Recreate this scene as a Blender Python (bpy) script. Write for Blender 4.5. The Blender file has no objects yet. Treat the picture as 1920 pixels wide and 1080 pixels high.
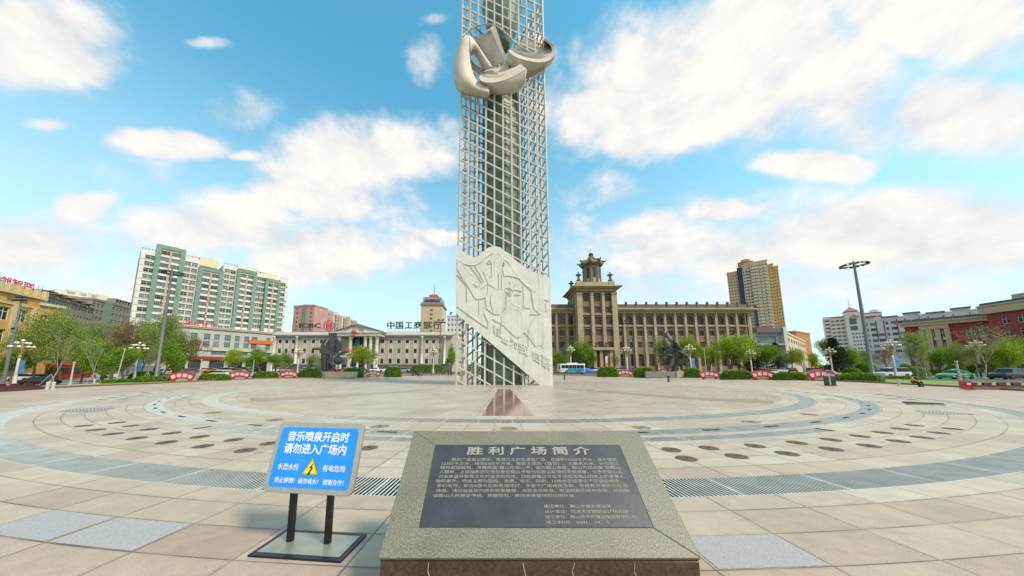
import bpy, bmesh, math, random
from math import sin, cos, pi, radians, atan2, hypot
from mathutils import Vector, Matrix, noise
random.seed(7)
SC = bpy.context.scene
COL = SC.collection
# ------------------------------------------------------------------ camera
F, CX, CY, PITCH, EYE = 554.06, 927.7, 622.74, 0.1332, 1.6
cam = bpy.data.cameras.new('camera'); camo = bpy.data.objects.new('camera', cam); COL.objects.link(camo)
camo.location = (0, 0, EYE); camo.rotation_euler = (pi/2 + PITCH, 0, 0)
cam.sensor_width = 36; cam.lens = F/1920*36
cam.shift_x = (960-CX)/1920; cam.shift_y = (CY-540)/1920
cam.clip_start = 0.05; cam.clip_end = 8000
SC.camera = camo
SC.view_settings.view_transform = 'Standard'; SC.view_settings.look = 'None'
SC.view_settings.gamma = 1; SC.view_settings.use_curve_mapping = False
SC.view_settings.exposure = 0.80
SC.cycles.max_bounces = 6; SC.cycles.diffuse_bounces = 3; SC.cycles.glossy_bounces = 3; SC.cycles.transparent_max_bounces = 6
SC.cycles.caustics_reflective = False; SC.cycles.caustics_refractive = False

def ray(px, py):
    u = (px-CX)/F; v = -(py-CY)/F
    return Vector((u, cos(PITCH)-v*sin(PITCH), sin(PITCH)+v*cos(PITCH)))
def at(px, py, Y):
    d = ray(px, py); return Vector((0, 0, EYE)) + d*(Y/d.y)
def gp(px, py, z=0.0):
    d = ray(px, py); return Vector((0, 0, EYE)) + d*((z-EYE)/d.z)
def pz(py, Y):
    v = -(py-CY)/F
    return EYE + Y*(v*cos(PITCH)+sin(PITCH))/(cos(PITCH)-v*sin(PITCH))

# ------------------------------------------------------------------ sun and sky
SUN_DIR = Vector((0.72, -0.50, 0.95)).normalized()
sl = bpy.data.lights.new('sun', 'SUN'); sl.energy = 2.3; sl.angle = radians(11); sl.color = (1.0, 0.88, 0.72)
so = bpy.data.objects.new('sun', sl); COL.objects.link(so)
so.rotation_euler = SUN_DIR.to_track_quat('Z', 'Y').to_euler()

W = bpy.data.worlds.new('World'); SC.world = W; W.use_nodes = True
def sky():
    nt = W.node_tree; N = nt.nodes; K = nt.links; N.clear()
    def new(t, **k):
        n = N.new(t)
        for a, b in k.items(): setattr(n, a, b)
        return n
    def m(op, a, b=None, c=None, clamp=False):
        n = new('ShaderNodeMath', operation=op); n.use_clamp = clamp
        for i, s in enumerate((a, b, c)):
            if s is None: continue
            if isinstance(s, (int, float)): n.inputs[i].default_value = s
            else: K.new(s, n.inputs[i])
        return n.outputs[0]
    tc = new('ShaderNodeTexCoord'); sep = new('ShaderNodeSeparateXYZ'); K.new(tc.outputs['Generated'], sep.inputs[0])
    yy = m('MAXIMUM', sep.outputs[1], .06); az = m('DIVIDE', sep.outputs[0], yy); vv = m('DIVIDE', sep.outputs[2], yy); el = m('ARCSINE', sep.outputs[2])
    cb = new('ShaderNodeCombineXYZ'); K.new(az, cb.inputs[0]); K.new(vv, cb.inputs[1])
    def nz(scale, detail, rough, off):
        mp = new('ShaderNodeMapping'); K.new(tc.outputs['Generated'], mp.inputs[0])
        mp.inputs['Location'].default_value = (off, off*2, off*.5); mp.inputs['Scale'].default_value = (1, 1, 1.5)
        t = new('ShaderNodeTexNoise'); K.new(mp.outputs[0], t.inputs['Vector'])
        t.inputs['Scale'].default_value = scale; t.inputs['Detail'].default_value = detail; t.inputs['Roughness'].default_value = rough
        return t
    wn = nz(3.2, 5, .6, 3.1)
    wv = new('ShaderNodeVectorMath', operation='SUBTRACT'); K.new(wn.outputs['Color'], wv.inputs[0]); wv.inputs[1].default_value = (.5, .5, .5)
    ws = new('ShaderNodeVectorMath', operation='MULTIPLY'); K.new(wv.outputs[0], ws.inputs[0]); ws.inputs[1].default_value = (.42, .30, 0)
    pos = new('ShaderNodeVectorMath', operation='ADD'); K.new(cb.outputs[0], pos.inputs[0]); K.new(ws.outputs[0], pos.inputs[1])
    blobs = [(60, 70, 190, 120, 1.0), (150, 120, 110, 60, .8), (300, 285, 130, 34, 1), (60, 246, 70, 18, .75), (150, 388, 90, 34, .9),
             (462, 290, 60, 16, .7), (392, 82, 60, 16, .55), (680, 300, 210, 100, 1), (640, 380, 160, 80, .95), (600, 370, 150, 60, 1), (560, 330, 80, 50, .7), (760, 310, 90, 40, .75),
             (400, 440, 260, 70, .95), (620, 480, 220, 70, .9), (60, 450, 260, 80, .8), (330, 530, 420, 60, .6), (700, 420, 120, 40, .6), (790, 447, 80, 24, .8), (815, 105, 60, 50, .55), (230, 330, 160, 60, .35), (420, 200, 120, 60, .3), (1080, 260, 120, 90, .45), (1460, 240, 160, 60, .6), (830, 40, 45, 18, .5),
             (1330, 160, 300, 140, 1), (1190, 225, 200, 80, 1), (1420, 60, 260, 110, .95), (1560, 150, 190, 140, .95), (1760, 40, 260, 110, 1), (1830, 200, 200, 100, 1),
             (1540, 315, 120, 44, .95), (1365, 393, 80, 30, .9), (1240, 420, 110, 36, .75), (1650, 440, 460, 90, .9), (1330, 470, 300, 70, .85), (1500, 540, 500, 60, .6), (1180, 430, 120, 40, .7), (1130, 350, 120, 40, .4)]
    acc = None
    for px, py, rx, ry, s in blobs:
        d = ray(px, py).normalized(); a0, e0 = d.x/d.y, d.z/d.y
        d1 = ray(px+rx, py).normalized(); d2 = ray(px, py-ry).normalized()
        ra = abs(d1.x/d1.y-a0); re = abs(d2.z/d2.y-e0)
        s1 = new('ShaderNodeVectorMath', operation='SUBTRACT'); K.new(pos.outputs[0], s1.inputs[0]); s1.inputs[1].default_value = (a0, e0, 0)
        s2 = new('ShaderNodeVectorMath', operation='MULTIPLY'); K.new(s1.outputs[0], s2.inputs[0]); s2.inputs[1].default_value = (1/ra, 1/re, 0)
        ln = new('ShaderNodeVectorMath', operation='LENGTH'); K.new(s2.outputs[0], ln.inputs[0])
        mr = new('ShaderNodeMapRange', interpolation_type='SMOOTHSTEP'); K.new(ln.outputs['Value'], mr.inputs['Value'])
        mr.inputs['From Min'].default_value = 1.5; mr.inputs['From Max'].default_value = .15
        mr.inputs['To Min'].default_value = 0; mr.inputs['To Max'].default_value = s
        acc = mr.outputs[0] if acc is None else m('MAXIMUM', acc, mr.outputs[0])
    # general cumulus everywhere else (behind the viewer)
    gn = nz(2.2, 6, .55, 9.0)
    beh = m('MULTIPLY', m('LESS_THAN', sep.outputs[1], -0.05), m('MULTIPLY', gn.outputs['Fac'], 1.1))
    acc = m('MAXIMUM', acc, beh)
    fn = nz(4.6, 12, .62, 1.7); f2 = nz(4.6, 12, .62, 1.7); f2.inputs['Vector'].links[0].from_node.inputs['Location'].default_value = (1.7-.030, 3.4+.020, .85-.055)
    fine = m('MULTIPLY', m('SUBTRACT', fn.outputs['Fac'], .5), 1.5)
    tot = m('ADD', acc, fine)
    cm = new('ShaderNodeMapRange', interpolation_type='SMOOTHSTEP'); K.new(tot, cm.inputs['Value'])
    cm.inputs['From Min'].default_value = .22; cm.inputs['From Max'].default_value = .80; cm.inputs['To Max'].default_value = .98
    # pale milky air close to the horizon
    hz = new('ShaderNodeMapRange', interpolation_type='SMOOTHSTEP'); K.new(el, hz.inputs['Value'])
    hz.inputs['From Min'].default_value = .82; hz.inputs['From Max'].default_value = -.05; hz.inputs['To Max'].default_value = .86
    skt = new('ShaderNodeTexSky', sky_type='NISHITA'); skt.sun_disc = False
    skt.sun_elevation = math.asin(SUN_DIR.z); skt.sun_rotation = atan2(SUN_DIR.x, SUN_DIR.y)
    skt.air_density = 1.0; skt.dust_density = 0.6; skt.ozone_density = 1.0
    tint = new('ShaderNodeMix', data_type='RGBA', blend_type='MULTIPLY'); tint.inputs[0].default_value = 1
    K.new(skt.outputs[0], tint.inputs[6]); tint.inputs[7].default_value = (0.78, 1.88, 1.66, 1)
    def mix(f, a, b):
        n = new('ShaderNodeMix', data_type='RGBA')
        K.new(f, n.inputs[0])
        for i, s in ((6, a), (7, b)):
            if isinstance(s, tuple): n.inputs[i].default_value = (*s, 1)
            else: K.new(s, n.inputs[i])
        return n.outputs[2]
    s1 = mix(hz.outputs[0], tint.outputs[2], (4.75, 4.95, 5.2))
    lit = m('ADD', m('MULTIPLY', m('SUBTRACT', fn.outputs['Fac'], f2.outputs['Fac']), 3.2), m('ADD', .25, m('MULTIPLY', tot, .45)), None, True)
    cc = mix(lit, (4.5, 4.6, 4.8), (6.0, 5.75, 5.4))
    fin = mix(cm.outputs[0], s1, cc)
    bg = new('ShaderNodeBackground'); K.new(fin, bg.inputs[0]); bg.inputs[1].default_value = 0.1
    out = new('ShaderNodeOutputWorld'); K.new(bg.outputs[0], out.inputs[0])
sky()

# ------------------------------------------------------------------ helpers
MATS = {}
def lin(h):
    h = h.lstrip('#'); o = []
    for i in (0, 2, 4):
        c = int(h[i:i+2], 16)/255; o.append(c/12.92 if c <= .04045 else ((c+.055)/1.055)**2.4)
    return tuple(o)
def mat(name, col, rough=.7, metal=0.0, var=.18, scale=3.0, bump=0.0, bscale=None, col2=None, spec=.5, coat=0.0, emit=None, rnd=0.0, streak=0.0):
    if name in MATS: return MATS[name]
    M = bpy.data.materials.new(name); M.use_nodes = True; nt = M.node_tree; N = nt.nodes; K = nt.links
    b = N['Principled BSDF']; b.inputs['Roughness'].default_value = rough; b.inputs['Metallic'].default_value = metal
    b.inputs['Specular IOR Level'].default_value = spec; b.inputs['Coat Weight'].default_value = coat
    tc = N.new('ShaderNodeTexCoord'); t = N.new('ShaderNodeTexNoise'); K.new(tc.outputs['Object'], t.inputs['Vector'])
    t.inputs['Scale'].default_value = scale; t.inputs['Detail'].default_value = 6; t.inputs['Roughness'].default_value = .65
    mx = N.new('ShaderNodeMix'); mx.data_type = 'RGBA'
    rr = N.new('ShaderNodeMapRange'); K.new(t.outputs['Fac'], rr.inputs['Value']); rr.inputs['From Min'].default_value = .3; rr.inputs['From Max'].default_value = .7
    K.new(rr.outputs[0], mx.inputs[0])
    c2 = col2 or tuple(min(1, c*(1+var)) for c in col)
    c1 = tuple(c*(1-var) for c in col) if not col2 else col
    mx.inputs[6].default_value = (*c1, 1); mx.inputs[7].default_value = (*c2, 1)
    o = mx.outputs[2]
    if streak:   # weather streaks running down
        mp = N.new('ShaderNodeMapping'); K.new(tc.outputs['Object'], mp.inputs[0]); mp.inputs['Scale'].default_value = (2.2, 2.2, .12)
        t3 = N.new('ShaderNodeTexNoise'); K.new(mp.outputs[0], t3.inputs['Vector']); t3.inputs['Scale'].default_value = 1.5; t3.inputs['Detail'].default_value = 5
        r3 = N.new('ShaderNodeMapRange'); K.new(t3.outputs['Fac'], r3.inputs['Value']); r3.inputs['From Min'].default_value = .5; r3.inputs['From Max'].default_value = .75
        r3.inputs['To Max'].default_value = streak
        m3 = N.new('ShaderNodeMix'); m3.data_type = 'RGBA'; K.new(r3.outputs[0], m3.inputs[0]); K.new(o, m3.inputs[6]); m3.inputs[7].default_value = (*(c*.45 for c in col), 1); o = m3.outputs[2]
    if rnd:
        oi = N.new('ShaderNodeObjectInfo'); r4 = N.new('ShaderNodeMapRange'); K.new(oi.outputs['Random'], r4.inputs['Value'])
        r4.inputs['To Min'].default_value = 1-rnd; r4.inputs['To Max'].default_value = 1+rnd
        m4 = N.new('ShaderNodeVectorMath'); m4.operation = 'SCALE'; K.new(o, m4.inputs[0]); K.new(r4.outputs[0], m4.inputs['Scale']); o = m4.outputs[0]
    K.new(o, b.inputs['Base Color'])
    if bump:
        t2 = N.new('ShaderNodeTexNoise'); K.new(tc.outputs['Object'], t2.inputs['Vector']); t2.inputs['Scale'].default_value = bscale or scale*4; t2.inputs['Detail'].default_value = 5
        bp = N.new('ShaderNodeBump'); bp.inputs['Strength'].default_value = bump; bp.inputs['Distance'].default_value = .02
        K.new(t2.outputs['Fac'], bp.inputs['Height']); K.new(bp.outputs[0], b.inputs['Normal'])
    if emit:
        b.inputs['Emission Color'].default_value = (*emit[:3], 1); b.inputs['Emission Strength'].default_value = emit[3]
    MATS[name] = M; return M
def leafmat(name, c1, c2, rnd=.12):
    if name in MATS: return MATS[name]
    M = bpy.data.materials.new(name); M.use_nodes = True; nt = M.node_tree; N = nt.nodes; K = nt.links
    b = N['Principled BSDF']; b.inputs['Roughness'].default_value = .6; b.inputs['Specular IOR Level'].default_value = .25
    g = N.new('ShaderNodeNewGeometry'); mx = N.new('ShaderNodeMix'); mx.data_type = 'RGBA'; K.new(g.outputs['Random Per Island'], mx.inputs[0])
    mx.inputs[6].default_value = (*c1, 1); mx.inputs[7].default_value = (*c2, 1)
    oi = N.new('ShaderNodeObjectInfo'); r4 = N.new('ShaderNodeMapRange'); K.new(oi.outputs['Random'], r4.inputs['Value'])
    r4.inputs['To Min'].default_value = 1-rnd; r4.inputs['To Max'].default_value = 1+rnd
    m4 = N.new('ShaderNodeVectorMath'); m4.operation = 'SCALE'; K.new(mx.outputs[2], m4.inputs[0]); K.new(r4.outputs[0], m4.inputs['Scale'])
    K.new(m4.outputs[0], b.inputs['Base Color'])
    tr = N.new('ShaderNodeBsdfTranslucent'); K.new(m4.outputs[0], tr.inputs['Color'])
    ms = N.new('ShaderNodeMixShader'); ms.inputs[0].default_value = .4; K.new(b.outputs[0], ms.inputs[1]); K.new(tr.outputs[0], ms.inputs[2])
    K.new(ms.outputs[0], N['Material Output'].inputs[0]); MATS[name] = M; return M

def link(o, parent=None):
    COL.objects.link(o)
    if parent is not None: o.parent = parent
    return o
def tag(o, label=None, cat=None, group=None, kind=None):
    if label: o['label'] = label
    if cat: o['category'] = cat
    if group: o['group'] = group
    if kind: o['kind'] = kind
    return o
def empty(name, loc, rz=0.0, label=None, cat=None, group=None):
    o = bpy.data.objects.new(name, None); o.empty_display_size = .5; COL.objects.link(o)
    o.location = loc; o.rotation_euler = (0, 0, rz); return tag(o, label, cat, group)
def copy_tree(o, parent=None):
    c = o.copy(); COL.objects.link(c)
    if parent is not None: c.parent = parent
    for ch in o.children: copy_tree(ch, c)
    return c
class MB:
    def __init__(s): s.v = []; s.f = []; s.m = []; s.X = Matrix(); s.u = None
    def add(s, vs, fs, mi=0):
        n = len(s.v)
        s.v += [tuple(s.X @ Vector(v)) for v in vs]; s.f += [tuple(i+n for i in f) for f in fs]; s.m += [mi]*len(fs)
    def box(s, x0, x1, y0, y1, z0, z1, mi=0):
        s.add([(x0, y0, z0), (x1, y0, z0), (x1, y1, z0), (x0, y1, z0), (x0, y0, z1), (x1, y0, z1), (x1, y1, z1), (x0, y1, z1)],
              [(0, 3, 2, 1), (4, 5, 6, 7), (0, 1, 5, 4), (1, 2, 6, 5), (2, 3, 7, 6), (3, 0, 4, 7)], mi)
    def cbox(s, x, y, z, sx, sy, sz, mi=0): s.box(x-sx/2, x+sx/2, y-sy/2, y+sy/2, z-sz/2, z+sz/2, mi)
    def quad(s, a, b, c, d, mi=0): s.add([a, b, c, d], [(0, 1, 2, 3)], mi)
    def tube(s, p0, p1, r0, r1=None, n=8, mi=0, cap=True): s.path([p0, p1], [r0, r0 if r1 is None else r1], n, mi, cap)
    def path(s, pts, rad, n=8, mi=0, cap=True, flat=1.0):
        pts = [Vector(p) for p in pts]; vs = []; up0 = None
        if not hasattr(rad, '__len__'): rad = [rad]*len(pts)
        for i, p in enumerate(pts):
            d = (pts[min(i+1, len(pts)-1)]-pts[max(i-1, 0)]).normalized()
            if up0 is None: up0 = Vector((0, 0, 1)) if abs(d.z) < .9 else Vector((0, 1, 0))
            a = d.cross(up0)
            if a.length < 1e-4: a = d.orthogonal()
            a.normalize(); b = a.cross(d).normalized(); up0 = b
            for k in range(n):
                t = 2*pi*k/n; vs.append(p + a*(rad[i]*cos(t)) + b*(rad[i]*flat*sin(t)))
        fs = []
        for i in range(len(pts)-1):
            for k in range(n): fs.append((i*n+k, i*n+(k+1) % n, (i+1)*n+(k+1) % n, (i+1)*n+k))
        if cap: fs.append(tuple(range(n-1, -1, -1))); fs.append(tuple((len(pts)-1)*n+k for k in range(n)))
        s.add(vs, fs, mi)
    def lathe(s, prof, n=16, c=(0, 0, 0), mi=0, cap=True):
        vs = []; fs = []
        for r, z in prof:
            for k in range(n): t = 2*pi*k/n; vs.append((c[0]+r*cos(t), c[1]+r*sin(t), c[2]+z))
        for i in range(len(prof)-1):
            for k in range(n): fs.append((i*n+k, i*n+(k+1) % n, (i+1)*n+(k+1) % n, (i+1)*n+k))
        if cap: fs.append(tuple(range(n-1, -1, -1))); fs.append(tuple((len(prof)-1)*n+k for k in range(n)))
        s.add(vs, fs, mi)
    def sphere(s, c, r, n=10, m=6, mi=0):
        if not hasattr(r, '__len__'): r = (r, r, r)
        prof = [(sin(pi*i/m), -cos(pi*i/m)) for i in range(m+1)]; vs = []; fs = []
        for a, z in prof:
            for k in range(n): t = 2*pi*k/n; vs.append((c[0]+r[0]*max(a, .01)*cos(t), c[1]+r[1]*max(a, .01)*sin(t), c[2]+r[2]*z))
        for i in range(m):
            for k in range(n): fs.append((i*n+k, i*n+(k+1) % n, (i+1)*n+(k+1) % n, (i+1)*n+k))
        s.add(vs, fs, mi)
    def prism(s, poly, y0, y1, mi=0):      # polygon in x,z extruded along y (counter-clockwise seen from -y)
        n = len(poly); vs = [(x, y0, z) for x, z in poly]+[(x, y1, z) for x, z in poly]
        s.add(vs, [tuple(range(n)), tuple(range(2*n-1, n-1, -1))]+[(i, i+n, (i+1) % n+n, (i+1) % n) for i in range(n)], mi)
    def hprism(s, poly, z0, z1, mi=0):     # polygon in x,y extruded up
        n = len(poly); vs = [(x, y, z0) for x, y in poly]+[(x, y, z1) for x, y in poly]
        s.add(vs, [tuple(range(n-1, -1, -1)), tuple(range(n, 2*n))]+[(i, (i+1) % n, (i+1) % n+n, i+n) for i in range(n)], mi)
    def frustum(s, a, z0, b, z1, mi=0):    # a, b = x0,x1,y0,y1
        vs = [(a[0], a[2], z0), (a[1], a[2], z0), (a[1], a[3], z0), (a[0], a[3], z0), (b[0], b[2], z1), (b[1], b[2], z1), (b[1], b[3], z1), (b[0], b[3], z1)]
        s.add(vs, [(0, 3, 2, 1), (4, 5, 6, 7), (0, 1, 5, 4), (1, 2, 6, 5), (2, 3, 7, 6), (3, 0, 4, 7)], mi)
    def wall(s, x0, x1, z0, z1, rects, y=0.0, dep=.25, mi=0):   # wall sheet facing -y with recessed openings
        xs = sorted({round(q, 4) for q in [x0, x1]+[r[0] for r in rects]+[r[1] for r in rects] if x0-1e-6 <= q <= x1+1e-6})
        zs = sorted({round(q, 4) for q in [z0, z1]+[r[2] for r in rects]+[r[3] for r in rects] if z0-1e-6 <= q <= z1+1e-6})
        for i in range(len(xs)-1):
            for j in range(len(zs)-1):
                a, b, c, d = xs[i], xs[i+1], zs[j], zs[j+1]; mx, mz = (a+b)/2, (c+d)/2
                if any(r[0] < mx < r[1] and r[2] < mz < r[3] for r in rects): continue
                s.quad((a, y, c), (b, y, c), (b, y, d), (a, y, d), mi)
        for a, b, c, d in rects:
            s.quad((a, y, c), (a, y+dep, c), (b, y+dep, c), (b, y, c), mi); s.quad((a, y, d), (b, y, d), (b, y+dep, d), (a, y+dep, d), mi)
            s.quad((a, y, c), (a, y, d), (a, y+dep, d), (a, y+dep, c), mi); s.quad((b, y, c), (b, y+dep, c), (b, y+dep, d), (b, y, d), mi)
            s.quad((a, y+dep+.002, c), (b, y+dep+.002, c), (b, y+dep+.002, d), (a, y+dep+.002, d), mi)
    def mesh(s, name, mats, smooth=False):
        me = bpy.data.meshes.new(name); me.from_pydata(s.v, [], s.f)
        if not isinstance(mats, (list, tuple)): mats = [mats]
        for q in mats: me.materials.append(q)
        if len(mats) > 1: me.polygons.foreach_set('material_index', s.m)
        if smooth: me.polygons.foreach_set('use_smooth', [True]*len(s.f))
        me.update(); return me
    def build(s, name, mats, parent=None, smooth=False):
        return link(bpy.data.objects.new(name, s.mesh(name, mats, smooth)), parent)
def evaluated(o):
    dg = bpy.context.evaluated_depsgraph_get(); return bpy.data.meshes.new_from_object(o.evaluated_get(dg))
def bakemods(o):
    me = evaluated(o); o.modifiers.clear(); o.data = me; return o
def text_data(body, height, depth=.01, bold=0.0, width=None, spacing=1.0, line=1.0, align='CENTER', shear=0.0):
    c = bpy.data.curves.new('lettering', 'FONT'); c.body = body; c.align_x = align; c.align_y = 'CENTER'
    c.extrude = depth/2/height; c.offset = bold; c.space_character = spacing; c.space_line = line; c.resolution_u = 2; c.shear = shear
    o = bpy.data.objects.new('lettering', c); COL.objects.link(o); me = evaluated(o); bpy.data.objects.remove(o); bpy.data.curves.remove(c)
    xs = [v.co.x for v in me.vertices]; sx = height
    if width and xs: sx = width/(max(xs)-min(xs))
    me.transform(Matrix.Diagonal((sx, height, height, 1))); return me
def text(name, body, height, m, parent=None, loc=(0, 0, 0), rot=(pi/2, 0, 0), **k):
    me = text_data(body, height, **k); me.materials.clear(); me.materials.append(m); me.name = name
    o = link(bpy.data.objects.new(name, me), parent); o.location = loc; o.rotation_euler = rot; return o

# ------------------------------------------------------------------ terrain
C0 = Vector((0.787, 33.54)); RP = 43.0
def ss(a, b, x):
    t = min(1, max(0, (x-a)/(b-a))); return t*t*(3-2*t)
def T(x, y):
    r = hypot(x-C0.x, y-C0.y)
    z = .42*ss(29.6, 44, r)*ss(20, 42, y)*(1-.75*ss(15, 42, -x)*(1-ss(34, 52, y))) + .35*ss(58, 78, y) + .75*ss(78, 102, y)
    z -= 1.15*ss(44, 76, -x)*(1-ss(60, 92, y))
    return z
def place(px, Y):
    x = (px-CX)/F*Y
    for _ in range(3): z = T(x, Y); x = (px-CX)/F*(Y*cos(PITCH)+(z-EYE)*sin(PITCH))
    return Vector((x, Y, T(x, Y)))
def pg(px, py):      # ground point seen at a pixel
    p = gp(px, py)
    for _ in range(8): p = gp(px, py, T(p.x, p.y))
    return p
def hgt(py, p):      # height above the ground point p of a feature seen at row py
    return pz(py, p.y)-p.z
def mpp(Y): return Y*cos(PITCH)/F
# ------------------------------------------------------------------ plaza paving (slabs laid in rings round the monument)
def pavemat(name, polished=False):
    M = bpy.data.materials.new(name); M.use_nodes = True; nt = M.node_tree; N = nt.nodes; K = nt.links; b = N['Principled BSDF']
    def m(op, a, c=None, d=None):
        n = N.new('ShaderNodeMath'); n.operation = op
        for i, s in enumerate((a, c, d)):
            if s is None: continue
            if isinstance(s, (int, float)): n.inputs[i].default_value = s
            else: K.new(s, n.inputs[i])
        return n.outputs[0]
    g = N.new('ShaderNodeNewGeometry'); s = N.new('ShaderNodeSeparateXYZ'); K.new(g.outputs['Position'], s.inputs[0])
    dx = m('SUBTRACT', s.outputs[0], C0.x); dy = m('SUBTRACT', C0.y, s.outputs[1])
    r = m('SQRT', m('ADD', m('MULTIPLY', dx, dx), m('MULTIPLY', dy, dy)))
    th = m('ARCTAN2', dx, dy)
    rw = m('DIVIDE', m('SUBTRACT', r, 29.42), .5); ri = m('FLOOR', rw)
    inner = m('LESS_THAN', r, 23.0); n_ang = m('SUBTRACT', 192, m('MULTIPLY', inner, 96))
    tw = m('MULTIPLY', m('DIVIDE', th, 2*pi), n_ang); ti = m('FLOOR', tw)
    fr = m('FRACT', rw); ft = m('FRACT', tw)
    er = m('MULTIPLY', m('MINIMUM', fr, m('SUBTRACT', 1, fr)), .5)
    et = m('MULTIPLY', m('MULTIPLY', m('MINIMUM', ft, m('SUBTRACT', 1, ft)), r), m('DIVIDE', 2*pi, n_ang))
    e = m('MINIMUM', er, et)
    cv = N.new('ShaderNodeCombineXYZ'); K.new(ri, cv.inputs[0]); K.new(ti, cv.inputs[1])
    wn = N.new('ShaderNodeTexWhiteNoise'); wn.noise_dimensions = '3D'; K.new(cv.outputs[0], wn.inputs['Vector'])
    big = N.new('ShaderNodeTexNoise'); K.new(g.outputs['Position'], big.inputs['Vector']); big.inputs['Scale'].default_value = .35; big.inputs['Detail'].default_value = 7; big.inputs['Roughness'].default_value = .65
    sp = N.new('ShaderNodeTexNoise'); K.new(g.outputs['Position'], sp.inputs['Vector']); sp.inputs['Scale'].default_value = 110; sp.inputs['Detail'].default_value = 3; sp.inputs['Roughness'].default_value = .8
    mid = N.new('ShaderNodeTexNoise'); K.new(g.outputs['Position'], mid.inputs['Vector']); mid.inputs['Scale'].default_value = 4.5; mid.inputs['Detail'].default_value = 8; mid.inputs['Roughness'].default_value = .7
    jn = N.new('ShaderNodeTexNoise'); K.new(g.outputs['Position'], jn.inputs['Vector']); jn.inputs['Scale'].default_value = 1.1; jn.inputs['Detail'].default_value = 2
    cr = N.new('ShaderNodeValToRGB'); K.new(wn.outputs['Value'], cr.inputs[0])
    el = cr.color_ramp.elements; el[0].position = 0; el[0].color = (.40, .315, .25, 1); el[1].position = 1; el[1].color = (.50, .43, .35, 1)
    for p, c in ((.25, (.47, .385, .295, 1)), (.5, (.45, .365, .29, 1)), (.75, (.485, .41, .32, 1))):
        q = el.new(p); q.color = c
    def scal(col, f, a, bb, lo, hi):
        mr = N.new('ShaderNodeMapRange'); K.new(f, mr.inputs['Value']); mr.inputs['From Min'].default_value = lo; mr.inputs['From Max'].default_value = hi
        mr.inputs['To Min'].default_value = a; mr.inputs['To Max'].default_value = bb
        v = N.new('ShaderNodeVectorMath'); v.operation = 'SCALE'; K.new(col, v.inputs[0]); K.new(mr.outputs[0], v.inputs['Scale']); return v.outputs[0]
    c = scal(cr.outputs[0], big.outputs['Fac'], .84, 1.13, .3, .7)
    c = scal(c, mid.outputs['Fac'], .86, 1.10, .3, .7)
    c = scal(c, sp.outputs['Fac'], .72, 1.28, .32, .68)
    rm = N.new('ShaderNodeMapRange'); K.new(ri, rm.inputs['Value']); rm.inputs['From Min'].default_value = 0; rm.inputs['From Max'].default_value = 2
    mm = N.new('ShaderNodeMix'); mm.data_type = 'RGBA'; K.new(rm.outputs[0], mm.inputs[0]); mm.inputs[6].default_value = (1, 1.0, .98, 1); mm.inputs[7].default_value = (.93, .875, .84, 1)
    mv = N.new('ShaderNodeVectorMath'); mv.operation = 'MULTIPLY'; K.new(c, mv.inputs[0]); K.new(mm.outputs[2], mv.inputs[1]); c = mv.outputs[0]
    dj = m('ADD', m('MULTIPLY', e, 12), m('MULTIPLY', mid.outputs['Fac'], .9)); c = scal(c, dj, .86, 1.0, .35, .95)       # grime gathering along the joints
    st1 = N.new('ShaderNodeTexNoise'); K.new(g.outputs['Position'], st1.inputs['Vector']); st1.inputs['Scale'].default_value = 2.3; st1.inputs['Detail'].default_value = 9; st1.inputs['Roughness'].default_value = .72
    c = scal(c, st1.outputs['Fac'], 1.0, .82, .56, .74)
    st2 = N.new('ShaderNodeTexNoise'); K.new(g.outputs['Position'], st2.inputs['Vector']); st2.inputs['Scale'].default_value = 17; st2.inputs['Detail'].default_value = 2
    c = scal(c, st2.outputs['Fac'], 1.0, .55, .71, .78)
    wdt = N.new('ShaderNodeMapRange'); K.new(jn.outputs['Fac'], wdt.inputs['Value']); wdt.inputs['From Min'].default_value = .35; wdt.inputs['From Max'].default_value = .7
    wdt.inputs['To Min'].default_value = .002; wdt.inputs['To Max'].default_value = .011
    jl = m('LESS_THAN', e, wdt.outputs[0])
    mx = N.new('ShaderNodeMix'); mx.data_type = 'RGBA'; K.new(m('MULTIPLY', jl, .82), mx.inputs[0]); K.new(c, mx.inputs[6]); mx.inputs[7].default_value = (.085, .06, .04, 1)
    K.new(mx.outputs[2], b.inputs['Base Color'])
    rg = N.new('ShaderNodeMapRange'); K.new(mid.outputs['Fac'], rg.inputs['Value']); rg.inputs['From Min'].default_value = .3; rg.inputs['From Max'].default_value = .7
    rg.inputs['To Min'].default_value = .22 if polished else .45; rg.inputs['To Max'].default_value = .48 if polished else .65; K.new(rg.outputs[0], b.inputs['Roughness'])
    bp = N.new('ShaderNodeBump'); bp.inputs['Strength'].default_value = .05 if polished else .25; bp.inputs['Distance'].default_value = .004
    K.new(m('ADD', sp.outputs['Fac'], m('MULTIPLY', jl, -3)), bp.inputs['Height']); K.new(bp.outputs[0], b.inputs['Normal'])
    MATS[name] = M; return M
PAVE = pavemat('granite_paving'); PAVEP = pavemat('polished_granite_paving', True)
GRATE = mat('galvanised_steel', (.56, .57, .53), .5, .2, .2, 2.5)
DARK = mat('dark_void', (.012, .012, .012), .9)
STEEL = mat('brushed_steel', (.52, .50, .44), .32, .85, .08, 12)
NS = 384
def cp(r, a): return (C0.x + r*sin(a), C0.y - r*cos(a))       # a = 0 faces the viewer
CH = [(23.25, 23.95), (25.3, 25.9), (28.89, 29.54)]
XA = (radians(-20.3), radians(18.45)); XR = (26.18, 26.6)
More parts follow.
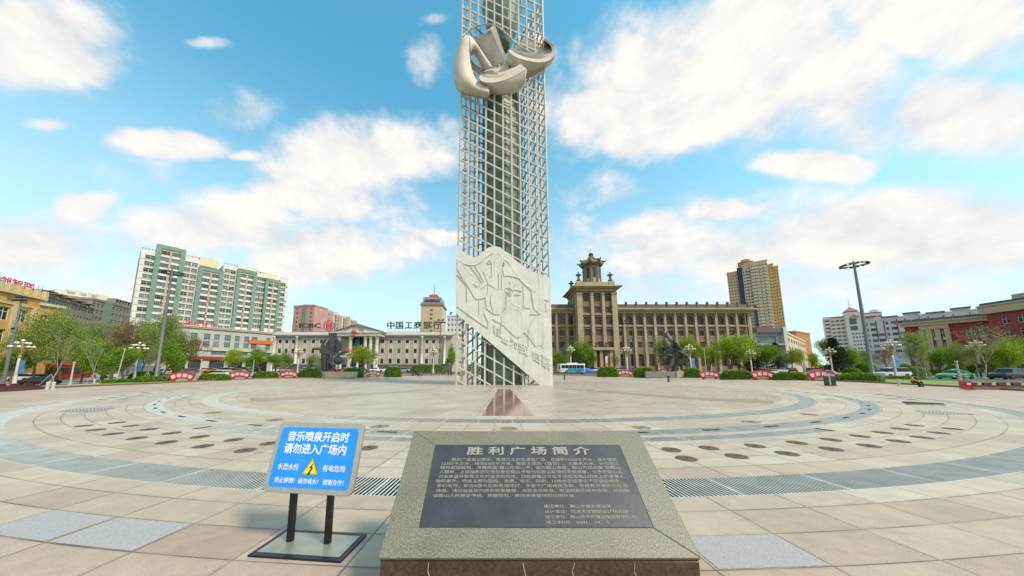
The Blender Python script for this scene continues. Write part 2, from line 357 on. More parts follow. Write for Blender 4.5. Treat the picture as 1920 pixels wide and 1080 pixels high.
def plaza():
    brk = [0.01, 1.5, 4, 8, 12, 16, 20, 22.6, 23.25, 23.95, 24.6, 25.3, 25.9, 26.18, 26.6, 27.3, 28.1, 28.89, 29.54, 29.9, 30.4, 31, 32, 33.2, 34.5, 36, 37.5, 39, 40.5, 42, RP]
    mb = MB(); ang = [2*pi*k/NS-pi for k in range(NS+1)]
    mp = MB()
    for i in range(len(brk)-1):
        a, b = brk[i], brk[i+1]; chan = any(abs(a-q[0]) < .01 for q in CH); ex = abs(a-XR[0]) < .01
        for k in range(NS):
            t0, t1 = ang[k], ang[k+1]
            p = [cp(a, t0), cp(b, t0), cp(b, t1), cp(a, t1)]
            if chan or (ex and XA[0] <= (t0+t1)/2 <= XA[1]):
                q = [(x, y, T(x, y)) for x, y in p]; l = [(x, y, T(x, y)-.14) for x, y in p]
                mb.quad(l[0], l[1], l[2], l[3], 1); mb.quad(q[0], l[0], l[3], q[3], 1); mb.quad(q[1], q[2], l[2], l[1], 1)
                if ex:
                    if ang[k-1] < XA[0]+.001 and t0-XA[0] < 2*pi/NS: mb.quad(q[0], q[1], l[1], l[0], 1)
                    if XA[1]-t1 < 2*pi/NS: mb.quad(q[3], l[3], l[2], q[2], 1)
            else:
                (mp if b <= 22.7 else mb).quad(*[(x, y, T(x, y)) for x, y in p])
    tag(mb.build('plaza_pavement', [PAVE, DARK]), kind='structure')
    tag(mp.build('inner_plaza_pavement', [PAVEP]), kind='structure')
plaza()
def ring_grate(name, r0, r1, label, a0=-pi, a1=pi, step=.036, slots=0):
    mb = MB(); n = int((a1-a0)*(r0+r1)/2/step); rnd = random.Random(3)
    for k in range(n):
        a = a0+(a1-a0)*(k+.5)/n
        w = step*.20 if k % 28 else step*.36
        c, s = cos(a), sin(a); u = (s, -c); t = (c, s)
        P = []
        for r, side in ((r0+.012, -1), (r0+.012, 1), (r1-.012, 1), (r1-.012, -1)):
            x = C0.x+u[0]*r+t[0]*w*side; y = C0.y+u[1]*r+t[1]*w*side; P.append((x, y, T(x, y)-.003))
        L = [(x, y, z-.003) for x, y, z in P]
        mb.add(P+L, [(0, 1, 2, 3), (0, 3, 7, 4), (1, 5, 6, 2), (0, 4, 5, 1)])
    o = tag(bpy.data.objects.new(name, None), label, 'drain grate'); link(o); mb.build('grating', [GRATE], o)
    m2 = int((a1-a0)/(2*pi)*NS); mb = MB()
    for ra, rb in ((r0, r0+.014), (r1-.014, r1)):
        for k in range(m2):
            t0, t1 = a0+(a1-a0)*k/m2, a0+(a1-a0)*(k+1)/m2
            q = [cp(ra, t0), cp(rb, t0), cp(rb, t1), cp(ra, t1)]; mb.quad(*[(x, y, T(x, y)-.001) for x, y in q])
    mb.build('edge_frame', [GRATE], o)
    if slots:
        for k in range(slots):
            sb = MB()
            a = 2*pi*(k+.35)/slots; rm = (r0+r1)/2
            q = [cp(rm-.05, a-.011), cp(rm+.05, a-.011), cp(rm+.05, a+.011), cp(rm-.05, a+.011)]; sb.quad(*[(x, y, T(x, y)+.004) for x, y in q]); sb.build('nozzle_slot', [DARK], o)
ring_grate('ring_grate', *CH[0], 'innermost steel ring grate round the tower, no slots in it', step=.04)
ring_grate('ring_grate', *CH[1], 'middle steel ring grate pierced by short black slots', step=.04, slots=72)
ring_grate('ring_grate', *CH[2], 'widest outer ring grate of radial steel bars, passing behind the stone plaque', step=.058)
ring_grate('arc_grate', *XR, 'short curved steel grate lying just outside the slotted ring', XA[0], XA[1], .036)

# patches of newer grey granite let into the paving
NEWG = mat('new_grey_granite', (.37, .345, .34), .6, 0, .3, 90, .15, 200)
for a0, a1 in ((-11.25, -9.40), (-9.35, -7.5), (1.9, 3.75)):
    mb = MB(); q = []
    for k in range(5): q.append(cp(30.43, radians(a0+.03+(a1-a0-.06)*k/4)))
    for k in range(5): q.append(cp(30.91, radians(a1-.03-(a1-a0-.06)*k/4)))
    mb.add([(x, y, T(x, y)+.004) for x, y in q], [tuple(range(9, -1, -1))])
    tag(mb.build('pavement', NEWG), kind='structure')
# polished red granite wedges pointing at the monument
REDG = mat('polished_red_granite', (.30, .15, .11), .10, 0, .3, 5, 0, spec=.6)
def wedge(pts):
    mb = MB(); v = [gp(*p) for p in pts]; mb.add([(p.x, p.y, T(p.x, p.y)+.004) for p in v], [tuple(range(len(v)))]); o = mb.build('pavement', REDG)
    if o.data.polygons[0].normal.z < 0: o.data.flip_normals()
    tag(o, kind='structure')
wedge([(934, 730), (957, 730), (1001, 779.5), (904, 779.5)])
REDG = mat('pale_red_granite', (.36, .26, .205), .3, 0, .2, 3)
wedge([(470, 746.5), (500, 746), (680, 738), (815, 728.8), (822, 729.5), (690, 741), (560, 749.5), (470, 752.5)])
wedge([(1062, 728.3), (1167, 735.5), (1300, 744.6), (1400, 749.2), (1450, 751), (1450, 756), (1400, 755), (1300, 749.5), (1165, 738.8), (1055, 729)])

# fountain covers
def cover_mesh(R):
    mb = MB(); n = 24
    mb.add([(R*cos(2*pi*k/n), R*sin(2*pi*k/n), .005) for k in range(n)], [tuple(range(n))], 1)
    def ring(a, b):
        for k in range(n):
            t0, t1 = 2*pi*k/n, 2*pi*(k+1)/n
            mb.quad((a*cos(t0), a*sin(t0), .010), (b*cos(t0), b*sin(t0), .010), (b*cos(t1), b*sin(t1), .010), (a*cos(t1), a*sin(t1), .010), 0)
    ring(R*.88, R*1.02); ring(R*.56, R*.64); ring(R*.24, R*.34)
    for k in range(36):
        t = 2*pi*k/36; c, s = cos(t), sin(t); w = R*.035 if k % 9 else R*.09; a, b = R*.3, R*.9
        if k % 2: a = R*.6
        mb.quad((a*c+w*s, a*s-w*c, .0095), (b*c+w*s, b*s-w*c, .0095), (b*c-w*s, b*s+w*c, .0095), (a*c-w*s, a*s+w*c, .0095), 0)
    return mb.mesh('fountain_cover', [mat('cast_iron', (.17, .14, .115), .65, .2, .3, 8) if R < .25 else mat('pale_worn_cover', (.33, .29, .23), .8, 0, .3, 8), mat('cover_slot_dark', (.03, .026, .022), .9)])
CM = {}
def covers(pts, R, group, fmt):
    ORD = ['first', 'second', 'third', 'fourth', 'fifth', 'sixth', 'seventh', 'eighth', 'ninth', 'tenth', 'eleventh', 'twelfth']
    if R not in CM: CM[R] = cover_mesh(R)
    for i, (px, py) in enumerate(sorted(pts)):
        p = gp(px, py)
        for _ in range(4): p = gp(px, py, T(p.x, p.y))
        o = link(bpy.data.objects.new('fountain_cover', CM[R])); o.location = (p.x, p.y, T(p.x, p.y)); o.rotation_euler.z = atan2(p.y-C0.y, p.x-C0.x)
        tag(o, fmt % ORD[i], 'manhole cover', group)
def q6(ox, oy, s, l): return [(ox+a/s, oy+b/s) for a, b in l]
covers(q6(0, 700, 6, [(940, 592), (1080, 637), (1275, 682), (1545, 730)])+q6(240, 700, 6, [(435, 777), (845, 822), (1320, 868)]), .18, 'fountain covers on the left',
       'slotted iron cover, %s from left in the left group row nearest the outer grate')
covers(q6(0, 700, 6, [(1315, 557), (1475, 593), (1680, 632)])+q6(240, 700, 6, [(490, 675), (805, 715), (1190, 750), (1590, 790)])+[(692, 840)], .18, 'fountain covers on the left',
       'slotted iron cover, %s from left in the left group row nearer the tower')
covers(q6(1280, 700, 2.842, [(20, 455), (287, 442), (557, 428), (793, 404), (993, 386), (1150, 362), (1275, 342), (1367, 318), (1437, 296)]), .18, 'fountain covers on the right',
       'slotted iron cover, %s from left in the right group row nearest the outer grate')
covers(q6(1280, 700, 2.842, [(-60, 408), (140, 398), (385, 387), (608, 370), (790, 354), (945, 335), (1065, 316), (1160, 296), (1235, 278)]), .18, 'fountain covers on the right',
       'slotted iron cover, %s from left in the right group row nearer the tower')
covers(q6(240, 700, 6, [(960, 443), (1650, 525), (670, 268)])+[(712.5, 799.5), (954, 803.5), (1202, 801.7)]+q6(1400, 700, 7.2, [(840, 555), (60, 655), (1130, 348)]), .26, 'fountain covers between the rings',
       'pale cracked round cover between the two inner rings, %s from the left')
covers(q6(0, 700, 6, [(1150, 293), (1270, 271), (1380, 289), (1385, 253), (1480, 267), (1570, 249), (1620, 218), (1680, 230), (1830, 188), (1900, 200)]), .2, 'far fountain covers on the left',
       'far round iron cover beyond the left fan grate, %s from the left')
covers(q6(1640, 700, 6.75, [(170, 283), (325, 310), (215, 325), (470, 333), (40, 268)]), .2, 'far fountain covers on the right', 'far round iron cover beyond the open trench, %s from the left')

# fan-shaped grates at the ends of the cover rows, and the open trench on the right
def fan_grate(top, bot, label):
    mb = MB(); n = 46
    def samp(c, t):
        i = min(int(t*(len(c)-1)), len(c)-2); f = t*(len(c)-1)-i; return (c[i][0]*(1-f)+c[i+1][0]*f, c[i][1]*(1-f)+c[i+1][1]*f)
    def P(c, t, dz): p = gp(*samp(c, t)); return Vector((p.x, p.y, T(p.x, p.y)+dz))
    for k in range(n):
        a, b = k/n, (k+1)/n; mb.quad(P(bot, a, .004), P(bot, b, .004), P(top, b, .004), P(top, a, .004), 1)
        f = a+.5/n*1.1; mb.quad(P(bot, a, .009), P(bot, f, .009), P(top, f, .009), P(top, a, .009), 0)
    tag(mb.build('fan_grate', [GRATE, DARK]), label, 'drain grate')
fan_grate([(110, 770.5), (140, 766.5), (170, 765), (200, 764.2), (215, 764)], [(110, 771.5), (140, 773), (170, 772.2), (200, 769), (215, 765)], 'fan shaped grate set in the paving by the left cover rows')
fan_grate([(1715, 769.5), (1745, 769.8), (1775, 771.5), (1805, 774), (1828, 777)], [(1715, 771), (1745, 776), (1775, 777.5), (1805, 777), (1828, 778)], 'fan shaped grate set in the paving by the right cover rows')
mb = MB(); q = [gp(*p) for p in [(1691, 754), (1770, 757.5), (1773, 760), (1702, 759)]]
mb.add([(p.x, p.y, T(p.x, p.y)+.006) for p in q], [(3, 2, 1, 0)], 0)
for a, b in ((0, 1), (3, 2)):
    mb.path([(q[a].x, q[a].y, T(q[a].x, q[a].y)+.02), (q[b].x, q[b].y, T(q[b].x, q[b].y)+.02)], .025, 4, 1)
tag(mb.build('open_trench', [DARK, mat('cast_iron', (.075, .055, .045))]), 'open black drain trench in the paving on the right', 'trench')

# ------------------------------------------------------------------ monument
MA, MBp = gp(855, 722), gp(1035, 722); ML = (MBp-MA).length; MRZ = atan2(MBp.y-MA.y, MBp.x-MA.x)
MU = Vector((cos(MRZ), sin(MRZ), 0)); MN = Vector((-sin(MRZ), cos(MRZ), 0))
def mon(px, py, dy=0.0):     # local x, y, z on the plane dy behind the monument front
    d = ray(px, py); o = Vector((0, 0, EYE)); k = ((MA-o).dot(MN)+dy)/d.dot(MN); p = o+d*k-MA
    return Vector((p.dot(MU), dy, p.z))
STONE = mat('pale_cut_stone', (.66, .635, .575), .55, 0, .10, .5, .12, 30, streak=.35)
STONED = mat('shade_toned_stone', (.62, .60, .54), .7, 0, .2, 2)  # edge shade of the carved lines and letters put into the tone
WHITE = mat('cream_painted_steel', (.56, .505, .42), .55, 0, .2, 1.2, streak=.3)
CONC = mat('cast_sculpture_shell', (.64, .565, .475), .9, 0, .12, .6, .1, 20, streak=.3)
GLASSG = mat('green_shaft_glass', (.085, .14, .115), .42, 0, .5, .35, spec=.35, col2=(.20, .27, .23))
mroot = empty('monument_tower', MA, MRZ, 'tall triangular white lattice tower with carved stone relief and looping sculpture', 'monument')
def crv(lst): return [mon(*p) for p in lst]
def z_on(c, x):
    for a, b in zip(c, c[1:]):
        if a.x <= x <= b.x: return a.z+(b.z-a.z)*(x-a.x)/max(1e-6, b.x-a.x)
    return c[0].z if x < c[0].x else c[-1].z
S5 = lambda l: q6(850, 455, 5.142, l)
TOPC = crv(S5([(30, 40), (55, 55), (80, 78), (130, 125), (180, 148), (220, 150), (265, 125), (310, 78), (350, 54), (400, 45), (450, 57), (520, 112), (600, 182), (680, 242), (780, 297), (918, 347)]))
LOWC = crv([(855, 588), (1004.5, 722)])
UPW = crv(q6(840, 0, 4.5, [(118, 312), (180, 250), (240, 220), (300, 205), (370, 206), (430, 230), (500, 290), (560, 355), (620, 405), (680, 435), (740, 455), (803, 475)]))
DNW = crv(q6(840, 0, 4.5, [(105, 680), (170, 695), (230, 730), (310, 770), (390, 790), (460, 795), (530, 790), (600, 765), (660, 710), (720, 650), (806, 592)]))
ZTOP = 56.0
def ok(x, z):
    if z < z_on(LOWC, x): return True
    if z < z_on(TOPC, x): return False
    if z_on(DNW, x) < z < z_on(UPW, x): return False
    return True
def bar(mb, a, b, w, d):
    a, b = Vector(a), Vector(b); v = (b-a).normalized(); n = Vector((0, 1, 0)); s = v.cross(n).normalized()*w/2; n = n*d/2
    P = [a-s-n, a+s-n, a+s+n, a-s+n, b-s-n, b+s-n, b+s+n, b-s+n]
    mb.add(P, [(0, 1, 2, 3), (7, 6, 5, 4), (0, 4, 5, 1), (1, 5, 6, 2), (2, 6, 7, 3), (3, 7, 4, 0)])
def lattice(test, wv=.21, wd=.18, slope=-.55):
    mb = MB(); P = []
    for i in range(11):
        x = ML*i/10; P.append([(x, z*.15) for z in range(int(ZTOP/.15))])
    k = 0
    for j in range(-5, 40):
        z0 = j*1.62+.7; P.append([(ML*t/80, z0+slope*ML*t/80) for t in range(81)])
    for pi_, l in enumerate(P):
        run = []
        for x, z in l+[(None, None)]:
            if x is not None and 0 <= z <= ZTOP and test(min(max(x, .01), ML-.01), z): run.append((x, z)); continue
            if len(run) > 1:
                w = (wv if pi_ < 11 else wd); w = .22 if pi_ in (0, 10) else w
                yo = 0 if pi_ < 11 else .05
                bar(mb, (run[0][0], yo, run[0][1]), (run[-1][0], yo, run[-1][1]), w, .16)
            run = []
    return mb
lat = lattice(ok); lat.build('front_lattice', WHITE, mroot)
wv = MB()
wv.path([(p.x, 0, p.z) for p in UPW], .11, 6); wv.path([(p.x, 0, p.z) for p in DNW], .11, 6); wv.build('wave_rail', WHITE, mroot)
for nm, o, rz in (('right_lattice', (ML, 0, 0), 2*pi/3), ('left_lattice', (ML/2, ML*.866, 0), -2*pi/3)):
    b = lattice(lambda x, z: True).build('rear_lattice', WHITE, mroot); b.location = o; b.rotation_euler = (0, 0, rz)
# glazed shaft inside
sc = Vector((ML/2, ML*.2887, 0)); zs = mon(930, 182, 3.3).z
mb = MB(); mb.lathe([(2.85, 0), (2.85, zs)], 8, sc); shaft = mb.build('glass_shaft', GLASSG, mroot)
mb = MB()
for k in range(8):
    t = 2*pi*k/8; mb.tube((sc.x+2.87*cos(t), sc.y+2.87*sin(t), 0), (sc.x+2.87*cos(t), sc.y+2.87*sin(t), zs), .05, n=4)
for j in range(int(zs/1.62)+1):
    z = j*1.62+.3
    for k in range(8):
        t0, t1 = 2*pi*k/8, 2*pi*(k+1)/8
        mb.tube((sc.x+2.87*cos(t0), sc.y+2.87*sin(t0), z), (sc.x+2.87*cos(t1), sc.y+2.87*sin(t1), z), .03, n=4)
mb.build('mullion', mat('dark_green_frame', (.05, .07, .06), .5, .4), shaft)
z1, z2, z3 = mon(930, 75, 3).z, mon(930, 18, 3).z, mon(930, 10, 3).z
mb = MB(); mb.lathe([(1.2, z1-.8), (2.2, z1+1.6), (3.1, z2), (3.0, z2+.4), (2.4, z2+.4)], 16, sc)
mb.build('upper_funnel', GLASSG, mroot)
mb = MB()
for k in range(12):
    t0, t1 = 2*pi*k/12, 2*pi*(k+1)/12; r = 3.15
    A0, A1 = [(sc.x+r*cos(t), sc.y+r*sin(t)) for t in (t0, t1)]
    mb.tube((*A0, z2+.6), (*A1, z2+.6), .09, n=5); mb.tube((*A0, z2+3.2), (*A1, z2+3.2), .09, n=5)
    mb.tube((*A0, z2+.6), ((A0[0]+A1[0])/2, (A0[1]+A1[1])/2, z2+3.2), .07, n=5); mb.tube((*A1, z2+.6), ((A0[0]+A1[0])/2, (A0[1]+A1[1])/2, z2+3.2), .07, n=5)
mb.build('ring_truss', WHITE, mroot)
# relief slab
poly = [(p.x, p.z) for p in TOPC]; rb = mon(1034.8, 722.5); poly = [(mon(855, 590).x, mon(855, 588).z)]+[(ML*.872, 0)]+[(rb.x, 0)]+poly[::-1]
poly = [(p[0], max(0, p[1])) for p in poly]
mb = MB(); mb.prism(poly, -.42, -.10); slab = mb.build('relief_slab', STONE, mroot)
def rib(mb, pts, w=.045, d=.055):
    P = [mon(x, y, -.42) for x, y in S5(pts)]
    for a, b in zip(P, P[1:]):
        bar(mb, (a.x, -.45-d/2+.004, a.z), (b.x, -.45-d/2+.004, b.z), w, d+.02)
mb = MB()
for l in ([(38, 160), (90, 200), (140, 214), (185, 218), (225, 214), (270, 185), (320, 140), (360, 112), (384, 102)], [(38, 250), (100, 355), (160, 440), (195, 510), (225, 545)], [(38, 305), (95, 375), (130, 410)],
          [(92, 208), (140, 275), (200, 330), (262, 408)], [(162, 222), (215, 290), (280, 392)], [(208, 224), (250, 290), (297, 376)], [(225, 545), (300, 535), (330, 500), (340, 392), (270, 445)], [(180, 400), (205, 402), (230, 425)],
          [(130, 405), (133, 570)], [(250, 545), (252, 690)], [(325, 395), (335, 380)], [(310, 530), (328, 640)], [(300, 682), (335, 760), (338, 822)], [(38, 612), (140, 690), (250, 768), (338, 824)],
          [(386, 462), (410, 450), (450, 447), (490, 458), (530, 490), (555, 520)], [(500, 495), (503, 640)], [(512, 495), (514, 660)], [(488, 165), (520, 180), (570, 255), (630, 340), (690, 405), (770, 465), (835, 515), (835, 690)],
          [(490, 322), (530, 319), (590, 330), (640, 350)], [(675, 400), (680, 545), (678, 640)], [(540, 555), (570, 595), (620, 622), (662, 645)], [(592, 652), (640, 652), (660, 700), (655, 905)], [(695, 600), (695, 630), (745, 630)], [(755, 470), (760, 545), (780, 640)],
          [(880, 548), (922, 560)], [(895, 570), (898, 665)], [(835, 630), (800, 700), (722, 830), (760, 900), (790, 1000)], [(825, 800), (868, 770), (866, 900), (858, 1010)], [(920, 765), (880, 900), (858, 985)], [(682, 860), (726, 905), (726, 1000)],
          [(380, 730), (420, 762), (462, 775), (462, 870)], [(602, 912), (656, 906)], [(500, 665), (520, 692)], [(440, 435), (440, 300), (462, 280)], [(470, 300), (470, 440)], [(285, 282), (330, 310), (372, 348)], [(372, 200), (372, 330)], [(400, 190), (402, 350)],
          [(384, 102), (360, 150), (345, 170), (330, 185), (340, 205), (370, 200), (405, 185), (395, 215)], [(420, 105), (460, 125), (468, 190), (430, 225), (495, 210), (475, 190)], [(405, 155), (435, 153)], [(540, 375), (555, 390)], [(590, 408), (610, 400)],
          [(505, 440), (540, 432), (580, 468)], [(520, 470), (560, 515)], [(530, 440), (565, 505)], [(585, 455), (630, 458), (662, 472)], [(590, 502), (650, 500)], [(330, 640), (380, 680), (400, 690)], [(362, 560), (368, 600)], [(560, 590), (556, 655)], [(735, 690), (850, 692)], [(390, 690), (450, 690)], [(555, 750), (600, 705)]):
    rib(mb, l)
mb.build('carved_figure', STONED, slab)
mb = MB()
for l in ([(38, 160), (92, 203), (262, 408), (230, 425), (195, 400), (195, 510), (100, 355), (38, 250)], [(540, 555), (662, 645), (655, 905), (602, 912), (470, 790), (462, 700)], [(726, 905), (722, 830), (835, 690), (920, 765), (858, 985), (790, 1000)], [(488, 165), (570, 255), (690, 405), (835, 515), (835, 690), (780, 640), (755, 470), (640, 350), (590, 330), (490, 322), (470, 240)], [(290, 282), (372, 348), (372, 200), (345, 170), (384, 102), (460, 125), (495, 210), (402, 350), (400, 440), (340, 400)], [(386, 462), (410, 450), (450, 447), (490, 458), (503, 495), (503, 640), (450, 690), (390, 690), (368, 600), (362, 520)]):
    P = [mon(x, y, -.42) for x, y in S5(l)]; mb.prism([(p.x, p.z) for p in P][::-1], -.49, -.40)
mb.build('raised_relief', STONE, slab)
ins = MB()
for ch, x, y, w, hh in (('鞍', 590, 395, 95, 120), ('山', 678, 500, 70, 90), ('为', 790, 540, 90, 105), ('我', 900, 610, 115, 135), ('自', 1056, 700, 80, 130), ('豪', 1168, 765, 105, 160)):
    c = mon(840+x/6.352, 560+y/6.352, -.42); sc1 = mpp(36)/6.352
    me = text_data(ch, hh*sc1*.98, .10, .012, width=w*sc1)
    me.transform(Matrix(((1, 0, 0, c.x), (0, 0, -1, -.46), (-.55, 1, 0, c.z), (0, 0, 0, 1))))
    n0 = len(ins.v); ins.v += [tuple(v.co) for v in me.vertices]
    for p in me.polygons: ins.f.append(tuple(i+n0 for i in p.vertices)); ins.m.append(0)
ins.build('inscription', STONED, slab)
# looping sculpture of curved shells
sroot = bpy.data.objects.new('loop_sculpture', None); link(sroot, mroot)
def resamp(c, n):
    d = [0]
    for a, b in zip(c, c[1:]): d.append(d[-1]+(Vector(b)-Vector(a)).length)
    o = []
    for i in range(n):
        t = d[-1]*i/(n-1)
        for j in range(len(c)-1):
            if d[j+1] >= t-1e-9:
                f = (t-d[j])/max(1e-9, d[j+1]-d[j]); o.append(Vector(c[j]).lerp(Vector(c[j+1]), f)); break
    return o
def smoothc(c):
    for _ in range(2):
        o = [c[0]]
        for a, b in zip(c, c[1:]): o += [a.lerp(b, .25), a.lerp(b, .75)]
        o.append(c[-1]); c = o
    return c
def shell(name, curves, thick=.16, smooth=True):
    n = 26; C = [resamp(smoothc([mon(840+x/4.5, y/4.5, dd if len(pt) == 2 else pt[2]) for pt in l for x, y in [pt[:2]]]), n) for l, dd in curves]
    vs = [p for c in C for p in c]; fs = [(i*n+k, i*n+k+1, (i+1)*n+k+1, (i+1)*n+k) for i in range(len(C)-1) for k in range(n-1)]
    mb = MB(); mb.add(vs, fs); o = mb.build(name, CONC, sroot, smooth)
    if thick:
        md = o.modifiers.new('s', 'SOLIDIFY'); md.thickness = thick; md.offset = 0; bakemods(o)
    return o
# bottom cup
P4o = [(262, 660), (285, 690), (350, 702), (420, 696), (500, 672), (580, 635), (665, 586)]; P4i = [(268, 640), (300, 655), (345, 660), (415, 660), (480, 642), (550, 600), (612, 541)]
shell('cup_rim', [(P4o, -1.5), (P4i, -1.35)], .1, False)
shell('cup_shell', [(P4o, -1.48), ([(265, 690), (300, 730), (360, 775), (430, 795), (500, 792), (580, 765), (645, 708)], -.2), ], .1)
shell('cup_lining', [(P4i, -1.33), ([(290, 610), (340, 590), (400, 570), (450, 553), (490, 537), (530, 545), (580, 560)], 1.8)], .1)
# right-hand cup
P3o = [(508, 425), (525, 455), (560, 480), (620, 503), (700, 522), (780, 531), (850, 518), (895, 480), (916, 440), (905, 398), (875, 360), (812, 325)]
P3i = [(536, 425), (555, 445), (590, 462), (640, 482), (720, 500), (790, 500), (840, 485), (872, 455), (880, 422), (868, 388), (845, 362), (808, 336)]
shell('ring_rim', [(P3o, -1.1), (P3i, -.95)], .1, False)
shell('ring_shell', [(P3o, -1.08), ([(490, 520), (520, 590), (580, 650), (655, 672), (720, 640), (780, 600), (850, 560), (880, 520), (900, 480), (905, 430), (895, 390), (812, 330)], .7)], .1)
shell('ring_lining', [(P3i, -.93), ([(540, 420), (580, 400), (600, 370), (640, 340), (690, 310), (720, 290), (760, 290), (800, 310), (830, 335), (845, 350), (840, 355), (808, 334)], 2.6)], .1)
# left leaf-shaped shell: outer sweep and the arch over the opening
shell('leaf_shell', [([(150, 303), (112, 330), (78, 420), (52, 540), (48, 640), (64, 730), (96, 785), (160, 800), (250, 822), (340, 838)], .3),
                     ([(165, 303), (140, 350), (105, 440), (88, 540), (90, 630), (110, 690), (160, 745), (230, 778), (300, 795), (350, 800)], -1.3),
                     ([(185, 306), (190, 345), (175, 400), (180, 470), (188, 540), (205, 610), (232, 672), (258, 695), (300, 715), (345, 735)], -1.0)], .16)
shell('leaf_arch', [([(185, 306), (215, 335), (250, 380), (290, 440), (330, 500), (372, 562)], -1.1), ([(190, 440), (205, 420), (235, 412), (260, 440), (300, 515), (345, 580)], -1.0)], .2)
shell('leaf_inner', [([(190, 440), (205, 420), (235, 412), (260, 440), (300, 515), (345, 580)], -1.0), ([(195, 470), (215, 455), (235, 470), (262, 520), (290, 570), (305, 600)], .9)], .12)
shell('leaf_strut', [([(195, 500), (220, 540), (260, 580), (300, 605)], .9), ([(200, 575), (225, 600), (255, 625), (290, 640)], .9)], .15)
# blade
shell('blade_edge', [([(315, 271), (355, 240), (395, 206), (430, 310), (465, 410), (497, 505)], -1.5), ([(322, 268), (345, 262), (366, 257), (405, 350), (445, 440), (480, 522)], -1.35)], .12, False)
shell('blade_face', [([(345, 262), (366, 257), (405, 350), (445, 440), (482, 524)], -1.34), ([(310, 290), (320, 310), (350, 400), (395, 480), (430, 542)], -.2), ([(215, 345), (240, 365), (290, 440), (340, 500), (385, 570)], .9)], .12)
mb = MB()
for a, b in (((455, 790, 0), (455, 830, 2)), ((520, 560, -.4), (560, 640, 3)), ((430, 500, 1), (480, 600, 3)), ((330, 470, 1), (420, 560, 3)), ((700, 560, 1), (640, 640, 3))):
    mb.tube(mon(840+a[0]/4.5, a[1]/4.5, a[2]), mon(840+b[0]/4.5, b[1]/4.5, b[2]), .12, n=6)
mb.build('bracket', mat('dark_green_frame', (.05, .07, .06)), sroot)

# ------------------------------------------------------------------ stone plaque
GRAN = mat('speckled_granite', (.065, .058, .036), .5, 0, .5, 95, .12, 180, col2=(.30, .275, .215), streak=.25)
GRANB = mat('brown_polished_granite', (.030, .019, .013), .25, 0, .4, 45, col2=(.105, .068, .046), streak=.5)
SLATE = mat('slate_plaque', (.045, .046, .056), .42, 0, .3, 5, .05, 30)
GOLD = mat('pale_gilt_paint', (.31, .295, .24), .5, 0, .12, 20)
PX0, PX1, PYF, PZF, PYB, PZB = -.757, 1.343, 2.095, .40, 2.870, 1.049
pr = empty('stone_plaque', ((PX0+PX1)/2, PYF, 0), 0, 'sloping speckled granite plaque stand with dark inscribed slate', 'plaque')
PWD = (PX1-PX0)/2; PD = PYB-PYF; PH = PZB-PZF; SL = hypot(PD, PH); TL = atan2(PH, PD)
mb = MB(); mb.add([(-PWD+.012, .012, 0), (PWD-.012, .012, 0), (PWD-.012, PD+.05, 0), (-PWD+.012, PD+.05, 0), (-PWD+.012, .012, PZF-.03), (PWD-.012, .012, PZF-.03), (PWD-.012, PD+.05, PZB-.05), (-PWD+.012, PD+.05, PZB-.05)],
                  [(0, 3, 2, 1), (4, 5, 6, 7), (0, 1, 5, 4), (1, 2, 6, 5), (2, 3, 7, 6), (3, 0, 4, 7)]); body = mb.build('stone_base', GRANB, pr)
mb = MB()
for x, s in ((-.72, .7), (-.1, -.4), (.22, .5), (.62, -.6)):
    pts = [(x+.012*sin(k*2.1+s*5), .010, PZF-.035-k*.05) for k in range(8)]; mb.path(pts, .0028, 4)
mb.build('pale_crack', mat('pale_mortar', (.42, .37, .30), .9), body)
top = bpy.data.objects.new('sloping_top', None); link(top, pr); top.location = (0, 0, PZF); top.rotation_euler = (TL, 0, 0)
def plq(px, py):     # point on the sloping top -> u, v
    d = ray(px, py); o = Vector((0, 0, EYE)); n = Vector((0, -sin(TL), cos(TL))); p0 = Vector(((PX0+PX1)/2, PYF, PZF))
    p = o+d*((p0-o).dot(n)/d.dot(n))-p0; return p.x, p.dot(Vector((0, cos(TL), sin(TL))))
BL, BR, TR, TL_ = plq(785, 989), plq(1227.5, 990.5), plq(1160, 834), plq(816, 834.5)
u0, u1, v0, v1 = (BL[0]+TL_[0])/2, (BR[0]+TR[0])/2, (BL[1]+BR[1])/2, (TL_[1]+TR[1])/2
mb = MB()
E = .003
for q in ([(-PWD, 0), (PWD, 0), (u1, v0), (u0, v0)], [(PWD, 0), (PWD, SL), (u1, v1), (u1, v0)], [(PWD, SL), (-PWD, SL), (u0, v1), (u1, v1)], [(-PWD, SL), (-PWD, 0), (u0, v0), (u0, v1)]):
    c = (sum(p[0] for p in q)/4, sum(p[1] for p in q)/4)
    q = [(x+(c[0]-x)*E, y+(c[1]-y)*E*2) for x, y in q]; mb.hprism(q, -.045, 0)
o = mb.build('granite_frame', GRAN, top)
bv = o.modifiers.new('b', 'BEVEL'); bv.width = .004; bv.segments = 2; bakemods(o)
mb = MB(); mb.box(-PWD+.005, PWD-.005, .005, SL-.005, -.052, -.006); mb.build('mortar_bed', mat('pale_mortar', (.42, .37, .30)), top)
mb = MB(); mb.box(u0+.004, u1-.004, v0+.004, v1-.004, -.02, .004); pan = mb.build('slate_panel', SLATE, top)
def pline(body, l, r, y, hpx, al=None):
    a, b = plq(l, y), plq(r, y); c = plq((l+r)/2, y+hpx/2)[1]-plq((l+r)/2, y-hpx/2)[1]
    me = text_data(body, abs(c)*.98, .002, .0 if hpx < 10 else .02, width=b[0]-a[0]); me.materials.append(GOLD)
    o = link(bpy.data.objects.new('inscription', me), pan); o.location = ((a[0]+b[0])/2, a[1], .0058)
pline('胜 利 广 场 简 介', 875, 1106, 847, 16)
X0 = 690; KX = 3.725
